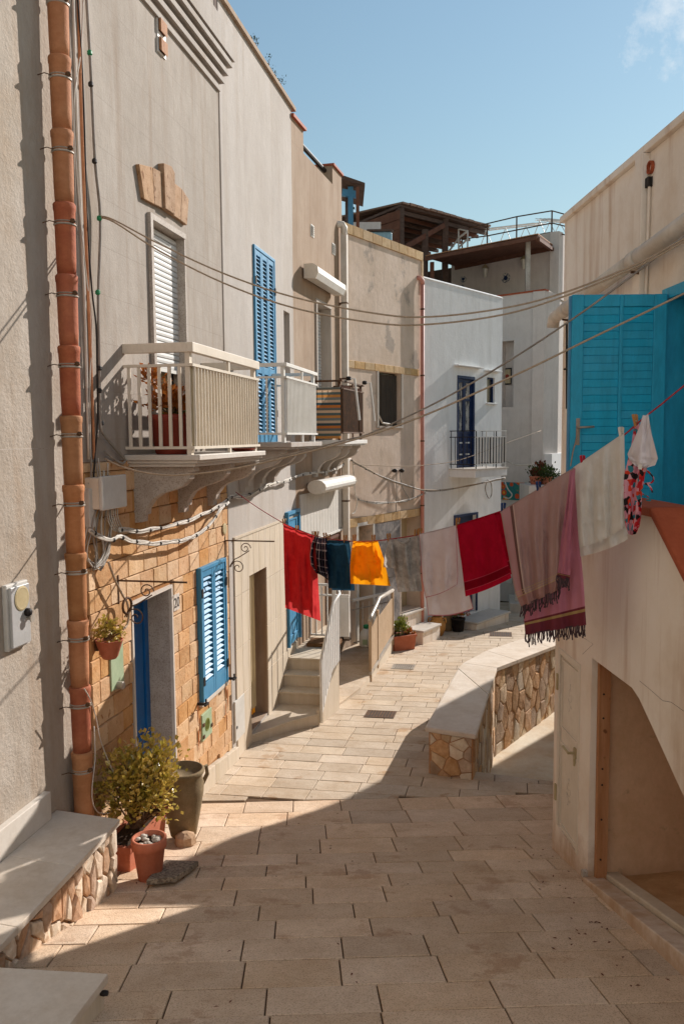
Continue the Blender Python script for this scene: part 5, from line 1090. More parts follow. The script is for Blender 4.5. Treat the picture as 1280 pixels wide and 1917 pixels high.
for p in (Kf-fd*.3+ki*.1, Kf-fd*.3+ki*.85):
    q = MB(); q.slab([(p.x-.12, p.y-.12), (p.x+.12, p.y-.12), (p.x+.12, p.y+.12), (p.x-.12, p.y+.12)], -5.4, -.751); q.build('post', M['plasterG'], r3)

hb = thing('house', 'unseen pale house added behind the viewpoint to bounce sunlight', 'house', (3, -4, -1.1), 'houses along the lane')  # unseen house added behind the camera to bounce sun into the shade
q = MB(); q.slab([(-3.3, -9), (13, -9), (13, -3.6), (-3.3, -3.6)], -2.5, 7.5); q.build('wall', M['plasterE'], hb)
for x in (-2, 1.2, 4.5, 8):
    q = MB(); q.slab([(x, -3.599), (x+.9, -3.599), (x+.9, -3.55), (x, -3.55)], 2.6, 3.9); q.build('window', M['blue'], hb)
fh = thing('house', 'low cream house far down the lane past the terrace house', 'house', (14, 37, -5.5), 'houses along the lane')
q = MB(); q.slab([(8.8, 37), (20, 30), (24, 40), (11, 46)], -7, 3.0); q.build('wall', M['plasterF'], fh); q = MB(); q.slab([(8.7, 37), (20, 29.9), (24.1, 40), (11, 46.1)], 3.001, 3.1); q.build('roof_coping', M['copingred'], fh)
# ================================================================== stairs, ramp and railings on the left
sr_ = thing('door_stairs', 'pale stone stairs up to the blue plank door with a white panelled rail', 'stairs', H1.pt(4, gz(12), .4))
zp1 = -4.06
q = MB(); q.slab([(p.x, p.y) for p in (H1.pt(2.72, 0, .0), H1.pt(3.32, 0, .36), H1.pt(3.72, 0, .72), H1.pt(4.6, 0, .74), H1.pt(4.6, 0, 0))], -5, zp1-.03); q.build('platform_base', M['travertine'], sr_)
q = MB(); q.slab([(p.x, p.y) for p in (H1.pt(2.68, 0, .0), H1.pt(3.32, 0, .39), H1.pt(3.70, 0, .73), H1.pt(4.6, 0, .74), H1.pt(4.6, 0, 0))], zp1-.029, zp1); q.build('platform_top', M['travertine'], sr_, bevel=.005)
zt_l = -3.5; rh = (zt_l-zp1)/3
q = MB(); q.slab([(p.x, p.y) for p in (H1.pt(4.68, 0, .005), H1.pt(4.68, 0, .72), H1.pt(6.95, 0, .33), H1.pt(6.95, 0, .005))], -5, zt_l-.036); q.build('landing_base', M['travertine'], sr_)
q = MB(); q.slab([(p.x, p.y) for p in (H1.pt(4.95, 0, .005), H1.pt(4.95, 0, .69), H1.pt(6.97, 0, .345), H1.pt(6.97, 0, .005))], zt_l-.035, zt_l); q.build('landing_slab', M['travertine'], sr_, bevel=.004)
for i in range(3):
    s_ = 4.05+.3*i; z1 = zp1+rh*(i+1); e = 4.05+.3*(i+1)-(.0 if i < 2 else .001)
    q = MB(); q.wb(H1, s_+.025, e+.02 if i < 2 else e, zp1-.5, z1-.035, .005, .725); q.build('riser', M['travertine'], sr_)
    q = MB(); q.wb(H1, s_, e+.024 if i < 2 else e, z1-.034, z1, .004, .735); q.build('tread', M['travertine'], sr_, bevel=.006)
a0 = H1.pt(3.72, 0, .74); a1 = H1.pt(4.62, 0, .85); RPN = PL((a0.x, a0.y), (a1.x-a0.x, a1.y-a0.y)); L = RPN.so(a1)[0]
pp_ = lambda x, y, o=0: RPN.sz(x, y, o)
q = MB(); q.wp(RPN, [(-.02, -4.5), (L, -4.6), (L, -3.52), (L*.55, zp1+.35), (.12, zp1+.08), (-.02, zp1+.05)], -.05, 0); q.build('side_wall', M['travertine'], sr_)
rl = thingless('stair_rail', sr_, None)
zA, zB = pp_(598, 1238)[1], pp_(613, 1133)[1]; zC_ = pp_(633, 1112)[1]
b1, c1_ = (.02, pp_(598, 1350)[1]), None
q = MB(); q.wp(RPN, [(.0, -4.15), (.06, -4.12), (L*.62, zp1+.5), (L+.0, -3.5), (L, zC_), (L*.66, zB), (.0, zA)], .004, .012); q.build('rail_panel', M['shutter'], rl)
q = MB(); q.tube([RPN.pt(0, -4.2, .02), RPN.pt(0, zA, .02), RPN.pt(L*.66, zB, .02), RPN.pt(L, zC_, .02), H1.pt(5.6, zC_, .62), H1.pt(6.9, zC_, .36)], .022, 8); q.build('hand_rail', M['white_paint'], rl, smooth=True)
for i in range(10):
    t = (i+.5)/10; s_ = L*t; zt2 = zA+(zB-zA)*t/.66 if t < .66 else zB+(zC_-zB)*(t-.66)/.34; zb2 = -4.1+(.62*t if t < .62 else .0) if t < .2 else zp1+.5*t/.62 if t < .62 else zp1+.5+(-3.5-zp1-.5)*(t-.62)/.38
    q = MB(); q.bar(RPN.pt(s_, zb2, .0145), RPN.pt(s_, zt2, .0145), .005, .008); q.build('baluster', M['white_paint'], rl)
for i in range(9):
    p_ = H1.pt(4.9+.24*i, 0, .76-.185*(4.9+.24*i-4.65)); q = MB(); q.bar(p_+V((0, 0, -3.5)), p_+V((0, 0, zC_-.01)), .014, .014); q.build('baluster', M['white_paint'], rl)
# white gate at the end of the landing
gt = thing('landing_gate', 'white metal gate with thin bars at the far end of the stair landing', 'gate', H1.pt(6.2, -3.5, .4)); GP = PL((H1.pt(6.05, 0, .05).x, H1.pt(6.05, 0, .05).y), (H1.n.x, H1.n.y))
q = MB(); q.wb(GP, 0, .7, -2.58, -2.54, -.02, .02); q.wb(GP, 0, .7, -2.76, -2.73, -.02, .02); q.wb(GP, 0, .7, -3.47, -3.44, -.02, .02); q.build('gate_rail', M['white_paint'], gt)
for i in range(5): q = MB(); q.wb(GP, .0+.1*i, .022+.1*i, -3.44, -2.58, -.012, .012); q.build('bar', M['white_paint'], gt)
q = MB(); q.wb(GP, .46, .7, -3.44, -2.77, -.018, .018); q.build('gate_panel', M['white_paint'], gt)
dm = MB(); dm.wb(H1, 5.35, 5.75, zt_l+.001, zt_l+.07, .15, .68); tag(dm.build('doormat', M['mat'], bevel=.01), None, 'rough brown coir doormat on the landing before the blue plank door', 'doormat')
# ramp platform by the grey house
ra = thing('ramp_platform', 'paved ramp platform edged by a metal railing beside the street', 'ramp', ong(660, 1260))
E = [ong(636, 1320), ong(675, 1296), ong(693, 1277), ong(735, 1221)]
e0 = H4.pt(1.05, 0, 0.02); e1 = H4.pt(.0, 0, .02); e2 = H3.pt(.2, 0, .02); e3 = H1.pt(4.7, 0, .74)
zr = lambda p: -4.31
q = MB(); ring = [(p.x, p.y) for p in (E[0], E[1], E[2], E[3], e0, e1, e2, e3)]
q.slab(ring, -5.2, -4.32); q.build('ramp_base', M['travertine'], ra)
ctr = (sum(p[0] for p in ring)/8, sum(p[1] for p in ring)/8)
for i in range(9):
    t0, t1 = 13.0+.47*i, 13.0+.47*(i+1); pl_ = clip(clip(ring, 0, 1, t1-.003), 0, -1, -t0)
    # ring is not convex everywhere; trim by the platform outline is close enough inside it
    if len(pl_) > 2: q = MB(); q.slab(pl_, -4.319, -4.295); q.build('ramp_slab', M['slab'], ra)
rp = PL((E[2].x, E[2].y), (E[3].x-E[2].x, E[3].y-E[2].y)); LR = (E[3]-E[2]).length
mr_ = thing('ramp_railing', 'galvanised tube railing with a perforated panel beside the ramp', 'railing', E[2])
t0, t1, t2 = rp.Z(693.5, 1160), rp.Z(707, 1127), rp.Z(735, 1105); sm = rp.S(707, 1200)
q = MB(); q.tube([rp.pt(.02, gz(E[2].y), 0), rp.pt(.02, t0, 0)], .028, 8); q.build('post', M['mesh'], mr_)
q = MB(); q.wb(rp, sm-.06, sm+.05, -4.4, rp.Z(703, 1147), -.02, .02); q.build('post', M['mesh'], mr_)
q = MB(); q.wb(rp, LR-.09, LR, -4.45, t2, -.025, .025); q.build('post', M['mesh'], mr_)
q = MB(); q.tube([rp.pt(-.02, t0, 0), rp.pt(.1, t0+.05, 0), rp.pt(sm, t1, 0), rp.pt(sm+.15, t1+.04, 0), rp.pt(LR, t2, 0)], .04, 8); q.build('hand_rail', M['steel'], mr_, smooth=True)
q = MB(); q.wp(rp, [(sm+.06, -4.2), (LR-.1, -4.2), (LR-.1, t2-.15), (sm+.06, rp.Z(705, 1160))], -.008, .008); q.build('mesh_panel', M['mesh'], mr_)
q = MB(); q.wp(rp, [(.06, -4.25), (sm-.07, -4.22), (sm-.07, t1-.25), (.06, t0-.2)], -.006, .006); q.build('mesh_panel', M['mesh'], mr_)
q = MB(); q.wb(rp, -.02, LR+.02, -4.3, -4.24, -.03, .03); q.build('foot_rail', M['steel'], mr_)
BR = PL((rp.pt(LR, 0, 0).x, rp.pt(LR, 0, 0).y), (H3.pt(3.0, 0, .1).x-rp.pt(LR, 0, 0).x, H3.pt(3.0, 0, .1).y-rp.pt(LR, 0, 0).y)); LB = 1.25
q = MB(); q.wb(BR, 0, LB, t2-.06, t2-.01, -.02, .02); q.build('back_rail', M['white_paint'], mr_); q = MB(); q.wb(BR, 0, LB, t2-.24, t2-.22, -.01, .01); q.wb(BR, 0, LB, -4.2, -4.18, -.01, .01); q.build('cross_rail', M['steel'], mr_)
for i in range(6): s_ = .15+.2*i; q = MB(); q.tube([BR.pt(s_, -4.19, 0), BR.pt(s_, t2-.15, 0), BR.pt(s_, t2-.12, 0)], .008, 5); q.build('spike', M['white_paint'], mr_)
# detergent bottle
bp = BR.pt(.62, -4.294, -.25); bt = H4.w(685, 1180, .28); bt.z = -4.294
bo = thing('detergent_bottle', 'white plastic detergent bottle with a green cap on the ramp by the cream door', 'bottle', bt)
k_ = 1.25
q = MB(); q.lathe(bt, [(.105*k_, 0), (.115*k_, .02), (.115*k_, .17*k_), (.1*k_, .22*k_), (.06*k_, .275*k_), (.035*k_, .3*k_)], 20); q.build('bottle_body', M['bottle'], bo, smooth=True)
q = MB(); q.lathe(bt+V((0, 0, .3*k_)), [(.042*k_, 0), (.045*k_, .05*k_), (.03*k_, .06*k_)], 14); q.build('cap', M['greencap'], bo, smooth=True)
q = MB(); u = V((.9, -.3, 0)).normalized(); q.tube([bt+V((0, 0, .25*k_))+u*.06*k_, bt+V((0, 0, .2*k_))+u*.13*k_, bt+V((0, 0, .12*k_))+u*.12*k_], .02, 7); q.build('handle', M['bottle'], bo, smooth=True)
q = MB(); u = V((-.2, -1, 0)).normalized(); c = bt+u*.117*k_; x = V((1, -.2, 0)).normalized(); up_ = V((0, 0, 1))
q.add([c-x*.05+up_*.06, c+x*.05+up_*.06, c+x*.05+up_*.17, c-x*.05+up_*.17], [(0, 1, 2, 3)]); q.build('paper_label', M['greenplate'], bo)

# ================================================================== plants
def foliage(name, parent, c, rad, n, L, mt, seed, up=.35, stems=0, hemi=False, squash=1.0, stemmat=None, base=None, fat=.55, dens=22, tight=.28):
    r = random.Random(seed); mb = MB(); sb = MB(); c = V(c)
    clumps = []
    for i in range(max(6, n//dens)):
        while True:
            v = V((r.uniform(-1, 1), r.uniform(-1, 1), r.uniform(-1, 1)))
            if v.length < 1: break
        v = v*(.5+.62*r.random())
        if hemi: v.z = abs(v.z)
        clumps.append(c+V((v.x*rad[0], v.y*rad[1], v.z*rad[2])))
    for i in range(n):
        q = r.choice(clumps); s = min(rad)*tight
        p = q+V((r.gauss(0, s), r.gauss(0, s), r.gauss(0, s)*.8))
        d = (p-c).normalized()*.7+V((r.uniform(-1, 1), r.uniform(-1, 1), r.uniform(-.6, 1.2)))+V((0, 0, up))
        l = L*r.uniform(.6, 1.2); mb.leaf(p, d, V((r.uniform(-1, 1), r.uniform(-1, 1), 1)), l, l*fat)
    f = mb.build(name, mt, parent, kind='stuff')
    if stems:
        b = V(base) if base else c-V((0, 0, rad[2]))
        for i in range(stems):
            e = r.choice(clumps); m = b.lerp(e, .5)+V((r.uniform(-.06, .06), r.uniform(-.06, .06), .04)); sb.tube(smooth_path([b+V((r.uniform(-.04, .04), r.uniform(-.04, .04), 0)), m, e], 3), .009, 5, r2=.004)
        sb.build('stems', stemmat or M['bark'], parent, kind='stuff')
    return f
def pot(P, prof, mt, parent, name='pot', seg=24, wall_=.014, soil=True):
    q = MB(); out = prof; inn = [(r-wall_, h) for r, h in prof[::-1][:2]]; q.lathe(P, out+[(out[-1][0]-wall_, out[-1][1]), (out[-1][0]-wall_*1.3, out[-1][1]-.05)], seg); o = q.build(name, mt, parent, smooth=True)
    if soil: q = MB(); q.lathe(P, [(out[-1][0]-wall_*1.2, out[-1][1]-.06), (out[-1][0]-wall_*1.2, out[-1][1]-.045)], seg); q.build('soil', M['soil'], parent)
    return o
# big succulent in a long terracotta trough, near the bench
zg = lambda p: gz(p.y)
p1 = atz(262, 1600, -3.18)
tp = thing('potted_succulent', 'big golden jade bush in a long terracotta trough by the clay downpipe', 'potted plant', V((p1.x, p1.y+.2, gz(6.6))), 'pots at the foot of the block wall')
TA = V((-1.66, 6.42, 0)); tdir = V((H1.d.x, H1.d.y, 0)); tn = H1.n; zb_ = gz(6.6)+.015
def trough(c, d, n, L, Wd, h, z, mt, parent):
    P0 = lambda a, b, zz: V((c.x, c.y, 0))+d*a+n*b+V((0, 0, zz))
    q = MB(); k = .82
    lo = [P0(-L/2*.93, -Wd/2*k, z), P0(L/2*.93, -Wd/2*k, z), P0(L/2*.93, Wd/2*k, z), P0(-L/2*.93, Wd/2*k, z)]; hi = [P0(-L/2, -Wd/2, z+h), P0(L/2, -Wd/2, z+h), P0(L/2, Wd/2, z+h), P0(-L/2, Wd/2, z+h)]
    q.prism(lo, hi); q.build('trough', mt, parent, bevel=.01)
    q = MB(); e = .015
    for a0, a1, b0, b1 in ((-L/2-e, L/2+e, -Wd/2-e, -Wd/2+.02), (-L/2-e, L/2+e, Wd/2-.02, Wd/2+e), (-L/2-e, -L/2+.02, -Wd/2+.02, Wd/2-.02), (L/2-.02, L/2+e, -Wd/2+.02, Wd/2-.02)):
        q.prism([P0(a0, b0, z+h-.03), P0(a1, b0, z+h-.03), P0(a1, b1, z+h-.03), P0(a0, b1, z+h-.03)], [P0(a0, b0, z+h+.02), P0(a1, b0, z+h+.02), P0(a1, b1, z+h+.02), P0(a0, b1, z+h+.02)])
    q.build('rim', mt, parent)
    q = MB(); q.prism([P0(-L/2+.02, -Wd/2+.02, z+h), P0(L/2-.02, -Wd/2+.02, z+h), P0(L/2-.02, Wd/2-.02, z+h), P0(-L/2+.02, Wd/2-.02, z+h)], [P0(-L/2+.02, -Wd/2+.02, z+h+.005), P0(L/2-.02, -Wd/2+.02, z+h+.005), P0(L/2-.02, Wd/2-.02, z+h+.005), P0(-L/2+.02, Wd/2-.02, z+h+.005)]); q.build('soil', M['soil'], parent)
tc_ = H1.pt(H1.so(V((-1.62, 6.75, 0)))[0], 0, .33)
trough(tc_, H1.d, H1.n, .75, .24, .3, gz(tc_.y)-.02, M['terracotta'], tp)
fc = V((tc_.x+.02, tc_.y+.02, gz(tc_.y)+.72))
foliage('foliage', tp, fc, (.37, .37, .4), 1900, .052, M['leafgold'], 3, fat=.85, dens=24, tight=.15, stems=60, base=V((tc_.x, tc_.y, gz(tc_.y)+.28)))
foliage('lower_foliage', tp, fc+V((.04, -.02, -.12)), (.34, .3, .2), 800, .048, M['leafgold'], 4, fat=.85, dens=24, tight=.16)
# round pot with pebbles
zb1 = atz(250, 1655, -3.5); c = ong(252, 1645); c = V((-1.53, 6.22, gz(6.22)))
tp = thing('pebble_pot', 'fluted terracotta pot topped with pale pebbles beside the stone landing', 'flower pot', c, 'pots at the foot of the block wall')
pot(c, [(.085, 0), (.09, .01), (.122, .26), (.135, .27), (.138, .34), (.128, .345)], M['terracotta'], tp, seg=32)
r6 = random.Random(6)
for i in range(26):
    a = r6.uniform(0, 6.28); d = .1*math.sqrt(r6.random()); q = MB(); q.lathe(c+V((d*math.cos(a), d*math.sin(a), .3+.012*(i % 3))), [(.004, -.008), (.02, -.004), (.024, .004), (.014, .012), (.003, .014)], 8, ax=(r6.uniform(-.2, .2), r6.uniform(-.2, .2), 1)); q.build('pebble', M['pebble'], tp, smooth=True)
# tall empty clay jar
c = H1.pt(H1.so(V((-1.42, 7.35, 0)))[0], gz(7.4)+.05, .34); c = V((-1.5, 7.42, gz(7.42)+.03))
tp = thing('clay_jar', 'tall empty olive clay pot standing by the blue doorway', 'clay pot', c, 'pots at the foot of the block wall')
pot(c, [(.1, 0), (.12, .02), (.16, .22), (.195, .42), (.2, .5), (.178, .57), (.2, .6), (.21, .63), (.195, .645)], M['claypot'], tp, seg=28, soil=False)
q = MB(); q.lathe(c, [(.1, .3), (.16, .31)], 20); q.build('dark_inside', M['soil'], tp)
q = MB(); u = V((.75, .65, 0)).normalized(); q.tube([c+V((0, 0, .58))+u*.19, c+V((0, 0, .6))+u*.26, c+V((0, 0, .52))+u*.27, c+V((0, 0, .42))+u*.2], .02, 8); q.build('handle', M['claypot'], tp, smooth=True)
q = MB(); q.lathe(V((-1.44, 7.2, gz(7.2)-.01)), [(.05, 0), (.1, .03), (.09, .1), (.03, .13)], 8); tag(q.build('loose_stone', M['rubble'][1]), None, 'loose brown stone lying in front of the clay pot', 'stone')
# aggregate paver under the pots
q = MB(); pts = [(345, 1478+0)]
pv = [(229, 1663), (300, 1648), (306, 1637+0), (298, 1652)]
A_, B_, C_, D_ = V((-1.5, 5.98, 0)), V((-1.29, 6.05, 0)), V((-1.2, 6.52, 0)), V((-1.47, 6.5, 0))
q = MB(); q.prism([V((p.x, p.y, gz(p.y)+.03-.02*(p.x > -1.25))) for p in (A_, B_, C_, D_)], [V((p.x, p.y, gz(p.y)+.075-.02*(p.x > -1.25))) for p in (A_, B_, C_, D_)]); tag(q.build('paving_tile', M['aggregate'], bevel=.006), None, 'loose rough pebbled tile lying tilted beside the terracotta pot', 'loose tile')
# hanging half pot on the wall
hp = H1.w(205, 1216, .14); hz0, hz1 = H1.Z(205, 1233, .14), H1.Z(205, 1198, .14)
tp = thing('wall_planter', 'small terracotta wall pot with yellowish succulent left of the door', 'wall planter', hp)
q = MB(); c = V((hp.x, hp.y, hz0)); hh = hz1-hz0; q.lathe(c, [(.055, 0), (.07, .02), (.115, hh), (.12, hh+.005), (.105, hh+.005), (.1, hh-.03)], 22); q.build('pot', M['terracotta'], tp, smooth=True)
q = MB(); q.bar(c+V((0, 0, hh*.7))-H1.n*.1, c+V((0, 0, hh*.7))-H1.n*.16, .03, .1); q.build('bracket', M['rusty'], tp)
foliage('foliage', tp, c+V((0, 0, hh+.09)), (.12, .11, .1), 280, .04, M['leafgold'], 8, fat=.8, stems=8, base=c+V((0, 0, hh)))
# red pot on the cream balcony
c = H1.w(322, 846, .34); c.z = zs+.001
tp = thing('balcony_pot', 'large red pot with orange succulents on the cream balcony', 'potted plant', c)
pot(c, [(.14, 0), (.15, .02), (.2, .3), (.21, .31), (.215, .36), (.205, .365)], M['darkterra'], tp, seg=28)
foliage('foliage', tp, c+V((0, 0, .5)), (.26, .24, .16), 420, .075, M['leaforange'], 12, stems=10, base=c+V((0, 0, .33)), hemi=False)
foliage('green_foliage', tp, c+V((.08, .12, .42)), (.24, .2, .1), 200, .06, M['leafgreen'], 13)
foliage('tall_foliage', tp, c+V((-.12, -.06, .68)), (.1, .1, .1), 120, .07, M['leaforange'], 14)
q = MB(); c2 = H1.pt(H1.S(455, 846, .5), zs+.001, .5); q.lathe(c2, [(.1, 0), (.14, .025), (.15, .03), (.13, .03)], 18); tag(q.build('plant_saucer', M['darkterra']), None, 'dark red plant saucer under the front rail of the cream balcony', 'saucer')
# trough beside the ramp railing
c = ong(752, 1216); tp = thing('potted_shrub', 'orange trough with green herbs beside the end of the metal ramp railing', 'potted plant', c, 'pots along the street')
trough(c, (V((1, .5, 0))).normalized(), V((.45, -.9, 0)).normalized(), .55, .3, .32, gz(c.y), M['terracotta'], tp)
foliage('foliage', tp, c+V((-.02, 0, .52)), (.2, .16, .17), 420, .075, M['leafgreen'], 15, up=.8, stems=8, base=c+V((0, 0, .3))); foliage('dry_foliage', tp, c+V((.2, .08, .36)), (.16, .12, .08), 220, .055, M['leaforange'], 16); foliage('dry_foliage', tp, c+V((-.24, .0, .38)), (.08, .12, .07), 140, .05, M['leafdry'], 17)
# jug and small pots by the white house
c = ong(818, 1190); tp = thing('stoneware_jug', 'round tan stoneware jug holding a small plant by the white house', 'jug', c, 'pots along the street')
pot(c, [(.12, 0), (.14, .02), (.2, .18), (.205, .26), (.17, .36), (.12, .42), (.13, .46), (.12, .465)], M['jar'], tp, soil=False); q = MB(); u = V((1, -.2, 0)).normalized()
for sg in (-1, 1): q.tube([c+V((0, 0, .42))+u*.12*sg, c+V((0, 0, .43))+u*.2*sg, c+V((0, 0, .34))+u*.21*sg, c+V((0, 0, .3))+u*.19*sg], .022, 7)
q.build('handle', M['jar'], tp, smooth=True); foliage('foliage', tp, c+V((0, 0, .52)), (.16, .14, .07), 160, .06, M['leaforange'], 18)
c = ong(838, 1181); tp = thing('tall_pot', 'narrow brown and green pot between the jug and the black pot', 'flower pot', c, 'pots along the street')
pot(c, [(.1, 0), (.105, .02), (.12, .5), (.13, .52), (.13, .56)], M['claypot'], tp); foliage('foliage', tp, c+V((0, 0, .6)), (.1, .1, .06), 70, .05, M['leafdry'], 19)
c = ong(857, 1182); tp = thing('black_pot', 'black plastic pot of reddish leaves beside the white house step', 'potted plant', c, 'pots along the street')
pot(c, [(.13, 0), (.135, .01), (.17, .3), (.18, .3), (.18, .34)], M['black_iron'], tp); foliage('foliage', tp, c+V((0, 0, .42)), (.24, .2, .08), 260, .055, M['leaforange'], 20); foliage('green_foliage', tp, c+V((0, 0, .4)), (.2, .2, .06), 120, .05, M['leafgreen'], 21)
# shrubs on the ledge behind the laundry
for (px, py, rad, n, mt, l, L) in ((1022, 890, (.42, .4, .36), 900, 'leafdark', 'dark green needle shrub on the ledge behind the pink cloth', .09), (1003, 890, (.16, .2, .42), 200, 'leafdry', 'withered brown plant hanging beside the dark green shrub', .15)):
    c = ray(px, py)*(24.2/ray(px, py).y); t = thing('ledge_shrub', l, 'shrub', V((c.x, c.y, -1.42)), 'shrubs on the ledge'); b = V((c.x, c.y, -1.42))
    q = MB(); q.lathe(b, [(.14, 0), (.2, .22), (.19, .24)], 14); q.build('pot', M['terracotta'], t); foliage('foliage', t, c, rad, n, L, M[mt], 30+n, stems=10, up=.9, base=b+V((0, 0, .2)))
t = thing('treetop', 'small dark treetop showing over the roofs beside the blue shelter', 'tree', (.6, 34, 4)); c = ray(673, 412)*(34/ray(673, 412).y); q = MB(); q.tube([V((c.x, c.y, -5)), V((c.x, c.y, c.z))], .2, 8, r2=.08); q.build('trunk', M['bark'], t)
foliage('crown', t, c-V((0, 0, .4)), (.75, .6, .7), 900, .16, M['leafdark'], 44)
for i, (px, py) in enumerate(((474, 80), (499, 117), (512, 132), (521, 146))):
    p = H1.w(px, py, -.05); b = V((p.x, p.y, 5.26)); t = thing('roof_weed', ('nearest dry weed on the roof edge above the blue shutters', 'second dry weed along the roof edge', 'third dry weed along the roof edge', 'farthest dry weed on the roof edge by the brown house')[i], 'weed', b, 'dry weeds on the roof edge'); q = MB(); r = random.Random(i)
    for k in range(5): q.tube([b, b+V((r.uniform(-.1, .1), r.uniform(-.1, .1), r.uniform(.1, .22)))], .004, 4)
    q.build('stems', M['bark'], t); foliage('foliage', t, b+V((0, 0, .16)), (.12, .12, .07), 40, .03, M['leafdark'], 50+i)
# ================================================================== pipes, cables, brackets
cp = thing('clay_downpipe', 'stacked clay downpipe of orange and brown lengths tied with wire', 'downpipe', H1.pt(H1.S(155, 1500, .11), gz(6), .11))
sT, sBm = H1.S(108, 20, .11), H1.S(156, 1480, .11); sfix = (sT+sBm)/2; ztop = H1.Z(110, 105, .11); zbot = H1.Z(155, 1405, .11); seg_ = (ztop-zbot)/10
r7 = random.Random(12)
for i in range(-2, 11):
    z1 = ztop-seg_*i; z0 = z1-seg_; tt = (z1-ztop)/(zbot-ztop); s_ = sT+(sBm-sT)*tt; c = H1.pt(s_, z0, .11)
    if i == 10: z0 = gz(6.3)-.3; c = H1.pt(s_, z0, .11)
    h = z1-z0; m = M['clay'][0 if i in (-2, -1, 0, 1, 6, 8) else 1 if i in (2, 3, 4, 9) else 2]
    q = MB(); q.lathe(c, [(.068, -.02), (.073, h*.2), (.076, h*.7), (.079, h-.06), (.083, h-.05), (.084, h-.012), (.078, h-.002), (.068, h)], 22); q.build('pipe_length', m, cp, smooth=True)
    zc = z1-.16; cc = H1.pt(s_, zc, .11)
    q = MB(); q.lathe(cc, [(.078, -.008), (.085, -.004), (.085, .004), (.078, .008)], 20); q.lathe(cc+V((0, 0, .02)), [(.078, -.005), (.084, 0), (.078, .005)], 20); q.build('wire_clamp', M['steel'], cp)
    q = MB(); q.tube([H1.pt(s_-.07, zc, .1), H1.pt(s_-.1, zc+.015, .04), H1.pt(s_-.11, zc, -.01)], .004, 5); u = H1.pt(s_-.03, zc+.02, .19); q.build('wire_hook', M['rusty'], cp); q = MB(); q.lathe(u, [(.012, -.02), (.02, 0), (.012, .02)], 6, ax=(1, 0, .3)); q.build('wire_tie', M['rusty'], cp)
def cable(name, label, cat, pts, r, mt, group=None, sm=4):
    q = MB(); q.tube(smooth_path(pts, sm), r, 5); return tag(q.build(name, mt, smooth=True), None, label, cat, group)
h = lambda o, *p: [H1.w(x, y, o) for x, y in p]
cable('conduit', 'thick brown conduit running down the wall just right of the clay downpipe', 'conduit', h(.03, (146, -40), (152, 200), (160, 420), (167, 600), (174, 780), (176, 860)), .014, M['clay'][0], 'cables on the plaster wall')
cable('conduit', 'pale straight conduit closest to the clay downpipe', 'conduit', h(.025, (136, -40), (143, 200), (152, 420), (160, 620), (166, 860)), .012, M['pvc'], 'cables on the plaster wall')
cable('cable_run', 'dark taped cable hanging from the roof with joints of black tape', 'cable', h(.05, (160, -40), (170, 130), (178, 300), (188, 410), (184, 560), (186, 680), (188, 790), (196, 815), (225, 850), (234, 862), (225, 867), (196, 845)), .013, M['grey_cable'], 'cables on the plaster wall')
cable('cable_run', 'thin black cable snaking beside the brown conduit', 'cable', h(.04, (143, -40), (150, 60), (157, 200), (163, 400), (172, 540), (180, 610), (182, 700), (183, 790), (178, 850), (172, 960)), .008, M['black_cable'], 'cables on the plaster wall')
cable('cable_run', 'loose white cable crossing over the brown conduit', 'cable', h(.035, (156, -40), (152, 90), (138, 200), (148, 380), (162, 520), (172, 600), (168, 740), (170, 880), (166, 1000)), .006, M['white_cable'], 'cables on the plaster wall')
ORD = ('green tape band nearest the top on the hanging cables', 'second tape band from the top, black, on the hanging cables', 'third tape band from the top, black, on the hanging cables', 'green tape band where the twin wires leave the cables', 'small green tape band below the twin wires', 'black tape band level with the balcony top rail', 'black tape band just below the balcony top rail', 'black tape band where the cables bend beside the balcony')
for i, (px, py, mt) in enumerate(((168, 98, 'greencap'), (170, 157, 'black_cable'), (177, 301, 'black_cable'), (186, 408, 'greencap'), (183, 547, 'greencap'), (186, 689, 'black_cable'), (186, 731, 'black_cable'), (190, 792, 'black_cable'))):
    c = H1.w(px, py, .05); q = MB(); q.lathe(c, [(.014, -.02), (.022, -.01), (.022, .01), (.014, .02)], 8); tag(q.build('tape_wrap', M[mt]), None, ORD[i], 'cable tape', 'tape bands on the hanging cables')
# connection box and smaller box
a, b = H1.S(192, 930, .16), H1.S(236, 930, .16); z0, z1 = H1.Z(205, 952, .16), H1.Z(205, 893, .16)
jb = thing('connection_box', 'white plastic connection box below the cream balcony', 'connection box', H1.pt(a, z0, .1))
q = MB(); q.wb(H1, a, b, z0, z1, .0, .13); q.build('case', M['cream_paint'], jb, bevel=.01); q = MB(); q.wb(H1, a-.01, b+.01, z0-.01, z1+.01, .1301, .165); q.build('lid', M['box'], jb, bevel=.01)
a2 = H1.S(163, 930, .05); q = MB(); q.wb(H1, a2, a2+.1, -.72, -.4, .0, .07); tag(q.build('meter_case', M['box'], bevel=.01), None, 'small grey meter case squeezed between the downpipe and the connection box', 'meter case')
r8 = random.Random(21)
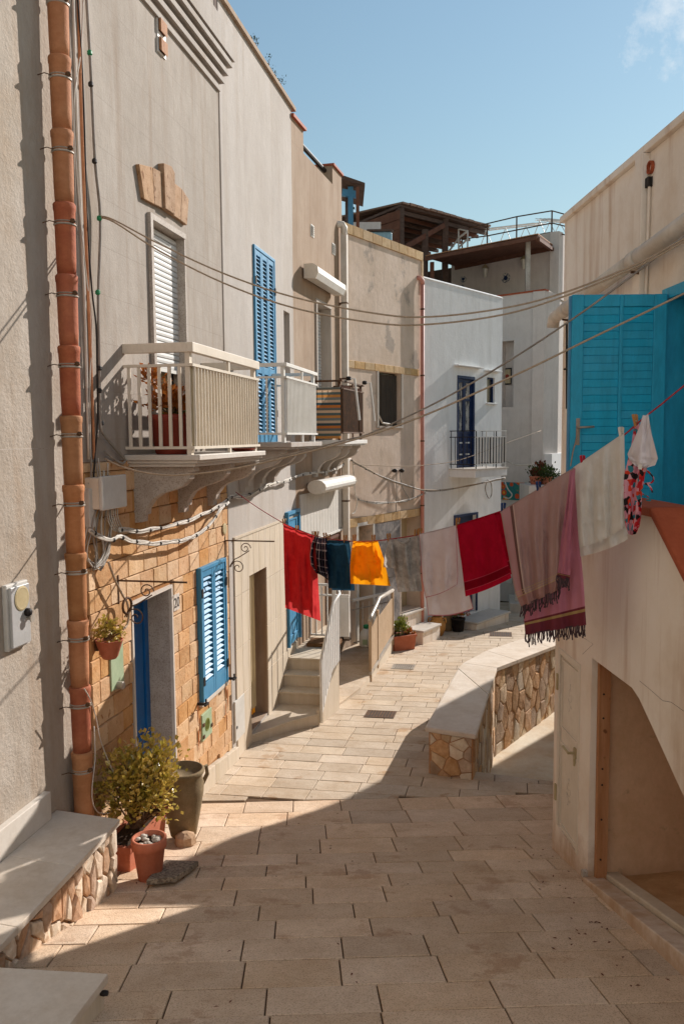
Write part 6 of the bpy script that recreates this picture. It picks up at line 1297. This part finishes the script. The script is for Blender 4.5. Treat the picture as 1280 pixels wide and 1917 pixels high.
# loose tangle of cables under the boxes
for i in range(11):
    x0 = 168+i*4.5; pts = [(x0+r8.uniform(-3, 3), 855+r8.uniform(0, 70)), (x0+r8.uniform(-7, 7), 930), (x0-4+r8.uniform(-7, 7), 985), (x0-8+r8.uniform(-7, 7), 1035), (178+r8.uniform(-8, 12), 1062+r8.uniform(-4, 6)), (198+r8.uniform(-5, 5), 1042), (206, 1010+r8.uniform(-6, 6))]
    cable('loose_cable', 'grey cable looping down in the tangle below the connection box', 'cable', h(.04+.012*(i % 4), *pts), .006 if i % 3 else .009, M['grey_cable' if i % 2 else 'white_cable'], 'tangled cables below the box')
for i in range(6):
    x0 = 200+i*4; cable('loose_cable', 'thin cable dropping out of the box into the upper bundle', 'cable', h(.06+.006*i, (x0, 953), (x0+1, 968), (x0+7, 985), (x0+16, 994), (x0+34, 996)), .006, M['white_cable'], 'cables out of the connection box')
def bundle(label, pts3, n, rad, cr, mats, group, seed, ties=10):
    t = thing('cable_bundle', label, 'cable bundle', pts3[0], group); r = random.Random(seed); base = smooth_path(pts3, 6)
    ph = [r.uniform(0, 6.28) for _ in range(n)]
    for k in range(n):
        pts = []
        for i, p in enumerate(base):
            a = ph[k]+i*.22*(1+.3*(k % 2)); pts.append(p+V((math.cos(a)*.25, math.cos(a)*.35, math.sin(a)))*rad*(.6+.5*math.sin(i*.7+k)))
        q = MB(); q.tube(pts, cr, 5); q.build('cable', M[mats[k % len(mats)]], t, smooth=True)
    for j in range(ties):
        i = int((j+.5)/ties*(len(base)-1)); d = (base[i+1]-base[i]).normalized(); q = MB(); q.lathe(base[i], [(rad*.95, -.009), (rad*1.02, 0), (rad*.95, .009)], 10, ax=d); q.build('cable_tie', M['black_cable'], t)
bundle('upper bundle of pale cables strapped along the orange block wall', h(.1, (222, 992), (262, 994), (300, 989), (345, 977), (380, 963), (408, 948), (430, 931)), 6, .02, .009, ('white_cable', 'white_cable', 'grey_cable'), 'cable bundles along the house fronts', 1)
bundle('lower sagging bundle of tangled cables on the orange block wall', h(.12, (166, 992), (205, 1012), (225, 1006), (255, 1014), (300, 1017), (340, 1012), (372, 1000), (395, 980), (412, 955), (428, 940)), 7, .02, .008, ('white_cable', 'grey_cable', 'white_cable'), 'cable bundles along the house fronts', 2)
bundle('cable bundle along the whitish house above the stone cladding', h(.08, (430, 931), (455, 929), (480, 920), (510, 905), (530, 902), (545, 897)), 6, .022, .01, ('white_cable', 'travertine', 'grey_cable') if False else ('white_cable', 'grey_cable'), 'cable bundles along the house fronts', 3, 8)
h3p = lambda o, *p: [H3.w(x, y, o) for x, y in p]
bundle('cable bundle crossing the brown house above the lower white awning', h3p(.08, (549, 896), (570, 888), (590, 884), (615, 882), (640, 872), (656, 860)), 6, .022, .01, ('white_cable', 'grey_cable'), 'cable bundles along the house fronts', 4, 8)
A_ = H3.w(656, 860, .12); B_ = H5.w(945, 895, .25); vp = vplane(A_, B_)
bundle('long dark cable bundle sagging across the grey and white house fronts', [A_]+[vp.w(x, y) for x, y in ((678, 874), (700, 886), (740, 903), (790, 917), (830, 917), (880, 909), (920, 900))]+[B_], 4, .02, .012, ('grey_cable', 'rope'), 'cable bundles along the house fronts', 5, 14)
A_ = H4.w(668, 934, .05); B_ = H4.w(797, 922, .12)
bundle('lower cable bundle across the grey house above the trim', [A_]+[H4.w(x, y, .08) for x, y in ((690, 940), (720, 942), (755, 938), (780, 930))]+[B_], 3, .018, .012, ('white_cable', 'grey_cable'), 'cable bundles along the house fronts', 6, 8)
cable('hanging_cable', 'pale cable hanging in a loop beside the big white downpipe', 'cable', [H4.w(x, y, .06) for x, y in ((660, 862), (662, 890), (664, 920), (668, 940), (664, 958), (658, 962))], .014, M['white_cable'], 'loops of cable on far walls')
cable('hanging_cable', 'loops of grey cable hanging under the white house balcony', 'cable', [H5.w(x, y, .06) for x, y in ((912, 898), (908, 915), (914, 932), (920, 925), (919, 905), (912, 898))], .016, M['grey_cable'], 'loops of cable on far walls')
cable('hanging_cable', 'white curling cable hanging in front of the flower panel', 'cable', [F6.w(x, y, 1.0) for x, y in ((944, 900), (950, 915), (958, 926), (952, 933), (942, 930))], .02, M['white_cable'], 'loops of cable on far walls')
cable('wall_cable', 'pale cables leading right from the white house balcony corner', 'cable', [F6.w(x, y, .9) for x, y in ((946, 861), (965, 870), (985, 870), (1000, 869))], .02, M['white_cable'], 'loops of cable on far walls')
for i, (pts, l) in enumerate((([(742, 880), (742, 922), (741, 958)], 'thin vertical cable with insulators on the grey house'), ([(748, 882), (752, 910), (765, 932)], 'drooping cable from the small insulators on the grey house'))):
    cable('wall_cable', l, 'cable', [H4.w(x, y, .04) for x, y in pts], .01, M['grey_cable'], 'thin cables on the grey house')
for px in (734, 747):
    q = MB(); q.lathe(H4.w(px, 881, .0), [(.02, 0), (.045, .05), (.045, .09), (.02, .12)], 10, ax=H4.n); tag(q.build('insulator', M['black_iron'], smooth=True), None, '%s black insulator of the pair on the grey house wall' % ('left' if px == 734 else 'right'), 'insulator', 'insulators on the grey house')
# wires strung over the lane
def wire(label, pA, pB, mid, r, mt, group='wires strung over the lane'):
    vp = vplane(pA, pB); return cable('overhead_wire', label, 'wire', [pA]+[vp.w(x, y) for x, y in mid]+[pB], r, M[mt], group, 5)
eA, eB = H1.w(188, 404, .06), R2.w(1400, 392, .1)
wire('upper twin wire sagging from the taped cables across to the right roof', eA, eB, [(215, 412), (300, 457), (420, 512), (550, 556), (700, 586), (800, 593), (940, 577), (1060, 546), (1200, 490), (1280, 447)], .007, 'rope')
wire('lower twin wire sagging from the taped cables across to the right roof', H1.w(188, 407, .06), R2.w(1400, 396, .1), [(215, 416), (300, 470), (420, 530), (550, 576), (700, 604), (800, 607), (940, 589), (1060, 553), (1200, 495), (1280, 452)], .007, 'rope')
wire('dark wire climbing from below the third balcony to the right roof', H1.w(400, 880, .2), R2.w(1420, 365, .1), [(440, 874), (560, 846), (650, 823), (690, 812), (800, 762), (900, 707), (1000, 645), (1100, 577), (1200, 503), (1280, 443)], .008, 'grey_cable')
wire('pale rope climbing from the cream balcony to the blue door', H1.w(196, 858, .1), R2.w(1400, 490, .1), [(230, 874), (280, 886), (340, 889), (440, 877), (560, 850), (690, 815), (800, 775), (900, 731), (1000, 685), (1100, 636), (1200, 588), (1280, 549)], .0075, 'rope')
wire('faint thin wire across the grey and white houses', H4.w(662, 869, .1), F6.w(1012, 806, .6), [(700, 871), (760, 873), (800, 870), (860, 861), (940, 832)], .008, 'rope')
cable('ground_wire', 'pale cord dangling from the cable tangle past the wall planter', 'cord', h(.09, (203, 1052), (215, 1085), (230, 1115), (238, 1128), (241, 1150), (238, 1170), (230, 1178)), .011, M['rope'])
cable('ground_wire', 'thin cord trailing from the downpipe down into the golden bush', 'cord', h(.2, (158, 1290), (170, 1312), (180, 1345), (188, 1385), (205, 1430), (222, 1470), (222, 1500), (215, 1518), (185, 1522), (172, 1490), (178, 1420), (176, 1360)), .005, M['white_cable'])
# iron sign brackets with scrolls
def scroll(c, P, r0, turns, sgn=1, th=.006):
    return [P.pt(c[0], c[1], c[2])+(P.n*math.cos(a)*sgn+V((0, 0, 1))*math.sin(a))*(r0*(1-a/(turns*6.9))) for a in [i*.35 for i in range(int(turns*6.28/.35))]]
def bracket(px, py, px2, label, flip):
    s_, z_ = H1.sz(px, py, .01); t = thing('iron_bracket', label, 'bracket', H1.pt(s_, z_, 0), 'wrought iron brackets'); e = H1.pt(s_, z_, 0)
    ox = None
    for k in range(60):
        o = k*.02; s2 = s_; q_ = H1.pt(s_, z_, o)
        d = q_.dot(_F)
        if 640+FPX*q_.dot(_r)/d >= px2: ox = o; break
    ox = ox or 1.0
    q = MB(); q.tube([e, H1.pt(s_, z_, ox)], .009, 6); q.build('arm', M['rusty'], t); q = MB(); q.bar(H1.pt(s_, z_+.05, .01), H1.pt(s_, z_-.62, .01), .02, .012); q.build('back_bar', M['rusty'], t)
    q = MB(); q.tube(scroll((s_, z_-.09, ox*.42), H1, .07, 1.6), .006, 5); q.tube(scroll((s_, z_-.33, .17), H1, .09, 1.6, -1), .006, 5)
    q.tube(smooth_path([H1.pt(s_, z_-.12, ox*.5), H1.pt(s_, z_-.2, ox*.3), H1.pt(s_, z_-.24, .12), H1.pt(s_, z_-.33, .06)], 5), .006, 5); q.build('scroll', M['rusty'], t)
bracket(221, 1087, 348, 'iron bracket with a scroll over the blue doorway', 0); bracket(421, 1012, 512, 'iron bracket with two scrolls at the end of the orange block wall', 0)
q = MB(); c = H1.w(238, 1134, .1); q.tube([c+V((math.cos(a)*.07*.3, math.cos(a)*.07, math.sin(a)*.07)) for a in [i*.4 for i in range(17)]], .012, 6); tag(q.build('pulley_ring', M['rusty']), None, 'pale ring pulley hanging by the door lintel', 'pulley')
for px, py in ((416, 1000), (452, 925), (541, 905), (575, 888)):
    pass

# ================================================================== laundry
LA = H1.w(441, 921, .04); LB_ = R2.pt(-4.15, 0, 0); LP = PL((LA.x, LA.y), (LB_.x-LA.x, LB_.y-LA.y))
linepx = [(482, 950), (530, 979), (560, 992), (590, 1003), (625, 1010), (660, 1013), (695, 1013), (727, 1010), (785, 1001), (820, 993), (855, 984), (900, 970), (940, 956), (1010, 915), (1075, 876), (1120, 848), (1167, 815), (1205, 782), (1240, 755), (1280, 722)]
pts = [LA]+[LP.w(x, y) for x, y in linepx]
e = pts[-1]; e2 = e+(pts[-1]-pts[-3]).normalized()*((V((LB_.x, LB_.y, 0))-V((e.x, e.y, 0))).length*1.12); pts += [e.lerp(e2, .5), e2]
cable('clothesline', 'red clothesline strung across the lane and hung with washing', 'clothesline', pts, .005, M['redline'], None, 4)
q = MB(); q.tube([e2, e2-R2.n*.1], .012, 6); tag(q.build('wall_hook', M['rusty']), None, 'rusty wall hook holding the near end of the clothesline', 'hook')
def rowlerp(rows, v):
    t = v*(len(rows)-1); i = min(int(t), len(rows)-2); f = t-i
    f = f*f*(3-2*f)*.4+f*.6
    L = [rows[i][0][k]+(rows[i+1][0][k]-rows[i][0][k])*f for k in (0, 1)]; R_ = [rows[i][1][k]+(rows[i+1][1][k]-rows[i][1][k])*f for k in (0, 1)]
    return L, R_
def cloth(name, mt, parent, rows, amp=.02, k=3, seed=0, off=.0, nu=22, nv=26, sagb=0, label=None, cat=None, group=None, fine=.003, lean=0, wr=.016):
    r = random.Random(seed); ph = [r.uniform(0, 6.28) for _ in range(4)]; mb = MB(); vs = []; uvs = []
    for j in range(nv+1):
        v = j/nv; L, R_ = rowlerp(rows, v)
        for i in range(nu+1):
            u = i/nu; x = L[0]+(R_[0]-L[0])*u; y = L[1]+(R_[1]-L[1])*u
            y += sagb*math.sin(u*math.pi)*v+1.6*(1-v)*math.sin(u*math.pi)
            g = min(1, v*2.2+.12)
            o = off+g*(amp*math.sin(u*k*6.28+ph[0]+.9*math.sin(v*3+ph[2]))+amp*.5*math.sin(u*(k*2.3)*6.28+ph[1]+v*1.3))+fine*math.sin(u*23+v*9+ph[3])+lean*v+g*wr*noise.noise((u*5+seed*3.1, v*7, seed*1.7))+g*wr*.6*noise.noise((u*13+seed*3.1, v*9, seed*2.7))
            vs.append(LP.w(x, y, o)); uvs.append((u, 1-v))
    fs = [(j*(nu+1)+i, j*(nu+1)+i+1, (j+1)*(nu+1)+i+1, (j+1)*(nu+1)+i) for j in range(nv) for i in range(nu)]
    mb.add(vs, fs, 0, uvs); o = mb.build(name, mt, parent, smooth=True, uv=True, label=label, cat=cat, group=group); return o
def roll(parent, mt, a, b):                            # the fold lying over the line
    q = MB(); n = 12; pts = [V(LP.w(a[0]+(b[0]-a[0])*i/n, a[1]+(b[1]-a[1])*i/n+1.0, 0)) for i in range(n+1)]; q.tube(pts, .009, 8); q.build('fold', mt, parent, smooth=True)
def terry(name, c, c2, tr=.3): return mat(name, c, c2, 9, rough=1, bump=.55, bscale=190, transl=tr, spec=.05)
def hang(name, label, cat, at): return thing(name, label, cat, LP.w(*at), 'washing on the line')
M['redt'] = terry('red_terry', '#cc4443', '#ba3638', .5); M['crim'] = terry('crimson_terry', '#b8112f', '#a00e29', .3); M['tealt'] = terry('slate_blue_terry', '#2b4f66', '#234458'); M['greyt'] = terry('pale_grey_terry', '#f3efe7', '#ebe6dc', .45); M['whitet'] = terry('pale_pink_terry', '#d6c6c4', '#cbb9b7', .35)
M['orange'] = mat('orange_cotton', '#f5a51c', '#eb970f', 6, rough=.9, bump=.15, bscale=120, transl=.45, spec=.1)
def edgeband(c, lo, hi, ax=1):
    def f(t, lk, mixc, rng, col):
        uv = N(t, 'ShaderNodeUVMap'); sx = N(t, 'ShaderNodeSeparateXYZ'); lk(uv.outputs[0], sx.inputs[0]); v = sx.outputs[ax]
        a = N(t, 'ShaderNodeMath', operation='GREATER_THAN'); a.inputs[1].default_value = lo; lk(v, a.inputs[0]); b = N(t, 'ShaderNodeMath', operation='LESS_THAN'); b.inputs[1].default_value = hi; lk(v, b.inputs[0])
        m = N(t, 'ShaderNodeMath', operation='MULTIPLY'); lk(a.outputs[0], m.inputs[0]); lk(b.outputs[0], m.inputs[1]); return mixc(m.outputs[0], col, lin(c))
    return f
def multi(*fs):
    def f(t, lk, mixc, rng, col):
        for g in fs: col = g(t, lk, mixc, rng, col)
        return col
    return f
t = hang('red_towel', 'long red towel at the left end of the clothesline', 'towel', (565, 990))
cloth('front_flap', M['redt'], t, [((530, 980), (588, 1003)), ((531, 1035), (593, 1060)), ((532.5, 1090), (597, 1115)), ((534, 1138), (600, 1163))], .028, 2.3, 1, .02)
cloth('back_flap', M['redt'], t, [((531, 980), (588, 1003)), ((532, 1050), (595, 1080)), ((534, 1120), (598, 1150))], .018, 2, 2, -.03); roll(t, M['redt'], (530, 980), (588, 1003))
def plaid(t, lk, mixc, rng, col):
    uv = N(t, 'ShaderNodeUVMap'); sx = N(t, 'ShaderNodeSeparateXYZ'); lk(uv.outputs[0], sx.inputs[0])
    for ax, n, c, w in ((0, 6, '#3b2233', .45), (1, 7, '#3b2233', .45), (0, 6, '#c9b6b4', .14), (1, 7, '#c9b6b4', .14)):
        m = N(t, 'ShaderNodeMath', operation='MULTIPLY'); m.inputs[1].default_value = n; lk(sx.outputs[ax], m.inputs[0]); f = N(t, 'ShaderNodeMath', operation='FRACT'); lk(m.outputs[0], f.inputs[0])
        l = N(t, 'ShaderNodeMath', operation='LESS_THAN'); l.inputs[1].default_value = w; lk(f.outputs[0], l.inputs[0]); s = N(t, 'ShaderNodeMath', operation='MULTIPLY'); s.inputs[1].default_value = .75; lk(l.outputs[0], s.inputs[0]); col = mixc(s.outputs[0], col, lin(c))
    return col
M['plaid'] = mat('dark_plaid', '#1b1a2b', uvpat=plaid, bump=.2, transl=.15)
t = hang('plaid_shirt', 'dark plaid shirt bunched up between the red and slate towels', 'shirt', (598, 1005))
cloth('shirt_front', M['plaid'], t, [((588, 1004), (611, 1007)), ((583, 1018), (612, 1022)), ((580, 1040), (613, 1048)), ((582, 1058), (613, 1066)), ((590, 1072), (613, 1080)), ((603, 1077), (614, 1087))], .035, 2.2, 3, .03, fine=.012)
cloth('shirt_back', M['plaid'], t, [((590, 1004), (612, 1007)), ((584, 1030), (613, 1036)), ((586, 1055), (613, 1062)), ((598, 1068), (614, 1076))], .03, 1.8, 4, -.04, fine=.012)
t = hang('slate_towel', 'slate blue towel beside the plaid shirt', 'towel', (632, 1012))
cloth('front_flap', M['tealt'], t, [((611, 1012), (651, 1013)), ((613, 1060), (654, 1060)), ((615, 1101), (657, 1104))], .014, 1.6, 5, .015); cloth('back_flap', M['tealt'], t, [((614, 1012), (654, 1013)), ((616, 1060), (660, 1055)), ((621, 1105), (664, 1106))], .02, 1.4, 6, -.04); roll(t, M['tealt'], (611, 1012), (654, 1013))
t = hang('orange_top', 'bright orange cotton top hanging beside the slate towel', 'top', (684, 1013))
cloth('front', M['orange'], t, [((661, 1013), (706, 1013)), ((657, 1035), (714, 1040)), ((655, 1060), (720, 1055)), ((656, 1093), (731, 1097))], .03, 1.7, 7, .02); cloth('back', M['orange'], t, [((662, 1013), (707, 1013)), ((658, 1040), (718, 1045)), ((660, 1075), (722, 1078))], .02, 1.5, 8, -.04)
M['tee'] = mat('tie_dye_grey', '#cbc6bf', '#a9a49e', 7, (1, 1, 2.2), rough=.95, bump=.12, transl=.45, lo=.42, hi=.58, patch='#b78d80', patchlo=.66, patchscale=8)
t = hang('tie_dye_shirt', 'grey tie-dye t-shirt with a round neck hanging from its shoulders', 't-shirt', (755, 1007))
cloth('shirt_front', M['tee'], t, [((728, 1010), (784, 1002)), ((732, 1035), (784, 1030)), ((738, 1070), (786, 1065)), ((745, 1108), (790, 1107))], .025, 1.5, 9, .02); cloth('shirt_back', M['tee'], t, [((729, 1010), (785, 1002)), ((734, 1045), (785, 1040)), ((742, 1090), (788, 1090))], .015, 1.3, 10, -.035)
cloth('sleeve', M['tee'], t, [((727, 1012), (733, 1014)), ((722, 1030), (737, 1035)), ((717, 1062), (740, 1064))], .012, 1, 11, .05, nu=8, nv=10); cloth('sleeve', M['tee'], t, [((781, 1004), (785, 1004)), ((780, 1030), (786, 1030)), ((781, 1058), (788, 1060))], .008, 1, 12, .06, nu=8, nv=10)
q = MB(); pts = [LP.w(756+11*math.cos(a), 1008-9*math.sin(a)*-1, .045) for a in [i*math.pi/12 for i in range(13)]]; q.tube(pts, .01, 6); q.build('neckband', M['tee'], t, smooth=True)
pinkedge = multi(edgeband('#c9808a', -1, .018), edgeband('#c9808a', .985, 2, 0), edgeband('#c9808a', -1, .015, 0))
M['whiteh'] = mat('pale_pink_terry_hemmed', '#f2e7e5', '#e9dcda', 9, rough=1, bump=.4, bscale=190, transl=.5, spec=.05, uvpat=pinkedge)
t = hang('pale_towel', 'pale pinkish towel with a pink hem left of the crimson towel', 'towel', (820, 995))
cloth('front_flap', M['whiteh'], t, [((784, 1001), (854, 984)), ((787, 1040), (855, 1030)), ((790, 1085), (857, 1075)), ((796, 1119), (856, 1094))], .016, 1.6, 13, .03, sagb=4); cloth('back_flap', M['whiteh'], t, [((785, 1001), (855, 984)), ((789, 1050), (862, 1040)), ((796, 1110), (874, 1095)), ((801, 1152), (886, 1140))], .014, 1.4, 14, -.05, sagb=6); roll(t, M['whitet'], (784, 1001), (854, 984))
M['crimh'] = mat('crimson_terry_banded', '#cf1c3c', '#bb1735', 9, rough=1, bump=.5, bscale=190, transl=.5, spec=.05, uvpat=multi(edgeband('#8f0c24', .1, .2), edgeband('#c94a5c', .2, .212), edgeband('#c94a5c', .09, .1)))
t = hang('crimson_towel', 'crimson towel with woven bands between the pale towel and the fringed cloth', 'towel', (897, 970))
cloth('front_flap', M['crimh'], t, [((855, 984), (925, 962)), ((860, 1025), (938, 1005)), ((866, 1075), (948, 1045)), ((871, 1117), (957, 1082))], .02, 1.4, 15, .03, sagb=3); cloth('back_flap', M['crimh'], t, [((856, 984), (938, 957)), ((863, 1040), (950, 1010)), ((872, 1100), (958, 1075))], .014, 1.2, 16, -.05); roll(t, M['crim'], (855, 984), (938, 957))
# fringed pink cotton cloth
M['fouta'] = mat('dusty_pink_cotton', '#c4a59c', '#b89890', 8, (1, 1, .4), rough=.95, bump=.2, bscale=120, transl=.45, spec=.08, uvpat=multi(edgeband('#c99e9e', .02, .13, 0), edgeband('#7d5f5a', .13, .17, 0), edgeband('#dcc6b6', .17, .185, 0), edgeband('#b48d84', .0, .16), edgeband('#c9b48c', .16, .175), edgeband('#c9b48c', .2, .21), edgeband('#c9b48c', .24, .25)))
M['fouta2'] = mat('rose_pink_cotton', '#d08c9c', '#c57e90', 8, (1, 1, .4), rough=.95, bump=.2, bscale=120, transl=.5, spec=.08, uvpat=multi(edgeband('#7d3c46', .0, .085), edgeband('#b59a66', .085, .1), edgeband('#7d3c46', .1, .112)))
M['fringe'] = mat('dark_fringe', '#3b2f31', '#574348', 9, bump=0)
t = hang('fringed_cloth', 'large dusty pink cotton cloth with dark fringes over a rose inner side', 'cloth', (1008, 916))
cloth('front_flap', M['fouta'], t, [((937, 958), (1068, 880)), ((945, 1005), (1062, 935)), ((953, 1050), (1058, 1000)), ((964, 1110), (1056, 1070)), ((976, 1138), (1050, 1102))], .022, 3.2, 17, .05, nu=40, nv=30)
cloth('back_flap', M['fouta2'], t, [((939, 958), (1077, 875)), ((955, 1010), (1080, 940)), ((970, 1080), (1086, 1030)), ((978, 1130), (1092, 1090)), ((983, 1189), (1097, 1170))], .022, 2.4, 18, -.04, nu=36, nv=30)
cloth('side_fold', M['fouta2'], t, [((1066, 882), (1077, 876)), ((1060, 940), (1073, 935)), ((1050, 1010), (1070, 1005)), ((1045, 1062), (1068, 1066)), ((1042, 1080), (1066, 1086))], .012, 1.2, 19, .085, nu=14, nv=20)
roll(t, M['fouta'], (937, 958), (1077, 875))
q = MB(); r9 = random.Random(9)
for (a, b, n, o) in (((976, 1138), (1050, 1102), 40, .05), ((983, 1189), (1097, 1170), 56, -.04), ((1042, 1080), (1066, 1086), 14, .085)):
    for i in range(n):
        u = (i+r9.uniform(-.3, .3))/n; x, y = a[0]+(b[0]-a[0])*u, a[1]+(b[1]-a[1])*u; l = r9.uniform(12, 24)
        q.tube([LP.w(x, y-3, o), LP.w(x+r9.uniform(-2, 2), y+l*.5, o+r9.uniform(-.01, .01)), LP.w(x+r9.uniform(-3, 3), y+l, o+r9.uniform(-.015, .015))], .0032, 4, r2=.0045)
q.build('fringe', M['fringe'], t, kind='stuff')
t = hang('grey_towel', 'pale grey towel folded over the line beside the blue door', 'towel', (1120, 848))
cloth('front_flap', M['greyt'], t, [((1075, 874), (1168, 812)), ((1078, 930), (1169, 880)), ((1081, 985), (1171, 940)), ((1087, 1025), (1172, 985))], .018, 2.6, 20, .04, nu=30, sagb=5)
cloth('back_flap', M['greyt'], t, [((1076, 874), (1168, 812)), ((1079, 950), (1170, 900)), ((1082, 1005), (1173, 965)), ((1086, 1042), (1175, 1010))], .012, 1.6, 21, -.03, nu=30, sagb=4); roll(t, M['greyt'], (1075, 875), (1168, 812))
def floral(t, lk, mixc, rng, col):
    g = N(t, 'ShaderNodeNewGeometry'); v = N(t, 'ShaderNodeTexVoronoi', Scale=34.0); lk(g.outputs['Position'], v.inputs['Vector'])
    r = N(t, 'ShaderNodeValToRGB'); r.color_ramp.interpolation = 'CONSTANT'
    for i, c in enumerate(('#d99aa6', '#c1222b', '#231a1d', '#e0a3ac', '#cf3a22', '#2f7d8c', '#d78f9d')):
        e = r.color_ramp.elements[i] if i < 2 else r.color_ramp.elements.new(i/7); e.position = i/7; e.color = lin(c)
    sp = N(t, 'ShaderNodeSeparateColor'); lk(v.outputs['Color'], sp.inputs[0]); lk(sp.outputs[0], r.inputs[0]); return r.outputs[0]
M['floral'] = mat('floral_print', '#d99aa6', uvpat=floral, bump=.05, transl=.2, rough=.6)
t = hang('floral_swimsuit', 'floral red and pink swimsuit with dangling ties below the white briefs', 'swimsuit', (1190, 800))
cloth('suit_front', M['floral'], t, [((1186, 800), (1196, 792)), ((1182, 830), (1200, 826)), ((1174, 865), (1216, 862)), ((1168, 890), (1207, 888)), ((1166, 925), (1202, 920)), ((1168, 955), (1200, 945)), ((1170, 985), (1186, 990)), ((1176, 1000), (1184, 1002))], .015, 1.2, 22, .03, nu=14); cloth('suit_strap', M['floral'], t, [((1190, 940), (1201, 935)), ((1189, 965), (1200, 965)), ((1186, 990), (1197, 985)), ((1183, 1001), (1190, 1000))], .006, 1, 23, .045, nu=6)
q = MB()
for pts in (((1170, 880), (1163, 893), (1160, 899)), ((1210, 880), (1222, 893), (1220, 903), (1208, 905)), ((1206, 905), (1216, 910), (1221, 922)), ((1203, 925), (1212, 930), (1217, 937), (1210, 936)), ((1170, 915), (1162, 933), (1161, 938))): q.tube(smooth_path([LP.w(x, y, .03) for x, y in pts], 3), .005, 5)
q.build('tie', M['floral'], t)
M['briefs'] = mat('white_cotton', '#ece6e7', '#e2dadc', 8, rough=.9, bump=.12, bscale=120, transl=.3)
t = hang('white_briefs', 'small white briefs hanging over the floral swimsuit', 'briefs', (1205, 782))
cloth('briefs_front', M['briefs'], t, [((1203, 777), (1213, 775)), ((1196, 800), (1216, 800)), ((1184, 828), (1224, 830)), ((1174, 850), (1231, 858)), ((1178, 862), (1226, 871)), ((1190, 873), (1205, 877))], .014, 1.3, 24, .065, nu=18, fine=.003); cloth('briefs_back', M['briefs'], t, [((1204, 777), (1213, 775)), ((1192, 815), (1220, 815)), ((1177, 850), (1229, 856)), ((1196, 868), (1210, 870))], .01, 1, 25, .04, nu=14)
q = MB(); q.add([LP.w(1195, 862, .085), LP.w(1202, 864, .085), LP.w(1201, 879, .085), LP.w(1194, 878, .085)], [(0, 1, 2, 3)]); q.build('care_tag', M['white_paint'], t)
# pegs
M['pegred'] = mat('red_plastic', '#b3122c', bump=0, rough=.4); M['pegblue'] = mat('blue_plastic', '#1d3a6a', bump=0, rough=.4); M['pegyel'] = mat('yellow_plastic', '#e0a21a', bump=0, rough=.4); M['pegwh'] = mat('white_plastic', '#d5cdbf', bump=0, rough=.4)
PEGS = [(532, 976, 'peg', 'left corner of the red towel'), (556, 989, 'pegyel', 'middle of the red towel'), (587, 1000, 'peg', 'right corner of the red towel'), (593, 1000, 'peg', 'left shoulder of the plaid shirt'), (608, 1003, 'peg', 'right shoulder of the plaid shirt'), (615, 1006, 'peg', 'left corner of the slate towel'), (646, 1008, 'peg', 'right corner of the slate towel'), (663, 1007, 'peg', 'left strap of the orange top'),
        (699, 1008, 'peg', 'right strap of the orange top'), (728, 1006, 'peg', 'left shoulder of the tie-dye shirt'), (778, 998, 'peg', 'right shoulder of the tie-dye shirt'), (785, 996, 'peg', 'left corner of the pale towel'), (856, 978, 'peg', 'left corner of the crimson towel'), (941, 951, 'pegblue', 'left corner of the fringed cloth'), (1008, 912, 'pegblue', 'middle of the fringed cloth'), (1091, 864, 'pegred', 'left corner of the grey towel'), (1163, 812, 'pegwh', 'right corner of the grey towel'), (1190, 788, 'peg', 'strap of the floral swimsuit')]
for px, py, mt, wh in PEGS:
    nm = {'peg': 'wooden', 'pegyel': 'yellow', 'pegblue': 'dark blue', 'pegred': 'red', 'pegwh': 'white'}[mt]
    c = LP.w(px, py+4, 0); t = thing('clothes_peg', '%s clothes peg at the %s' % (nm, wh), 'clothes peg', c, 'pegs on the clothesline'); tl = rnd.uniform(-.25, .25); ax = LP.d
    up = (V((0, 0, 1))+LP.d*tl).normalized()
    for sg in (-1, 1):
        q = MB(); n = LP.n; q.prism([c+n*.004*sg-up*.03-ax*.006, c+n*.004*sg-up*.03+ax*.006, c+n*.012*sg-up*.02+ax*.006, c+n*.012*sg-up*.02-ax*.006], [c+n*.008*sg+up*.055-ax*.006, c+n*.008*sg+up*.055+ax*.006, c+n*.02*sg+up*.05+ax*.006, c+n*.02*sg+up*.05-ax*.006]); q.build('peg_half', M[mt], t)
    q = MB(); q.tube([c-LP.n*.012+up*.012, c+LP.n*.012+up*.012], .006, 6); q.build('spring', M['steel'], t)
# dry leaves and crumbs on the paving
q = MB(); rl_ = random.Random(31)
for i in range(70):
    x = rl_.uniform(-1.6, 1.85); y = rl_.uniform(4.0, 9.5)
    if rl_.random() < .5: x = 1.75-.045*(y-6.97)-abs(rl_.gauss(0, .25)); y = rl_.uniform(4, 7)
    p = V((x, y, gz(y)+.006)); q.leaf(p, V((rl_.uniform(-1, 1), rl_.uniform(-1, 1), 0)), V((rl_.uniform(-.3, .3), rl_.uniform(-.3, .3), 1)), rl_.uniform(.015, .04), .012)
tag(q.build('dry_leaves', M['leafdry']), 'stuff', 'small dry leaves scattered over the paving', 'dry leaves')
